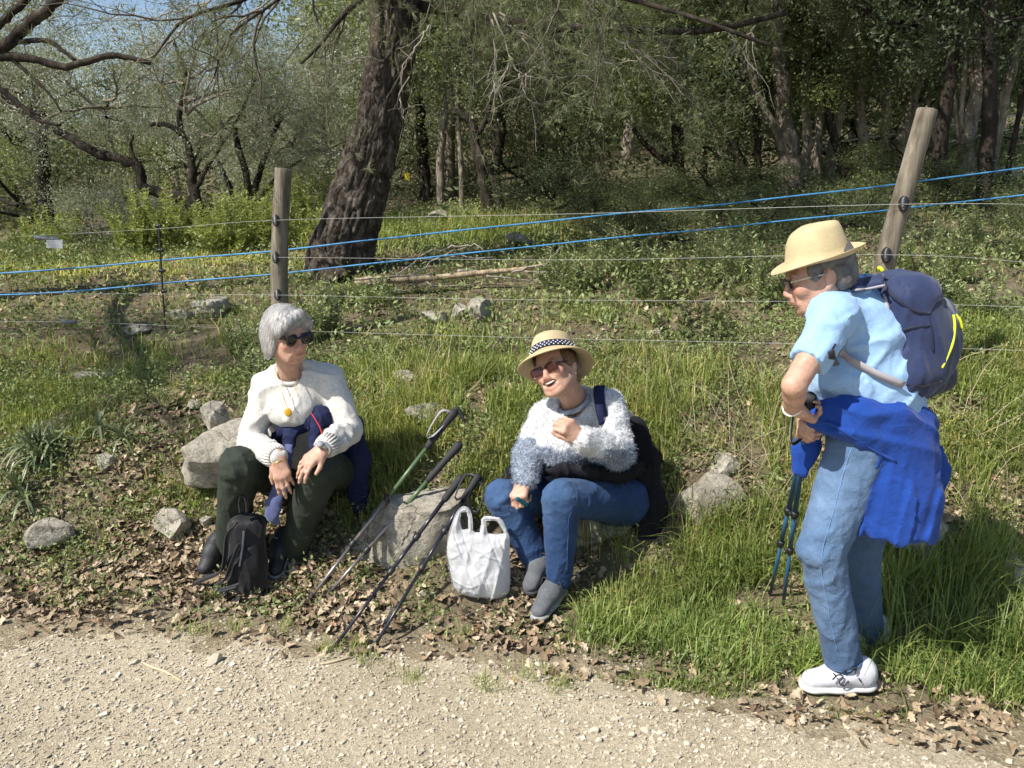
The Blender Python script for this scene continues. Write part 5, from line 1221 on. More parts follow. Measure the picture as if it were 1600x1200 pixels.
def hand(S, w, d, back, side, curls, spread=.10, thumb=(.75, .55, -.35), tcurl=.35, sc=.93, k=.009):
    """hand from wrist w along d, back = direction of its back, side = +1 when the thumb is on the (d x back) side"""
    d = unit(d); z = np.asarray(back, float); z = unit(z - d * (z @ d)); x = np.cross(d, z) * side; w = np.asarray(w, float)
    def p(a, b, c): return w + sc * (x * a + d * b + z * c)
    S.cap(p(0, -.02, 0), p(0, .02, 0), .025 * sc, .027 * sc, (z, .72), .02)
    xs = (.029, .010, -.010, -.028); ys = (.084, .090, .086, .076); ln = ((.042, .026, .021), (.046, .029, .022), (.042, .027, .021), (.033, .021, .018)); rr = (.0092, .0095, .009, .008)
    tips = []
    for f in range(4):
        kn = p(xs[f], ys[f], .002); S.cap(p(xs[f] * .6, .012, 0), kn, .0135 * sc, .0118 * sc, None, .016)
        a = 0; q = np.array((xs[f], ys[f], .002)); sp = spread * (1.5 - f); r = rr[f]
        for j in range(3):
            a += curls[f][j]; v = np.array((math.sin(sp) * math.cos(a), math.cos(sp) * math.cos(a), -math.sin(a))); q2 = q + v * ln[f][j]
            S.cap(p(*q), p(*q2), r * sc, r * .88 * sc, None, .004 if j else k); S.ell(p(*q), np.full(3, r * 1.1 * sc), None, .004); q = q2; r *= .9
        tips.append(p(*q))
    S.cap(p(.016, .012, -.006), p(.032, .045, -.012), .017 * sc, .013 * sc, None, .018)
    t = unit(np.array(thumb)); q = np.array((.032, .042, -.012)); q2 = q + t * .038; S.cap(p(*q), p(*q2), .0118 * sc, .0105 * sc, None, .010)
    t2 = unit(t + np.array((-tcurl, tcurl * .6, -tcurl * .3))); q3 = q2 + t2 * .030; S.cap(p(*q2), p(*q3), .0105 * sc, .0085 * sc, None, .005)
    return p, tips
def strands(rng, root_fn, n, L, w, mat, name, parent, off, npt=7):
    mb = MB()
    for k in range(n):
        P = root_fn(rng, npt)
        if P is None: continue
        T = np.gradient(P, axis=0); s = unit(np.cross(T, rng.normal(size=3)))
        mb.add(*ribbon(P, w * np.linspace(1, .35, npt), s))
    o = mb.build(name, mat, parent, off=off); o['kind'] = 'stuff'; return o
def body_obj(S, vox, root, tintf, name='body'):
    V, F = S.mesh(vox); V = soften(V, F, 1, .4); T = tintf(V) if tintf else None
    return obj(name, local(root, V), F, M_SKIN, root, True, T), V, F
def cloth_obj(S, vox, root, name, mat, disp=None, it=2, tint=None, parent=None, label=None):
    V, F = S.mesh(vox, disp); V = soften(V, F, it, .45); o = obj(name, local(root, V), F, mat, parent or root, True, None if tint is None else tint(V))
    if label: o['label'] = label
    return o, V, F
def folds(amp, freq, k0, axis=None, stretch=1.0):
    """creases: ridged crossed waves; stretch > 1 packs them along axis (wrinkles across a limb), < 1 draws them out"""
    ax = None if axis is None else unit(np.asarray(axis, float)).astype(np.float32)
    def f(P):
        q = P.astype(np.float32)
        if ax is not None: q = q + (q @ ax)[:, None] * ax * (stretch - 1)
        w = wave3(q, freq, k0, 4); w2 = wave3(q, freq * 2.3, k0 + 5, 3); r = np.clip(1 - 1.7 * np.abs(w), 0, 1); r2 = np.clip(1 - 1.7 * np.abs(w2), 0, 1)
        return (-amp * (r * r + .35 * r2 * r2 - .35 + .3 * w)).astype(np.float32)
    return f
def near(P, c, r): return np.exp(-(np.linalg.norm(P - np.asarray(c, np.float32), axis=1) / r) ** 2)
def ring_path(c, rx, ry, R, n=40, closed=True):
    a = np.linspace(0, 2 * PI, n); return np.asarray(c) + (np.stack([np.cos(a) * rx, np.sin(a) * ry, np.zeros(n)], 1)) @ np.asarray(R).T
def shoe(root, heel, toe, up, mat, solemat, sc=1.0, lace=None, name='shoe', high=.095, label=None):
    """heel and toe: ground points"""
    heel = np.asarray(heel, float); toe = np.asarray(toe, float); L = np.linalg.norm(toe - heel); x = (toe - heel) / L; z = unit(np.asarray(up, float) - x * (np.asarray(up) @ x)); y = np.cross(z, x); R = np.stack([x, y, z], 1)
    def p(a, b, c): return heel + x * a * L + y * b * sc + z * c * sc
    S = SDF(.02); S.cap(p(.17, 0, .052), p(.45, 0, .058), .037 * sc, .038 * sc, None, .03).cap(p(.45, 0, .055), p(.83, 0, .036), .040 * sc, .034 * sc, (z, .8), .03)
    S.cap(p(.20, 0, .05), p(.19, 0, high - .022), .035 * sc, .036 * sc, None, .03).cap(p(.3, 0, .07), p(.55, 0, .068), .03 * sc, .022 * sc, None, .025)
    o, V, F = cloth_obj(S, .005, root, name, mat, folds(.0016, 45, 3), 1)
    if label: o['label'] = label
    S = SDF(.02); S.cap(p(.155, 0, .018), p(.5, 0, .016), .039 * sc, .036 * sc, (z, .45)).cap(p(.5, 0, .015), p(.83, 0, .016), .036 * sc, .042 * sc, (z, .40)); S.sub(P_box(p(.5, 0, -.05), (L, .2, .05 * sc), .001, R), .004)
    cloth_obj(S, .005, root, 'sole', solemat, None, 1, parent=o)
    mb = MB()
    for t in (.40, .48, .56, .64):
        hgt = .094 - (t - .4) * .10; mb.add(*tube(np.array([p(t, -.026, hgt - .018), p(t + .01, -.012, hgt), p(t + .02, .012, hgt), p(t, .026, hgt - .018)]), .0028, 5))
    lp = resample(np.array([p(.38, 0, .098), p(.34, .03, .112), p(.38, .045, .085), p(.39, .005, .1), p(.36, -.035, .11), p(.42, -.045, .08)]), 20); mb.add(*tube(lp, .0025, 5))
    mb.build('laces', lace or M_SOLE_D, o, off=np.array(root.location)); return o, p

# ------------------------------------------------------------------ woman in a white sweater, seated at left
def build_w1():
    g = at(440, 905, 3.25); root = empty('person', (g[0], 3.35, float(h(g[0], 3.2))))
    hc = at(449, 521, 3.26); R = rotm(0, math.radians(-3), 0) @ rotm(0, 0, math.radians(47)) @ rotm(math.radians(12), 0, 0)
    nb = at(456, 585, 3.35); shr = at(412, 603, 3.34); shl = at(520, 592, 3.38)
    elr = at(392, 694, 3.24); wrr = at(434, 714, 3.04); ell_ = at(545, 672, 3.29); wrl = at(506, 700, 3.05)
    hr = at(435, 742, 3.50); hl = at(530, 738, 3.52); knr = at(374, 728, 3.10); knl = at(500, 732, 3.08); anr = at(360, 862, 3.32); anl = at(458, 866, 3.30)
    S = SDF(.02); p = head(S, hc, R, .96)
    S.cap(p(0, .028, -.055), nb + (0, -.005, 0), .047, .052, None, .03).cap(nb, (shr + shl) / 2 + (0, 0, -.05), .06, .08, ((0, 1, 0), .7), .03)
    S.cap((shr + shl) / 2 + (0, 0, -.06), (hr + hl) / 2, .05, .03, None, .03).cap(shr, shl, .03, .03).chain([shr, elr, wrr], [.032, .03, .024]).chain([shl, ell_, wrl], [.032, .03, .024])
    S.cap(hr, hl, .025).chain([hr, knr, anr], [.025, .022, .033]).chain([hl, knl, anl], [.025, .022, .033])
    for an, t in ((anr, at(335, 898, 3.25)), (anl, at(440, 900, 3.22))): S.cap(an, an + (t - an) * .6 + (0, 0, .01), .03, .025)
    # her right hand hangs between the knees, the left rests on the knee
    dr = at(448, 770, 3.0) - wrr; cur = [(.25, .3, .2), (.2, .28, .2), (.25, .35, .2), (.35, .4, .25)]
    hp1, _ = hand(S, wrr, dr, at(440, 740, 2.8) - at(440, 740, 3.0) + np.array((-.04, 0, .02)), 1, cur, .05, (.45, .85, -.3))
    dl = at(474, 728, 2.99) - wrl; cur = [(.30, .35, .2), (.28, .4, .2), (.3, .4, .25), (.35, .4, .25)]
    hp2, _ = hand(S, wrl, dl, np.array((-.1, -.45, .8)), -1, cur, .09, (.5, .8, -.2))
    body_obj(S, .0048, root, lambda V: head_tint(V, hc, R, .96))
    # sweater
    S = SDF(.035); mid = at(478, 686, 3.46); up = (shr + shl) / 2 + (0, .01, -.055)
    S.cap(up + (-.01, 0, .0), mid, .150, .150, ((0, 1, 0), .70)).cap(shr + (.035, 0, .005), shl + (-.035, 0, .005), .058, .058, None, .05)
    S.ell(at(452, 645, 3.28), (.10, .07, .07), None, .05)
    S.chain([shr + (.01, 0, 0), elr, elr + (wrr - elr) * .55, wrr - unit(wrr - elr) * .01], [.062, .056, .051, .038], .012)
    S.chain([shl + (-.01, 0, 0), ell_, ell_ + (wrl - ell_) * .55, wrl - unit(wrl - ell_) * .012], [.062, .058, .053, .040], .012)
    S.cap(nb + (0, .005, -.02), nb + (0, .005, .028), .068, .058, None, .02)
    S.sub(P_cap(nb + (.004, -.03, -.005), p(0, .01, -.06), .050, .062), .012)
    fa = folds(.009, 30, 2, (.3, 0, 1), .5); fb = folds(.011, 26, 11, wrr - elr, 2.2); fc = folds(.011, 26, 15, wrl - ell_, 2.2)
    def disp(P): return fa(P) + fb(P) * near(P, (elr + wrr) / 2, .13) + fc(P) * near(P, (ell_ + wrl) / 2, .13)
    sw, V, F = cloth_obj(S, .0068, root, 'sweater', M_KNIT, disp, 2, label='cream knitted sweater with ribbed cuffs')
    # ribbed cuffs and collar
    for w, e in ((wrr, elr), (wrl, ell_)):
        d = unit(w - e); x = unit(np.cross(d, (0, 0, 1))); y = np.cross(d, x); mb = MB()
        for a in np.arange(22) / 22 * 2 * PI:
            o_ = x * math.cos(a) + y * math.sin(a); mb.add(*tube(np.array([w - d * .052 + o_ * .046, w - d * .025 + o_ * .045, w + d * .004 + o_ * .037]), .0058, 5))
        mb.build('cuff', M_KNIT, sw, off=np.array(root.location))
    Rn = rotm(math.radians(28), 0, math.radians(8)); V_, F_ = tube(ring_path(nb + (.002, -.022, .004), .064, .062, Rn), .0095, 8, cap=False); obj('collar', local(root, V_), F_, M_KNIT, sw)
    # trousers
    S = SDF(.04); S.cap(hr, hl, .11, .11, None).ell((hr + hl) / 2 + (0, 0, -.03), (.19, .13, .10), None)
    S.chain([hr, knr, anr + (anr - knr) * -.08], [.094, .079, .066], .012).chain([hl, knl, anl + (anl - knl) * -.06], [.094, .077, .066], .012)
    k1, k2 = np.array(knr, np.float32), np.array(knl, np.float32); fa = folds(.008, 34, 6, (0, 0, 1), .35); fb = folds(.007, 26, 3, (0, 0, 1), 2.2)
    cloth_obj(S, .0075, root, 'trousers', M_TROUSER, lambda P: fa(P) + fb(P) * (np.exp(-(np.linalg.norm(P - k1, axis=1) / .12) ** 2) + np.exp(-(np.linalg.norm(P - k2, axis=1) / .12) ** 2)), 2, label='dark green trousers')
    # navy jacket tied round the waist
    S = SDF(.02); pts = [at(428, 692, 3.33), at(445, 672, 3.27), at(470, 664, 3.26), at(500, 652, 3.28), at(525, 648, 3.36), at(548, 668, 3.45)]
    S.chain(pts, [.03, .033, .036, .042, .045, .05], .02, ((0, 1, 0), .6))
    S.chain([at(548, 665, 3.45), at(558, 720, 3.42), at(560, 790, 3.40)], [.05, .055, .045], .03, ((0, 1, 0), .55))
    S.cap(at(540, 680, 3.56), at(555, 770, 3.55), .08, .06, ((0, 1, 0), .6)).cap(at(455, 676, 3.24), at(446, 720, 3.2), .028, .024, ((0, 1, 0), .6), .02).cap(at(492, 660, 3.25), at(490, 700, 3.2), .035, .02, ((0, 1, 0), .6), .02)
    jk, _, _ = cloth_obj(S, .005, root, 'jacket', M_NAVY, folds(.007, 45, 8), 1, label='navy jacket tied round the waist')
    V_, F_ = tube(resample(np.array([at(486, 645, 3.215), at(500, 668, 3.185), at(505, 690, 3.16)]), 10), .0025, 5); obj('piping', local(root, V_), F_, mat_plain('red piping', (.5, .02, .03), .6), jk)
    S = SDF(.02); S.chain([at(452, 700, 3.2), at(438, 755, 3.12), at(424, 805, 3.1)], [.02, .032, .03], .02, ((.3, 1, 0), .35)); S.cap(at(424, 790, 3.1), at(430, 815, 3.12), .03, .02, ((.3, 1, 0), .35))
    cloth_obj(S, .005, root, 'lining', M_NAVY_IN, folds(.004, 40, 4), 1, parent=jk)
    # shoes, socks
    gz = lambda q: np.array((q[0], q[1], float(h(q[0], q[1])) + .004))
    shoe(root, gz(at(362, 905, 3.37)), gz(at(318, 910, 3.19)), (0, 0, 1), M_SHOE_B, M_SOLE_D, .98); shoe(root, gz(at(456, 905, 3.37)), gz(at(430, 918, 3.155)), (0, 0, 1), M_SHOE_B, M_SOLE_G, .98, M_SOLE_G)
    for an, t in ((anr, at(358, 888, 3.34)), (anl, at(453, 888, 3.34))):
        V_, F_ = tube(np.array([an + (0, 0, .02), an + (t - an) * .5, t]), .037, 14); obj('sock', local(root, V_), F_, M_SOCK_P, root)
    # hair
    S = SDF(.018)
    def E(x, y, z, r, k=.018): S.ell(p(x, y, z), r, R, k)
    E(0, .024, .034, (.085, .102, .086)); E(0, .060, -.010, (.080, .060, .080), .03)
    for s in (-1, 1): E(s * .076, .026, -.030, (.019, .050, .072), .025); E(s * .070, -.036, .040, (.020, .036, .034), .02)
    S.sub(P_ell(p(.010, -.122, -.030), (.064, .075, .094), R), .010); S.sub(P_ell(p(.0, -.03, -.130), (.10, .09, .045), R), .012)
    S.cap(p(.022, -.060, .098), p(-.046, -.076, .074), .017, .016, None, .02).cap(p(-.046, -.076, .074), p(-.074, -.058, .030), .016, .012, None, .02).cap(p(.022, -.060, .098), p(.062, -.058, .060), .016, .013, None, .02)
    Ri = R.T.astype(np.float32); hc32 = np.asarray(hc, np.float32)
    def hdisp(P):
        q = (P - hc32) @ R.astype(np.float32); a = np.arctan2(q[:, 0], -q[:, 1] + .03); return (.0008 * np.sin(a * 34 + 2 * np.sin(q[:, 2] * 25)) + .0006 * np.sin(a * 83 + q[:, 2] * 30)).astype(np.float32)
    hr_, HV, HF = cloth_obj(S, .0035, root, 'hair', M_HAIRG, hdisp, 1, label='straight silver bob')
    HN = vnormals(HV, HF); rng = np.random.RandomState(77); pick = rng.randint(0, len(HV), 5200)
    crown = p(.02, .0, .125); mb = MB()
    for i in pick:
        q = HV[i]; n = HN[i]; dn = unit(q - crown); dn = unit(dn - n * (dn @ n) + rng.normal(0, .05, 3)); t = np.linspace(-.5, .5, 5)[:, None] * rng.uniform(.025, .05)
        P = q + dn * t + n * (.0002 + .0010 * rng.rand()) - n * (t ** 2) * 7.0; mb.add(*ribbon(P, .0006 * np.array([.4, 1, 1, .8, .3]), unit(np.cross(dn, n))))
    o = mb.build('strands', M_HAIRG, hr_, off=np.array(root.location)); o['kind'] = 'stuff'
    # sunglasses
    gl = SDF(.006)
    for s in (-1, 1): gl.u(P_ell(p(s * .035, -.090, -.001), (.032, .010, .0255), R @ rotm(.06, 0, s * -.32)), .004); gl.u(P_box(p(s * .036, -.089, .010), (.030, .006, .011), .005, R @ rotm(0, 0, s * -.32)), .004)
    gl.cap(p(-.03, -.101, .010), p(.03, -.101, .010), .0055, .0055, None, .006)
    for s in (-1, 1): gl.cap(p(s * .064, -.078, .010), p(s * .082, .012, .004), .0085, .005, None, .004)
    cloth_obj(gl, .003, root, 'sunglasses', M_GLOSS, None, 1, label='large black sunglasses')
    # necklace and pendant, watch, ring, bracelets
    mb = MB(); pen = at(450, 640, 3.175)
    for s, a in ((-1, at(432, 570, 3.30)), (1, at(468, 576, 3.30))): mb.add(*tube(resample(np.array([a + (0, .03, .01), a + (0, -.02, -.02), (a + pen) / 2 + (s * .004, -.012, -.0), pen]), 22), .0018, 5))
    nk = mb.build('necklace', M_GOLD, root, off=np.array(root.location)); V_, F_ = ico(2); V_ = V_ * (.016, .006, .019) + pen + (0, 0, -.012); obj('pendant', local(root, V_), F_, mat_plain('amber', (.55, .30, .02), .15), nk)
    d = unit(wrl - ell_); x = unit(np.cross(d, (0, 0, 1))); Rw = np.stack([x, np.cross(d, x), d], 1)
    V_, F_ = tube(ring_path(wrl + d * .014, .031, .027, Rw, 26), .0065, 6, cap=False); wt = obj('watch', local(root, V_), F_, M_SILVER, root)
    c = wrl + d * .014 + unit(np.array((-.1, -.6, .8))) * .030; V_, F_ = tube(np.array([c, c + unit(np.array((-.1, -.6, .8))) * .008]), .015, 16); obj('dial', local(root, V_), F_, M_SOLE_G, wt)
    d = unit(dr); x = unit(np.cross(d, (0, 1, 0))); Rw = np.stack([x, np.cross(d, x), d], 1); V_, F_ = tube(ring_path(wrr + d * .02, .028, .023, Rw, 26), .002, 5, cap=False); obj('bracelet', local(root, V_), F_, M_GOLD, root)
    tag(root, 'seated person in cream sweater and black sunglasses looking to the right', 'person'); return root

# ------------------------------------------------------------------ laughing woman in a fluffy sweater, seated in the middle
def build_w2():
    g = at(900, 900, 3.2); root = empty('person', (g[0], 3.25, float(h(g[0], 3.1))))
    hc = at(868, 577, 3.14); R = rotm(0, math.radians(-30), 0) @ rotm(0, 0, math.radians(-24)) @ rotm(math.radians(-24), 0, 0)
    nb = at(900, 628, 3.26); shr = at(850, 650, 3.34); shl = at(950, 634, 3.24)
    elr = at(824, 712, 3.24); wrr = at(822, 748, 3.05); ell_ = at(966, 706, 3.12); wrl = at(908, 686, 2.99)
    hr = at(905, 775, 3.42); hl = at(975, 782, 3.32); knr = at(787, 778, 3.10); knl = at(876, 778, 3.0); anr = at(846, 888, 3.12); anl = at(874, 905, 3.0)
    S = SDF(.02); p = head(S, hc, R, .98, 1.0, True)
    S.cap(p(0, .03, -.055), nb, .05, .056, None, .03).cap(nb, (shr + shl) / 2 + (0, 0, -.05), .06, .08, ((0, 1, 0), .7), .03)
    S.cap((shr + shl) / 2 + (0, 0, -.06), (hr + hl) / 2, .05, .03, None, .03).cap(shr, shl, .03, .03).chain([shr, elr, wrr], [.032, .033, .028]).chain([shl, ell_, wrl], [.032, .033, .028])
    S.cap(hr, hl, .025).chain([hr, knr, anr], [.025, .022, .033]).chain([hl, knl, anl], [.025, .022, .034]).cap(anl, at(866, 935, 2.97), .034, .03).cap(anr, at(845, 915, 3.1), .034, .03)
    # left hand loosely closed in front of the chest; right fist holds a small thing over the knee
    dl = at(876, 656, 2.965) - wrl; cur = [(1.1, 1.2, .6), (1.0, 1.2, .6), (.9, 1.1, .6), (.8, 1.0, .6)]
    hand(S, wrl, dl, np.array((.25, -.80, .45)), -1, cur, .06, (.25, .85, -.55), .2, .98)
    dr = at(806, 786, 2.98) - wrr; cur = [(.9, 1.2, .8), (1.0, 1.3, .8), (1.1, 1.3, .8), (1.2, 1.3, .8)]
    hand(S, wrr, dr, np.array((-.55, -.75, .35)), 1, cur, .02, (.2, .8, -.6), .4, .98)
    body_obj(S, .0048, root, lambda V: head_tint(V, hc, R, .98, True, 1.6))
    # teeth
    V_, F_ = tube(resample(np.array([p(-.023, -.079, -.0535), p(-.012, -.0885, -.0575), p(0, -.0925, -.0590), p(.012, -.0885, -.0575), p(.023, -.079, -.0535)]), 12), .0046, 6, flat=.7); obj('teeth', local(root, V_), F_, M_TEETH, root)
    # sweater
    S = SDF(.04); up = (shr + shl) / 2 + (0, .01, -.05); low = at(905, 738, 3.32)
    S.cap(up, low, .150, .165, ((-.4, .92, 0), .78)).cap(shr + (.03, 0, 0), shl + (-.03, 0, 0), .065, .068, None, .05).ell(at(880, 700, 3.22), (.12, .09, .09), None, .05)
    S.chain([shr, elr, elr + (wrr - elr) * .6, wrr + (wrr - elr) * .02], [.062, .060, .054, .044], .012)
    S.chain([shl, ell_, ell_ + (wrl - ell_) * .55, wrl - unit(wrl - ell_) * .005], [.069, .066, .060, .048], .012)
    S.sub(P_cap(nb + (-.02, -.035, -.01), p(0, .0, -.07), .052, .066), .012)
    V, F = S.mesh(.0065, folds(.007, 34, 4)); V = soften(V, F, 2, .45)
    zb = at(900, 694, 3.2)[2]; e_l = np.array(ell_)
    def band(V):
        z = V[:, 2] + .012 * wave3(V.astype(np.float32), 40, 2) + np.where(V[:, 0] > .36, -.035, 0.0) + np.where(V[:, 0] < .10, -.015, 0.0); return sstep(zb - .006, zb + .008, z)
    b = band(V); white = np.array((1, 1, .99)); blue = np.array((.40, .46, .56)); sw = obj('sweater', local(root, V), F, M_FLUFF, root, True, b[:, None] * white + (1 - b[:, None]) * blue); sw['label'] = 'fluffy white sweater shading to mottled blue grey'
    N = vnormals(V, F); rng = np.random.RandomState(3); n = 30000; idx = rng.randint(0, len(V), n); q = V[idx]; nn = N[idx]
    tg = rng.normal(size=(n, 3)); tg = unit(tg - nn * np.sum(tg * nn, 1)[:, None]); L = (rng.uniform(.010, .024, n) * np.where(b[idx] > .5, .85, 1.1))[:, None]
    d1 = unit(nn * rng.uniform(.25, .9, (n, 1)) + tg); m_ = q + d1 * L * .55; t_ = m_ + unit(d1 + rng.normal(0, .5, (n, 3)) + np.array((0, 0, -.5))) * L * .5; sd = unit(np.cross(d1, rng.normal(size=(n, 3)))) * .00065
    FV = np.stack([q - sd, q + sd, m_ - sd, m_ + sd, t_], 1).reshape(-1, 3); FF = (np.arange(n)[:, None, None] * 5 + np.array([(0, 1, 3), (0, 3, 2), (2, 3, 4)])[None]).reshape(-1, 3)
    r_ = rng.rand(n); cb = np.where((r_ < .38)[:, None], np.array((.74, .79, .86)), np.where((r_ < .76)[:, None], np.array((.36, .42, .52)), np.array((.15, .18, .26)))); cc = np.where((b[idx] > rng.uniform(.2, .8, n))[:, None], white * rng.uniform(.9, 1.05, (n, 1)), cb)
    o = obj('fibres', local(root, FV), FF, M_FLUFF, sw, False, np.repeat(cc, 5, 0)); o['kind'] = 'stuff'
    Rn = rotm(math.radians(30), math.radians(-18), math.radians(-30)); V_, F_ = tube(ring_path(nb + (-.012, -.026, .004), .068, .062, Rn), .0105, 8, cap=False); obj('collar', local(root, V_), F_, M_FLUFF, sw, True, np.tile((.5, .53, .6), (len(V_), 1)) * (1 + .35 * np.sin(np.arange(len(V_)) * 1.7))[:, None])
    # jeans
    S = SDF(.045); S.cap(hr, hl, .115, .112).ell((hr + hl) / 2 + (0, .02, -.0), (.16, .14, .12))
    S.chain([hr, knr, anr], [.100, .076, .058], .012).chain([hl, knl, anl + (anl - knl) * -.03], [.104, .074, .054], .012)
    k1, k2 = np.array(knl, np.float32), np.array(knr, np.float32); fa = folds(.006, 34, 9, (1, .5, .5), .5); fb = folds(.009, 24, 13, (.3, 0, 1), 2.4); al = np.array(anl + (0, 0, .06), np.float32)
    def disp(P): return fa(P) + fb(P) * (np.exp(-(np.linalg.norm(P - k1, axis=1) / .11) ** 2) + np.exp(-(np.linalg.norm(P - k2, axis=1) / .11) ** 2) + np.exp(-(np.linalg.norm(P - al, axis=1) / .08) ** 2))
    def fade(V):
        m = np.exp(-(np.linalg.norm(V - k1 - np.array((0, -.05, .06)), axis=1) / .16) ** 2) + np.exp(-(np.linalg.norm(V - k2 - np.array((0, -.05, .06)), axis=1) / .16) ** 2); m = np.clip(m + .15 * wave3(V.astype(np.float32), 60, 4), 0, 1)
        return 1 + m[:, None] * np.array((1.0, .75, .4))
    jn, V, F = cloth_obj(S, .0075, root, 'jeans', M_JEAN, disp, 2, fade, label='blue denim jeans')
    P = snap(V, F, np.vstack([on_solid(S, [(975, 792), (945, 796), (915, 798), (893, 796)], 16), on_solid(S, [(889, 806), (888, 840), (886, 870), (886, 895)], 16)])); V_, F_ = tube(P, .0014, 5); obj('seam', local(root, V_), F_, M_JEAN, jn, True, np.full((len(V_), 3), 2.0))
    seam = MB(); P = np.array([at(985, 790, 3.2), at(930, 790, 3.06), at(886, 796, 2.94), at(884, 850, 2.945), at(884, 905, 2.955)])
    # black coat tied at the waist, hanging behind
    S = SDF(.03); S.chain([at(846, 738, 3.16), at(880, 736, 3.11), at(920, 738, 3.11), at(968, 744, 3.18), at(1000, 730, 3.28)], [.03, .036, .038, .036, .04], .03, ((0, .7, .7), .6))
    S.chain([at(992, 668, 3.38), at(1003, 720, 3.36), at(1010, 790, 3.32), at(1008, 880, 3.27)], [.045, .070, .080, .070], .04, ((.3, 1, 0), .5)); S.cap(at(800, 748, 3.40), at(850, 735, 3.40), .05, .05)
    S.chain([at(1005, 790, 3.34), at(1026, 860, 3.30)], [.06, .05], .03, ((.3, 1, 0), .5)).cap(at(950, 690, 3.46), at(960, 800, 3.5), .12, .12)
    cloth_obj(S, .0075, root, 'coat', M_BLACKCLOTH, folds(.012, 36, 6, (0, 0, 1), .3), 1, label='black coat tied at the waist and hanging behind')
    gz = lambda q, e=0: np.array((q[0], q[1], float(h(q[0], q[1])) + .004 + e))
    shoe(root, gz(at(880, 930, 3.05), .012), gz(at(836, 975, 2.86)), (0, 0, 1), M_SHOE_G, M_SOLE_G, 1.0, M_SOLE_D, label='grey walking shoe'); shoe(root, gz(at(858, 912, 3.18), .01), gz(at(826, 930, 3.0)), (0, 0, 1), M_SHOE_G, M_SOLE_D, 1.0, M_SOLE_D, label='grey walking shoe in shade')
    # hair, glasses, hat
    S = SDF(.015)
    def E(x, y, z, r, k=.015): S.ell(p(x, y, z), r, R, k)
    E(0, .030, .030, (.080, .094, .085)); E(0, .075, -.03, (.066, .038, .06), .03)
    for s in (-1, 1): E(s * .072, .0, .02, (.014, .035, .03)); E(s * .072, .045, -.02, (.018, .03, .035))
    S.sub(P_ell(p(0, -.125, -.03), (.075, .085, .10), R), .01)
    cloth_obj(S, .004, root, 'hair', M_HAIRB, folds(.003, 80, 2, R[:, 2], .3), 1, label='short auburn hair under the hat')
    gl = SDF(.005)
    for s in (-1, 1): gl.u(P_box(p(s * .033, -.094, -.002), (.027, .004, .0175), .0039, R @ rotm(.1, 0, s * -.2)), .003)
    gsl = cloth_obj(gl, .003, root, 'sunglasses', M_TINT, None, 1, label='wine red sunglasses')[0]
    mb = MB()
    for s in (-1, 1):
        a = np.linspace(0, 2 * PI, 26); Rr = R @ rotm(.1, 0, s * -.2); pc = p(s * .033, -.095, -.002); x = np.sign(np.cos(a)) * np.abs(np.cos(a)) ** .6 * .0275; z = np.sign(np.sin(a)) * np.abs(np.sin(a)) ** .6 * .018
        mb.add(*tube(pc + np.stack([x, np.full(26, -.003), z], 1) @ Rr.T, .0022, 5, cap=False)); mb.add(*tube(np.array([p(s * .058, -.085, .006), p(s * .074, -.04, .006), p(s * .078, .015, .0)]), np.array([.004, .0035, .003]), 6))
    mb.add(*tube(np.array([p(-.009, -.101, .003), p(0, -.104, .006), p(.009, -.101, .003)]), .0025, 6)); mb.build('frame', M_FRAMEB, gsl, off=np.array(root.location))
    hat(root, p, R, M_STRAW1, [(0, .160, 'top'), ], 'bucket')
    V_, F_ = ico(1); V_ = V_ * .0045 + p(.078, .004, -.048); obj('earring', local(root, V_), F_, M_SILVER, root)
    d = unit(dl); x = unit(np.cross(d, (0, 1, 0))); Rw = np.stack([x, np.cross(d, x), d], 1)
    for o_ in (.012, .02): V_, F_ = tube(ring_path(wrl + d * o_, .029, .026, Rw, 26), .0022, 5, cap=False); obj('bracelet', local(root, V_), F_, M_GOLD, root)
    tag(root, 'seated laughing person in fluffy sweater and wide brimmed straw hat', 'person')
    return root, dict(shl=shl, shr=shr, nb=nb, wrr=wrr, dr=unit(dr))
def lathe(prof, n=56, wob=None):
    """prof: (r, z) list; returns V, F, with per-angle change wob(a, i, r, z)"""
    a = np.linspace(0, 2 * PI, n, endpoint=False); V = []
    for i, (r, z) in enumerate(prof):
        rr, zz, ex, ey = (np.full(n, r), np.full(n, z), 1, 1) if wob is None else wob(a, i, r, z); V.append(np.stack([rr * np.cos(a) * ex, rr * np.sin(a) * ey, zz], 1))
    V = np.concatenate(V); m = len(prof); i = np.arange(m - 1)[:, None] * n; j = np.arange(n)[None]
    return V, np.stack([i + j, i + (j + 1) % n, i + n + (j + 1) % n, i + n + j], -1).reshape(-1, 4)
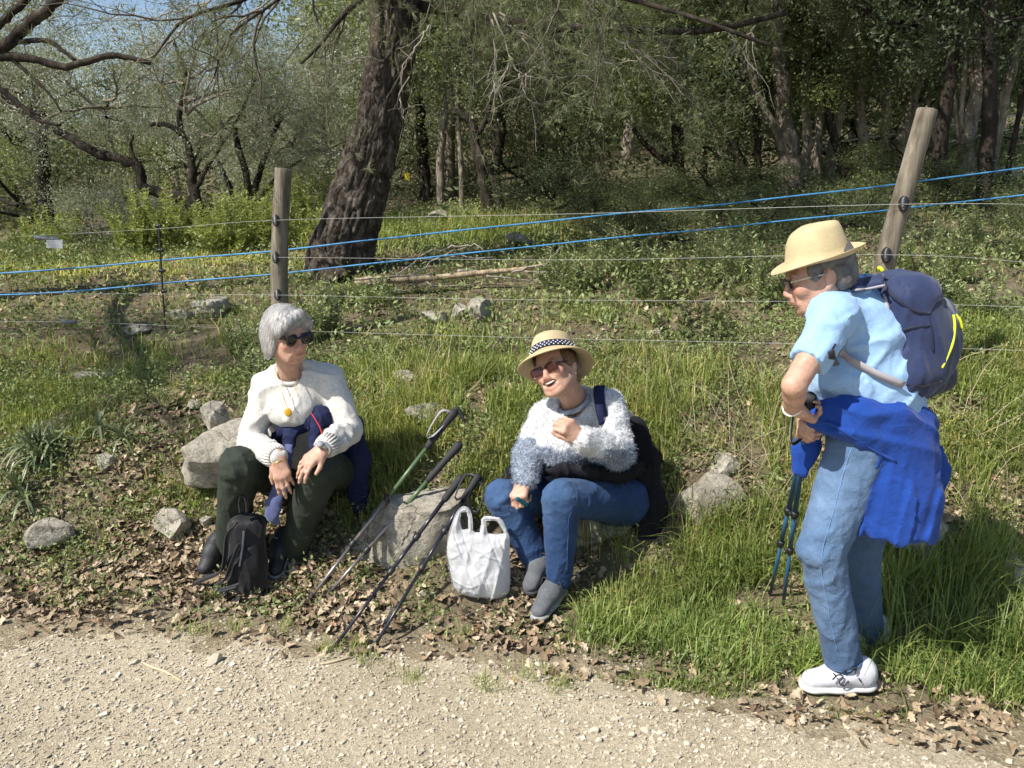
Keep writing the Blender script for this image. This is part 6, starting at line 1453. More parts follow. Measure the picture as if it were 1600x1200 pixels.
def hat(root, p, R, mat, _, style):
    if style == 'bucket':
        Rh = R @ rotm(math.radians(-18), 0, 0); c = p(0, .024, .052)
        out = [(.0005, .098), (.03, .098), (.055, .094), (.070, .086), (.079, .070), (.084, .045), (.088, .020), (.091, .004), (.110, -.008), (.130, -.022), (.148, -.038), (.150, -.041)]
        prof = out + [(r - .0035 if r > .01 else r, z - .0035) for r, z in out[::-1]]
        def wob(a, i, r, z): return np.full(len(a), r), z + (.010 * np.cos(2 * a) * max(0, (r - .09) / .06)), 1.0, 1.12
    else:
        Rh = R @ rotm(math.radians(-6), 0, 0); c = p(0, .012, .048)
        out = [(.0005, .090), (.025, .091), (.045, .098), (.058, .104), (.066, .100), (.072, .085), (.079, .055), (.085, .025), (.088, .004), (.098, -.004), (.113, -.006), (.128, -.004), (.130, -.004)]
        prof = out + [(r - .0035 if r > .01 else r, z - .0035) for r, z in out[::-1]]
        def wob(a, i, r, z):
            f = np.maximum(0, (r - .09) / .04); fr = -np.sin(a)  # front = -y
            zz = z - f * .022 * np.clip(fr, 0, 1) ** 1.3 + f * .022 * np.clip(-fr, 0, 1) + f * .012 * np.abs(np.cos(a)); top = np.clip((z - .06) / .04, 0, 1) * (r < .08)
            zz = zz - top * .018 * np.clip(fr, 0, 1) * np.abs(fr) - (.012 * np.cos(a) ** 0 if (r < .045 and z > .05) else 0)
            return r * (1 - top * .10 * np.clip(fr, 0, 1) * np.abs(np.cos(a))), zz, .98, 1.10
    V, F = lathe(prof, 64, wob); V = V @ Rh.T + c; ht = obj('hat', local(root, V), F, mat, root); ht['label'] = 'straw hat with a spotted navy band' if style == 'bucket' else 'pale straw trilby'
    if style == 'bucket':
        pr = [(.0895, .032), (.0925, .005), (.0945, .004), (.0915, .033), (.0895, .032)]; V, F = lathe(pr, 64, lambda a, i, r, z: (np.full(len(a), r), np.full(len(a), z), 1.0, 1.12)); hb = obj('hat_band', local(root, V @ Rh.T + c), F, M_NAVY, ht)
        mb = MB(); sv, sf = ico(1)
        for rrow, z in enumerate((.0105, .0180, .0255)):
            rr = .0938 - (z - .005) * .11
            for k in range(34):
                a = (k + .5 * (rrow % 2)) / 34 * 2 * PI; q = np.array((math.cos(a) * rr, math.sin(a) * rr * 1.12, z)); mb.add((sv * .0030 + q) @ Rh.T + c, sf)
        o = mb.build('dots', M_TEETH, hb, off=np.array(root.location)); o['kind'] = 'stuff'
    return ht

def snap(V, F, P, out=.001):
    """lays a line of points on a finished cloth surface"""
    N = vnormals(V, F); Q = []
    for q in P:
        i = np.argsort(np.sum((V - q) ** 2, 1))[:6]; Q.append(V[i].mean(0) + unit(N[i].mean(0)) * out)
    Q = np.array(Q); Q[1:-1] = (Q[:-2] + Q[1:-1] + Q[2:]) / 3; return Q
def ray_hit(S, px, py, out=.0, t0=1.6):
    """point where the sight line of a pixel meets a blended solid (for seams, zips and piping laid on it)"""
    o = np.array((0, 0, CAM_H)); d = unit(at(px, py, 1.0) - o); t = t0
    for _ in range(160):
        P = (o + d * t)[None].astype(np.float32); v = 1.0
        for op, k, (f, c, R) in S.ops:
            e = float(f(P)[0])
            if op == 0: g = max(k - abs(v - e), 0) / k; v = min(v, e) - g * g * k * .25
            else: e = -e; g = max(k - abs(v - e), 0) / k; v = max(v, e) + g * g * k * .25
        if v < .0006: break
        t += max(v * .8, .0008)
        if t > 6: return None
    return o + d * (t - out)
def on_solid(S, pts, n, out=.0):
    P = np.array([q for q in (ray_hit(S, a, b, out) for a, b in pts) if q is not None]); return resample(P, n)

# ------------------------------------------------------------------ standing woman in pale blue, seen from her left side
def build_w3():
    g = at(1330, 1050, 2.5); root = empty('person', (g[0], 2.5, float(h(g[0], 2.5))))
    hc = at(1277, 428, 2.50); R = rotm(0, 0, math.radians(-97)) @ rotm(math.radians(18), 0, 0)
    nb = at(1322, 458, 2.53); shl = at(1300, 500, 2.37); shr = at(1306, 490, 2.68); ell_ = at(1241, 602, 2.26); wrl = at(1241, 637, 2.36); elr = at(1262, 590, 2.76); wrr = at(1258, 655, 2.52)
    pv = at(1376, 668, 2.54); hl = at(1345, 700, 2.44); hr = at(1378, 700, 2.63); knl = at(1283, 858, 2.41); knr = at(1340, 862, 2.62); anl = at(1318, 1035, 2.44); anr = at(1356, 985, 2.68)
    S = SDF(.02); p = head(S, hc, R, 1.0)
    S.cap(p(0, .03, -.05), nb, .050, .055, None, .03).cap(nb, (shl + shr) / 2 + (.02, 0, -.04), .055, .08, None, .03).cap((shl + shr) / 2 + (.03, 0, -.05), pv, .05, .03, None, .03).cap(shl, shr, .035)
    S.chain([shl, ell_], [.042, .036], .008).chain([ell_, ell_ + (wrl - ell_) * .4, wrl], [.034, .034, .025], .008).chain([shr, elr], [.042, .038], .008).chain([elr, elr + (wrr - elr) * .4, wrr], [.037, .036, .026], .008)
    S.cap(hl, hr, .025).chain([hl, knl, anl], [.025, .022, .034]).chain([hr, knr, anr], [.025, .022, .034]).cap(anl, at(1312, 1062, 2.44), .036, .034).cap(anr, at(1356, 1000, 2.68), .034, .03)
    dl = at(1262, 651, 2.40) - wrl; cur = [(1.15, 1.35, .8)] * 4
    hand(S, wrl, dl, np.array((-.8, -.5, .25)), 1, cur, .0, (.1, .85, -.6), .4, .98)
    dr = at(1252, 672, 2.45) - wrr; hand(S, wrr, dr, np.array((-.85, .3, .1)), -1, [(1.1, 1.3, .8)] * 4, .0, (.1, .85, -.6), .4, .98)
    body_obj(S, .0048, root, lambda V: head_tint(V, hc, R, 1.0))
    # shirt
    S = SDF(.05); ax = unit(pv - nb); fl = unit(np.cross(ax, (0, 1, 0)))
    c1 = at(1338, 520, 2.53); c2 = at(1352, 600, 2.53); c3 = at(1370, 668, 2.54)
    S.cap(c1, c2, .150, .172, (fl, .80)).cap(c2, c3, .172, .172, (fl, .92)).cap(shl + (.015, .03, .01), shr + (.015, -.03, .01), .072, .068, None, .06).cap(nb + (.012, 0, -.01), c1, .07, .14, None, .05)
    S.ell(at(1300, 585, 2.50), (.075, .13, .085), None, .05)
    he = shl + (ell_ - shl) * .66; d = unit(ell_ - shl); S.chain([shl + (.005, .01, 0), he + d * .03], [.068, .055], .02); her = shr + (elr - shr) * .6; S.chain([shr, her], [.068, .060], .04)
    x = unit(np.cross(d, (0, 1, 0))); Rb = np.stack([x, np.cross(d, x), d], 1); S.sub(P_box(he + d * .1, (.085, .085, .1), .002, Rb), .003)
    S.sub(P_cap(nb + (-.03, 0, .015), p(0, .0, -.07), .055, .065), .012)
    fa = folds(.008, 30, 4, at(1400, 520, 2.5) - at(1300, 620, 2.5), .35); fb = folds(.008, 40, 9, (1, 0, -.4), .4); sh32 = np.array(at(1300, 560, 2.4), np.float32)
    shirt, V, F = cloth_obj(S, .007, root, 'shirt', M_SHIRT, lambda P: fa(P) + .6 * fb(P), 1, label='pale blue short sleeved polo shirt'); W3S = S
    col = SDF(.012); Rn = rotm(0, math.radians(-38), 0)
    for a in np.linspace(.35, 2 * PI - .35, 16)[:-1]:
        b = a + .36; q = lambda t, r, z: nb + (.012, 0, .012) + Rn @ np.array((-math.cos(t) * r, math.sin(t) * r, z)); col.cap(q(a, .064, 0), q(b, .064, 0), .009, .009); col.cap(q(a, .072, -.012), q(b, .072, -.012), .009, .009)
    cloth_obj(col, .005, root, 'collar', M_SHIRT, None, 1, parent=shirt)
    # jeans
    S = SDF(.045); S.cap(hl + (0, 0, .02), hr + (0, 0, .02), .106, .104).chain([hl, knl, anl + (anl - knl) * -.05], [.104, .074, .060], .012).chain([hr, knr, anr + (anr - knr) * -.03], [.104, .074, .058], .012)
    k1 = (knl + (.0, 0, -.05)); fa = folds(.0055, 34, 12, anl - hl, .5); fb = folds(.009, 22, 7, anl - knl, 2.6)
    def fade(V):
        m = np.clip(near(V, knl + (hl - knl) * .45 + (-.05, -.05, 0), .22) + .8 * near(V, knl + (anl - knl) * .45, .14) + .12 * wave3(V.astype(np.float32), 70, 4), 0, 1); return .78 + m[:, None] * np.array((.62, .52, .40))
    jn, V, F = cloth_obj(S, .0075, root, 'jeans', M_JEAN_L, lambda P: fa(P) + fb(P) * (near(P, k1, .13) + .7 * near(P, knr + (0, 0, -.05), .12) + .5 * near(P, hl + (-.05, 0, -.12), .12)), 1, fade, label='faded pale blue jeans'); JS = S
    P = snap(V, F, on_solid(JS, [(1330, 700), (1318, 740), (1302, 800), (1285, 860), (1284, 900), (1294, 950), (1304, 1000), (1310, 1018)], 46)); V_, F_ = tube(P, .0016, 5); obj('seam', local(root, V_), F_, M_JEAN_L, jn, True, np.full((len(V_), 3), 1.9))
    d = unit(anl - knl); x = unit(np.cross(d, (0, 1, 0))); Rb = np.stack([x, np.cross(d, x), d], 1); V_, F_ = tube(ring_path(anl - d * .010, .0590, .0590, Rb, 34), .0035, 6, cap=False); obj('hem', local(root, V_), F_, M_JEAN_L, jn, True, np.full((len(V_), 3), .85))
    # royal blue fleece tied round the waist
    S = SDF(.03); S.chain([at(1276, 655, 2.50), at(1296, 650, 2.41), at(1340, 655, 2.37), at(1390, 662, 2.38), at(1425, 665, 2.46)], [.04, .056, .068, .070, .07], .03, ((0, 1, 0), .75))
    S.cap(at(1425, 665, 2.46), at(1420, 660, 2.66), .07, .07, ((1, 0, 0), .75)).cap(at(1300, 655, 2.68), at(1420, 660, 2.66), .07, .07, ((0, 1, 0), .75)).cap(at(1276, 655, 2.50), at(1280, 650, 2.66), .045, .06)
    S.chain([at(1392, 700, 2.43), at(1394, 770, 2.43), at(1388, 858, 2.42)], [.138, .142, .145], .03, ((0, 1, 0), .78)).chain([at(1416, 690, 2.54), at(1430, 735, 2.54), at(1412, 850, 2.55)], [.088, .082, .08], .04, ((.4, 1, 0), .8))
    S.cap(at(1352, 680, 2.36), at(1440, 712, 2.42), .04, .05, None, .03).chain([at(1270, 668, 2.50), at(1262, 700, 2.50), at(1254, 738, 2.50)], [.03, .034, .022], .02, ((.5, 1, 0), .5))
    S.sub(P_box(at(1390, 824, 2.46) + (0, 0, -.25), (.4, .35, .25), .02, rotm(0, math.radians(2), 0)), .03); S.sub(P_cap(at(1285, 730, 2.36), at(1235, 870, 2.36), .065, .07), .02)
    fa = folds(.020, 20, 17, (.12, 0, 1), .10); fb = folds(.012, 26, 3, (1, 0, -.35), .25); zb = at(1390, 690, 2.45)[2]
    fl_, V, F = cloth_obj(S, .007, root, 'fleece', M_FLEECE, lambda P: fa(P) * sstep(zb + .06, zb - .04, P[:, 2]).astype(np.float32) + fb(P) * sstep(zb - .04, zb + .06, P[:, 2]).astype(np.float32), 4, label='royal blue fleece tied round the waist')
    P = on_solid(S, [(1262, 668), (1290, 660), (1325, 678), (1360, 700), (1400, 722)], 24, -.001); V_, F_ = tube(P, .005, 6); obj('hem', local(root, V_), F_, M_FLEECE, fl_)
    # shoes
    gz = lambda q, e=0: np.array((q[0], q[1], float(h(q[0], q[1])) + .006 + e))
    s1, sp = shoe(root, gz(at(1366, 1088, 2.43)), gz(at(1250, 1072, 2.44)), (0, 0, 1), M_SHOE_W, M_SOLE_W, 1.12, M_TEETH, label='white trainer with dark doodled marks')
    shoe(root, gz(at(1385, 1010, 2.70)), gz(at(1290, 1010, 2.66)), (0, 0, 1), M_SHOE_W, M_SOLE_W, 1.05, M_TEETH, label='white trainer farther from the path')
    V_, F_ = tube(np.array([anl, at(1328, 1052, 2.44)]), .040, 16); so_ = obj('sock', local(root, V_), F_, M_SHOE_W, root)
    # doodled marks on shoe and sock, as small raised strokes
    mk = MB(); sg = SDF(.02)
    for a, b, r in [((1330, 1030), (1330, 1060), 0)]: pass
    def stroke(pts):
        P = resample(np.array([at(a, b, 2.43) for a, b in pts]), 12); C = at(1315, 1055, 2.44); out = []
        for q in P:
            o = np.array((0, 0, CAM_H)); d = unit(q - o); best = None
            out.append(o + d * (np.linalg.norm(q - o)))
        mk.add(*tube(np.array(out), .0024, 5))
    for pts in [[(1301, 1062), (1310, 1054), (1318, 1058), (1311, 1066), (1318, 1072), (1326, 1064)], [(1330, 1046), (1338, 1043), (1336, 1052)], [(1342, 1060), (1346, 1066)], [(1302, 1052), (1306, 1056)], [(1318, 1050), (1322, 1046)]]:
        P = np.array([at(a, b, 2.43) for a, b in pts]); P[:, 1] = 2.43 - .049; P = np.array([at(a, b, 2.378) for a, b in pts]); mk.add(*tube(resample(P, 12), .0026, 5))
    mk.build('marks', M_INK, s1, off=np.array(root.location)); bpy.data.objects[s1.children[-1].name]['kind'] = 'stuff'
    # hair, glasses, hat
    S = SDF(.014)
    def E(x, y, z, r, k=.014): S.ell(p(x, y, z), r, R, k)
    E(0, .030, .030, (.078, .092, .085)); E(0, .078, -.035, (.062, .034, .050), .03)
    for s in (-1, 1): E(s * .070, -.020, .02, (.012, .022, .03)); E(s * .066, .055, -.025, (.018, .030, .035), .02)
    S.sub(P_ell(p(0, -.13, -.02), (.085, .095, .10), R), .01)
    cloth_obj(S, .004, root, 'hair', M_HAIRD, folds(.004, 90, 2, R[:, 2], .3), 1, label='short dark greying hair')
    gl = SDF(.004)
    for s in (-1, 1): gl.u(P_box(p(s * .033, -.096, -.004), (.026, .003, .017), .0029, R @ rotm(.1, 0, s * -.2)), .003)
    gg = cloth_obj(gl, .003, root, 'glasses', mat_plain('smoky lens', (.05, .045, .04), .12, spec=.6), None, 1, label='glasses with a thin pale temple')[0]; mb = MB()
    for s in (-1, 1): mb.add(*tube(np.array([p(s * .056, -.092, .006), p(s * .076, -.04, .008), p(s * .079, .012, .004)]), .0026, 6))
    mb.add(*tube(np.array([p(-.009, -.10, .003), p(.009, -.10, .003)]), .002, 5)); mb.build('frame', mat_plain('pale metal', (.6, .55, .45), .35, .6), gg, off=np.array(root.location))
    hat(root, p, R, M_STRAW2, None, 'trilby')
    d = unit(dl); x = unit(np.cross(d, (0, 0, 1))); Rw = np.stack([x, np.cross(d, x), d], 1); V_, F_ = tube(ring_path(wrl - d * .01, .033, .030, Rw, 26), .003, 5, cap=False); obj('bracelet', local(root, V_), F_, M_TEETH, root)
    tag(root, 'standing person in pale blue shirt and straw trilby leaning on walking poles', 'person')
    return root, dict(shirt=W3S, wrl_=wrl, dl=unit(dl), shl=shl, shr=shr, nb=nb, wrl=wrl, wrr=wrr)
build_w1()
W2, J2 = build_w2()
W3, J3 = build_w3()
# ================================================================== bags and walking poles
M_PACK = mat_cloth('navy pack nylon', (.018, .028, .078), (.028, .042, .108), 9, 900, .25, .6); M_PACK_D = mat_cloth('dark pack panel', (.012, .015, .035), (.018, .022, .05), 9, 900, .25, .6)
M_LIME = mat_plain('lime trim', (.62, .72, .02), .5); M_GREYTRIM = mat_plain('grey webbing', (.33, .31, .34), .8); M_NYLON = mat_cloth('black nylon', (.008, .008, .010), (.014, .014, .017), 9, 700, .3, .5)
def build_pack(J):
    base = at(1430, 600, 2.52); root = empty('backpack', base); off = np.array(base)
    Rp = rotm(0, math.radians(-6), 0)   # leans with the wearer's back
    S = SDF(.05); S.u(P_box(at(1408, 517, 2.53), (.088, .135, .188), .075, Rp)); S.ell(at(1440, 527, 2.53), (.110, .125, .155), Rp, .06); S.cap(at(1412, 587, 2.44), at(1448, 585, 2.62), .075, .075, None, .06)
    o, V, F = cloth_obj(S, .006, root, 'pack_body', M_PACK, folds(.007, 34, 6, (0, 0, 1), .5), 1)
    # dark lower and side panels, a little proud
    S2 = SDF(.03); S2.u(P_box(at(1416, 570, 2.47), (.082, .088, .080), .06, Rp)); S2.cap(at(1430, 592, 2.46), at(1462, 588, 2.50), .060, .060, None, .04)
    cloth_obj(S2, .006, root, 'side_pocket', M_PACK_D, folds(.005, 36, 12, (0, 0, 1), .3), 2)
    def trim(pts, r, mat, name, n=30, out=.002):
        P = on_solid(S, pts, n, out); V_, F_ = tube(P, r, 6); return obj(name, local(root, V_), F_, mat, root)
    trim([(1382, 432), (1390, 455), (1405, 470), (1430, 486), (1452, 490)], .0055, M_PACK_D, 'zip'); trim([(1452, 490), (1462, 472), (1474, 466)], .004, M_PACK_D, 'seam')
    trim([(1452, 492), (1456, 520), (1458, 548)], .003, M_PACK_D, 'seam'); trim([(1490, 492), (1492, 510), (1489, 535), (1481, 556), (1472, 575)], .0042, M_LIME, 'piping')
    trim([(1400, 520), (1425, 512), (1455, 508)], .004, M_PACK_D, 'compression_strap'); trim([(1410, 600), (1440, 604), (1470, 596)], .004, M_NYLON, 'seam')
    trim([(1378, 430), (1384, 470), (1393, 510), (1398, 540)], .007, M_GREYTRIM, 'back_edge')
    P = np.array([at(1371, 424, 2.50), at(1374, 418, 2.49), at(1380, 424, 2.48)]); V_, F_ = tube(resample(P, 8), .006, 6); obj('loop', local(root, V_), F_, M_LIME, root)
    P = resample(np.array([at(1492, 490, 2.47), at(1500, 500, 2.46), at(1504, 515, 2.46)]), 8); V_, F_ = tube(P, .004, 6); obj('zip_pull', local(root, V_), F_, M_LIME, root)
    # shoulder strap over the shoulder, lower strap to the arm
    SS = J['shirt']
    P = np.vstack([at(1380, 438, 2.42), on_solid(SS, [(1370, 446), (1352, 444), (1332, 446), (1316, 450)], 12, .020)]); P = resample(P, 24); V_, F_ = strap(P, .021, .004, (.1, -.6, -.75)); o = obj('shoulder_strap', local(root, V_), F_, M_PACK, root)
    V_, F_ = tube(P + (0, -.014, -.013), .004, 5); obj('edging', local(root, V_), F_, M_GREYTRIM, o)
    P = on_solid(SS, [(1302, 542), (1316, 552), (1334, 565), (1354, 576), (1374, 586), (1388, 592), (1400, 597), (1412, 602)], 22, .009); V_, F_ = strap(P, .011, .0015, (.2, -.3, 1)); o = obj('lower_strap', local(root, V_), F_, M_PACK_D, root)
    V_, F_ = strap(P[7:] + (0, -.002, .0), .0115, .0012, (.2, -.3, 1)); obj('webbing', local(root, V_), F_, M_GREYTRIM, o)
    P = on_solid(SS, [(1298, 548), (1300, 558), (1306, 570)], 8, .008); V_, F_ = strap(P, .010, .003, (1, -.2, .2)); obj('strap_end', local(root, V_), F_, M_NYLON, root)
    tag(root, 'navy hiking backpack with lime trim worn by the standing person', 'backpack')
build_pack(J3)
def build_pack2(J):
    base = at(955, 740, 3.44); root = empty('backpack', base); off = np.array(base)
    S = SDF(.04); S.u(P_box(at(950, 690, 3.47), (.12, .07, .15), .05, rotm(0, 0, math.radians(-25)))); cloth_obj(S, .009, root, 'pack_body', M_NYLON, None, 1)
    shl, shr = J['shl'], J['shr']
    P = resample(np.array([shl + (-.025, .09, .03), shl + (-.035, .02, .078), shl + (-.045, -.05, .062), shl + (-.040, -.088, .01), shl + (-.025, -.098, -.05)]), 20); V_, F_ = strap(P, .022, .005, (1, .35, 0)); obj('shoulder_strap', local(root, V_), F_, M_NAVY, root)
    P = resample(np.array([shr + (.03, .08, .03), shr + (.025, .0, .075), shr + (.03, -.07, .05), shr + (.025, -.092, -.01), shr + (.02, -.10, -.05)]), 20); V_, F_ = strap(P, .018, .005, (1, .2, 0)); obj('shoulder_strap', local(root, V_), F_, M_NYLON, root)
    tag(root, 'dark backpack worn by the laughing person, only its straps in sight', 'backpack')
build_pack2(J2)
# small thing in the laughing woman's right hand
q = J2['wrr'] + J2['dr'] * .085 + np.array((.012, -.012, -.012)); V, F = tube(resample(np.array([q + (-.02, -.012, .018), q, q + (.03, .012, -.024)]), 10), np.array([.004, .0085, .009, .009, .009, .009, .009, .009, .008, .003]), 12)
hl_ = obj('pocket_torch', V - q, F, mat_plain('teal metal', (.01, .13, .19), .25, .5)); hl_.location = q
P = resample(np.array([(-.02, -.012, .018), (-.045, -.02, 0), (-.05, -.01, -.035), (-.035, 0, -.05)]), 14); V, F = tube(P, .0016, 5); obj('cord', V, F, M_NYLON, hl_)
tag(hl_, 'small teal tube on a cord held in a fist above the denim knee', 'torch')

# ---- white carrier bag
def build_bag():
    c = at(750, 930, 3.02); c[2] = float(h(c[0], c[1])) - .004; root = empty('carrier_bag', c); s = 3.02 / 1250 / .93
    m, nt, b = new_mat('white polythene'); b.inputs['Base Color'].default_value = (.76, .77, .79, 1); b.inputs['Roughness'].default_value = .35; b.inputs['Specular IOR Level'].default_value = .45
    bump(nt, b, noise(nt, 16, 3, .55, mapscale=(1, 1, .5), dist=1.2), .45, .02); tr = nt.nodes.new('ShaderNodeBsdfTranslucent'); tr.inputs[0].default_value = (.68, .69, .72, 1); mx = nt.nodes.new('ShaderNodeMixShader'); mx.inputs[0].default_value = .45
    nt.links.new(b.outputs[0], mx.inputs[1]); nt.links.new(tr.outputs[0], mx.inputs[2]); nt.links.new(mx.outputs[0], nt.nodes['Material Output'].inputs[0])
    # front and back film cut to the outline of a vest bag, handles and all; it swells below and thins to the rims
    out = np.array([(697, 862), (700, 842), (705, 822), (711, 802), (717, 789), (724, 782), (731, 782), (736, 788), (739, 800), (740, 820), (744, 825), (750, 824), (752, 812), (753, 801), (758, 796), (770, 797), (782, 799), (788, 806), (793, 820), (798, 833), (798, 870), (799, 905), (797, 928), (790, 938), (770, 940), (740, 936), (718, 931), (706, 918), (701, 890)], float)
    holes = [np.array([(760, 804), (777, 805), (783, 814), (788, 826), (776, 828), (763, 826)], float), np.array([(723, 792), (730, 791), (733, 802), (733, 818), (724, 820), (721, 806)], float)]
    gx_ = np.arange(694, 803, 1.0); gy_ = np.arange(778, 943, 1.0); U, W_ = np.meshgrid(gx_, gy_); Q = np.stack([U.ravel(), W_.ravel()], 1)
    def inside(P, poly):
        r = np.zeros(len(P), bool); x, y = P.T; a = poly; b2 = np.roll(poly, -1, 0)
        for (x0, y0), (x1, y1) in zip(a, b2): r ^= ((y0 > y) != (y1 > y)) & (x < (x1 - x0) * (y - y0) / (y1 - y0 + 1e-9) + x0)
        return r
    def edged(P, poly):
        best = np.full(len(P), 1e9)
        for a, b2 in zip(poly, np.roll(poly, -1, 0)):
            ab = b2 - a; q = P - a; tt = np.clip(q @ ab / (ab @ ab), 0, 1); best = np.minimum(best, np.linalg.norm(q - tt[:, None] * ab, axis=1))
        return best
    ins = inside(Q, out); dist = edged(Q, out)
    for hl_p in holes: ins &= ~inside(Q, hl_p); dist = np.minimum(dist, edged(Q, hl_p))
    u_, v_ = Q[:, 0], Q[:, 1]; full = np.interp(v_, [780, 826, 850, 900, 930, 940], [.006, .012, .045, .085, .085, .07]); dep = full * (1 - np.exp(-dist / np.interp(v_, [800, 860, 940], [6, 14, 9])))
    def ridge(n): return np.clip(1 - np.abs(n - .5) * 5, 0, 1)
    me_obj = None
    V = []
    for sgn in (-1, 1):
        cr = .007 * ridge(vnoise(u_ * .055 + v_ * .012, v_ * .014, 7 + sgn)) - .006 * ridge(vnoise(u_ * .075 - v_ * .03, v_ * .02 + 9, 19 + sgn)) + .004 * ridge(vnoise(u_ * .03 + v_ * .05, v_ * .06 - u_ * .03, 27 + sgn)) + .014 * (vnoise(u_ * .03, v_ * .02, 31 + sgn) - .5)
        y = sgn * (dep + cr * np.clip(dist / 8, 0, 1)); V.append(np.stack([(u_ - 750) * s, y - .012 * np.interp(v_, [810, 880], [1, 0]), (936 - v_) * s * .98 + .003], 1))
    nx_, ny_ = len(gx_), len(gy_); ii = np.arange(ny_ - 1)[:, None] * nx_; jj = np.arange(nx_ - 1)[None]; q4 = np.stack([ii + jj, ii + nx_ + jj, ii + nx_ + jj + 1, ii + jj + 1], -1).reshape(-1, 4); q4 = q4[ins[q4].all(1)]
    Vb = np.concatenate(V); Fb = np.concatenate([q4, q4[:, ::-1] + len(Q)]); used = np.unique(Fb); mp = np.full(len(Vb), -1); mp[used] = np.arange(len(used)); Vb = Vb[used]; Fb = mp[Fb]
    obj('film', Vb, Fb, m, root)
    st_ = MB()
    for loop in (out[1:10], holes[0]):
        P = np.stack([(loop[:, 0] - 750) * s, np.interp(loop[:, 1], [810, 880], [-.013, -.004]), (936 - loop[:, 1]) * s * .98 + .003], 1); st_.add(*tube(resample(np.vstack([P, P[:1]]) if len(loop) == 6 else P, 40), .0016, 5))
    st_.build('rim', m, root)['kind'] = 'stuff'
    tag(root, 'white plastic carrier bag standing between poles and denim legs', 'bag')
build_bag()
# ---- small black rucksack at the feet of the woman in white
def build_ruck():
    c = at(388, 918, 3.10); c[2] = float(h(c[0], c[1])); root = empty('rucksack', c)
    S = SDF(.04); S.u(P_box(c + (0, .02, .168), (.078, .055, .165), .05, rotm(math.radians(-6), math.radians(3), .15))).ell(c + (.01, -.015, .11), (.07, .05, .10), None, .04)
    cloth_obj(S, .006, root, 'pack_body', M_NYLON, folds(.007, 36, 8, (0, 0, 1), .5), 1)
    P = on_solid(S, [(383, 800), (381, 830), (378, 860), (374, 885)], 18, .002); V_, F_ = tube(P, .0045, 6); obj('zip', local(root, V_), F_, M_GREYTRIM, root)
    P = resample(np.array([at(376, 800, 3.08), at(374, 782, 3.08), at(379, 773, 3.08), at(385, 782, 3.08), at(386, 800, 3.08)]), 16); V_, F_ = strap(P, .008, .003, (0, 1, .3)); obj('handle', local(root, V_), F_, M_NYLON, root)
    for pts in ([(372, 815, 3.05), (356, 835, 3.03), (352, 870, 3.04), (345, 893, 3.06), (318, 905, 3.1), (302, 912, 3.12)], [(374, 850, 3.04), (362, 880, 3.02), (352, 905, 3.03), (336, 915, 3.05), (345, 922, 3.0), (372, 915, 2.99)]):
        P = resample(np.array([at(*q) for q in pts]), 26); P[:, 2] = np.maximum(P[:, 2], h(P[:, 0], P[:, 1]) + .015); V_, F_ = strap(P, .013, .003, (.4, .8, .35)); obj('strap', local(root, V_), F_, M_NYLON, root)
    tag(root, 'small black rucksack between the shoes of the person in white', 'rucksack')
build_ruck()
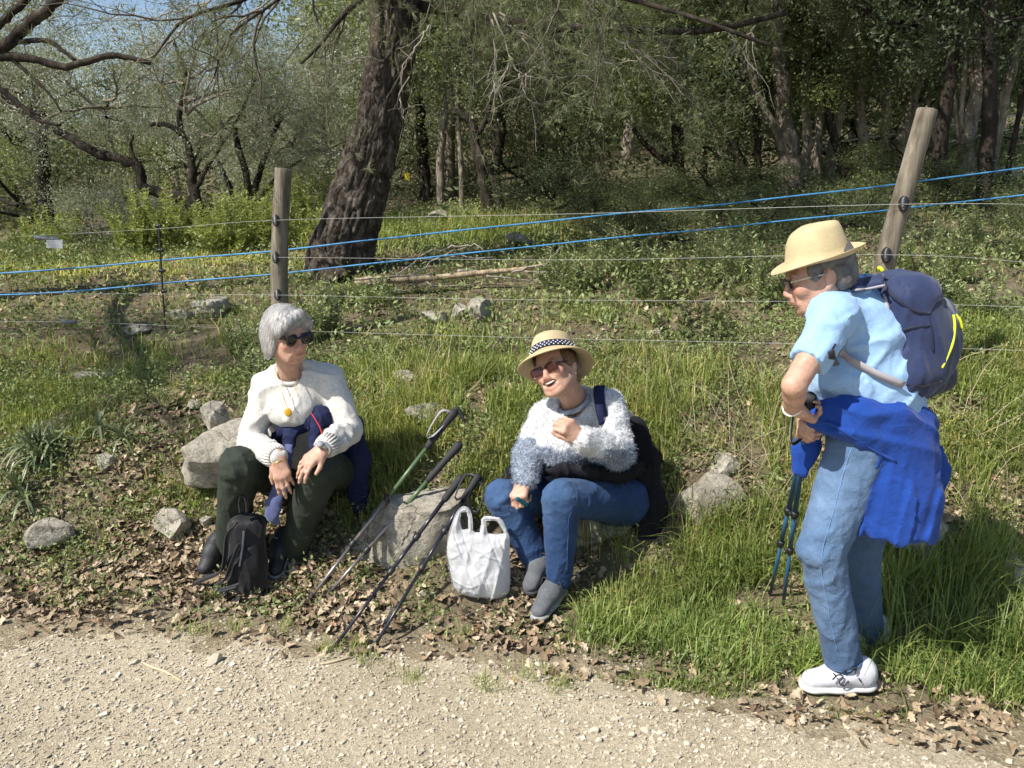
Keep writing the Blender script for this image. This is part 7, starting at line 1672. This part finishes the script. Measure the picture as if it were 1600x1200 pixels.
# ---- walking poles
M_SHAFT = mat_plain('grey alloy', (.30, .27, .27), .35, .7); M_SHAFT_G = mat_plain('green lacquer', (.085, .14, .065), .35); M_SHAFT_K = mat_plain('black lacquer', (.018, .017, .028), .3); M_SHAFT_B = mat_plain('petrol blue lacquer', (.022, .085, .17), .35); M_GRIP = mat_plain('black foam', (.02, .02, .021), .75, bscale=200, bstr=.3); M_RED = mat_plain('red print', (.45, .02, .02), .5)
def pole(tip, top, cols, label, grip=.2, hook=False, loop=0, clamp=(.45, .72), grp=None, basket=True, gripmat=None, name='walking_pole'):
    tip = np.asarray(tip); top = np.asarray(top); d = top - tip; L = np.linalg.norm(d); d = d / L; root = empty(name, tip); P = lambda t: d * t * L; x = unit(np.cross(d, (0, 1, 0)))
    g0 = 1 - grip
    V, F = tube(np.array([P(0), P(.012), P(.02)]), np.array([.002, .0042, .006]), 8); obj('tip', V, F, M_SOLE_D, root)
    for k, (a, b, r) in enumerate(((.02, clamp[0], .0066), (clamp[0], clamp[1], .0080), (clamp[1], g0 + .01, .0092))):
        V, F = tube(np.array([P(a), P(b)]), r, 10); obj('shaft', V, F, cols[k], root)
    for t, r in ((clamp[0], .0125), (clamp[1], .0135)):
        mb = MB(); mb.add(*tube(np.array([P(t) - d * .016, P(t) - d * .012, P(t) + d * .012, P(t) + d * .016]), np.array([.009, r, r, .010]), 10)); mb.add(*tube(np.array([P(t) + x * .008, P(t) + x * .020 + d * .012]), .005, 6)); mb.build('clamp', M_BLACK, root)
    if basket: V, F = tube(np.array([P(.045), P(.05), P(.055)]), np.array([.010, .016, .011]), 12); obj('basket', V, F, M_BLACK, root)
    ts = np.linspace(g0, 1, 14); rr = np.array([.011, .0145, .0155, .015, .0155, .015, .0155, .015, .0165, .0185, .0185, .020, .0215, .014]); V, F = tube(np.array([P(t) for t in ts]), rr, 12); obj('grip', V, F, gripmat or M_GRIP, root)
    if hook: V, F = tube(resample(np.array([P(.985), P(1.01), P(1.0) - x * .03, P(.985) - x * .06]), 12), np.linspace(.013, .007, 12), 8); obj('hook', V, F, M_GRIP, root)
    if loop:
        for k in range(loop):
            sg = 1 if k % 2 == 0 else -1; Q = resample(np.array([P(.985), P(.96) + x * .05 * sg + (0, -.02, 0), P(.87) + x * .055 * sg + (0, -.03, -.03), P(.86) + x * .012 * sg + (0, -.02, 0), P(.955)]), 24); V, F = strap(Q, .008, .0016, (0, 1, .25)); obj('wrist_strap', V, F, M_GREYTRIM if hook else M_NYLON, root)
    tag(root, label, 'walking pole', grp); return root
PG = 'walking poles leaning on the slab'
gd_ = lambda a, b: gp(a, b)
pole(gd_(476, 946), at(712, 641, 3.42), (M_SHAFT, M_SHAFT, M_SHAFT_G), 'green and grey pole with hooked handle, highest of the leaning four', .21, True, 1, (.30, .53), PG)
pole(gd_(506, 936), at(720, 692, 3.36), (M_SHAFT, M_SHAFT, M_SHAFT_G), 'green and grey pole second highest of the leaning four', .26, False, 0, (.30, .58), PG)
pole(gd_(520, 1014), at(722, 744, 3.22), (M_SHAFT_K, M_SHAFT_K, M_SHAFT_K), 'black pole with bare grip, its tip nearest the gravel at left', .16, False, 0, (.42, .62), PG)
pole(gd_(578, 1021), at(748, 742, 3.22), (M_SHAFT_K, M_SHAFT_K, M_SHAFT_K), 'black pole with wound wrist straps, nearest the carrier bag', .16, False, 2, (.45, .66), PG)
PG2 = 'walking poles held by the standing person'
pole(gp(1223, 950), at(1266, 616, 2.40), (M_SHAFT_B, M_SHAFT_B, M_SHAFT_B), 'petrol blue walking pole, the nearer of the held pair', .12, False, 1, (.32, .5), PG2, False)
pole(gp(1203, 930), at(1268, 632, 2.47), (M_SHAFT_B, M_SHAFT_B, M_SHAFT_B), 'petrol blue walking pole, the farther slanting one of the held pair', .12, False, 0, (.32, .5), PG2, False)
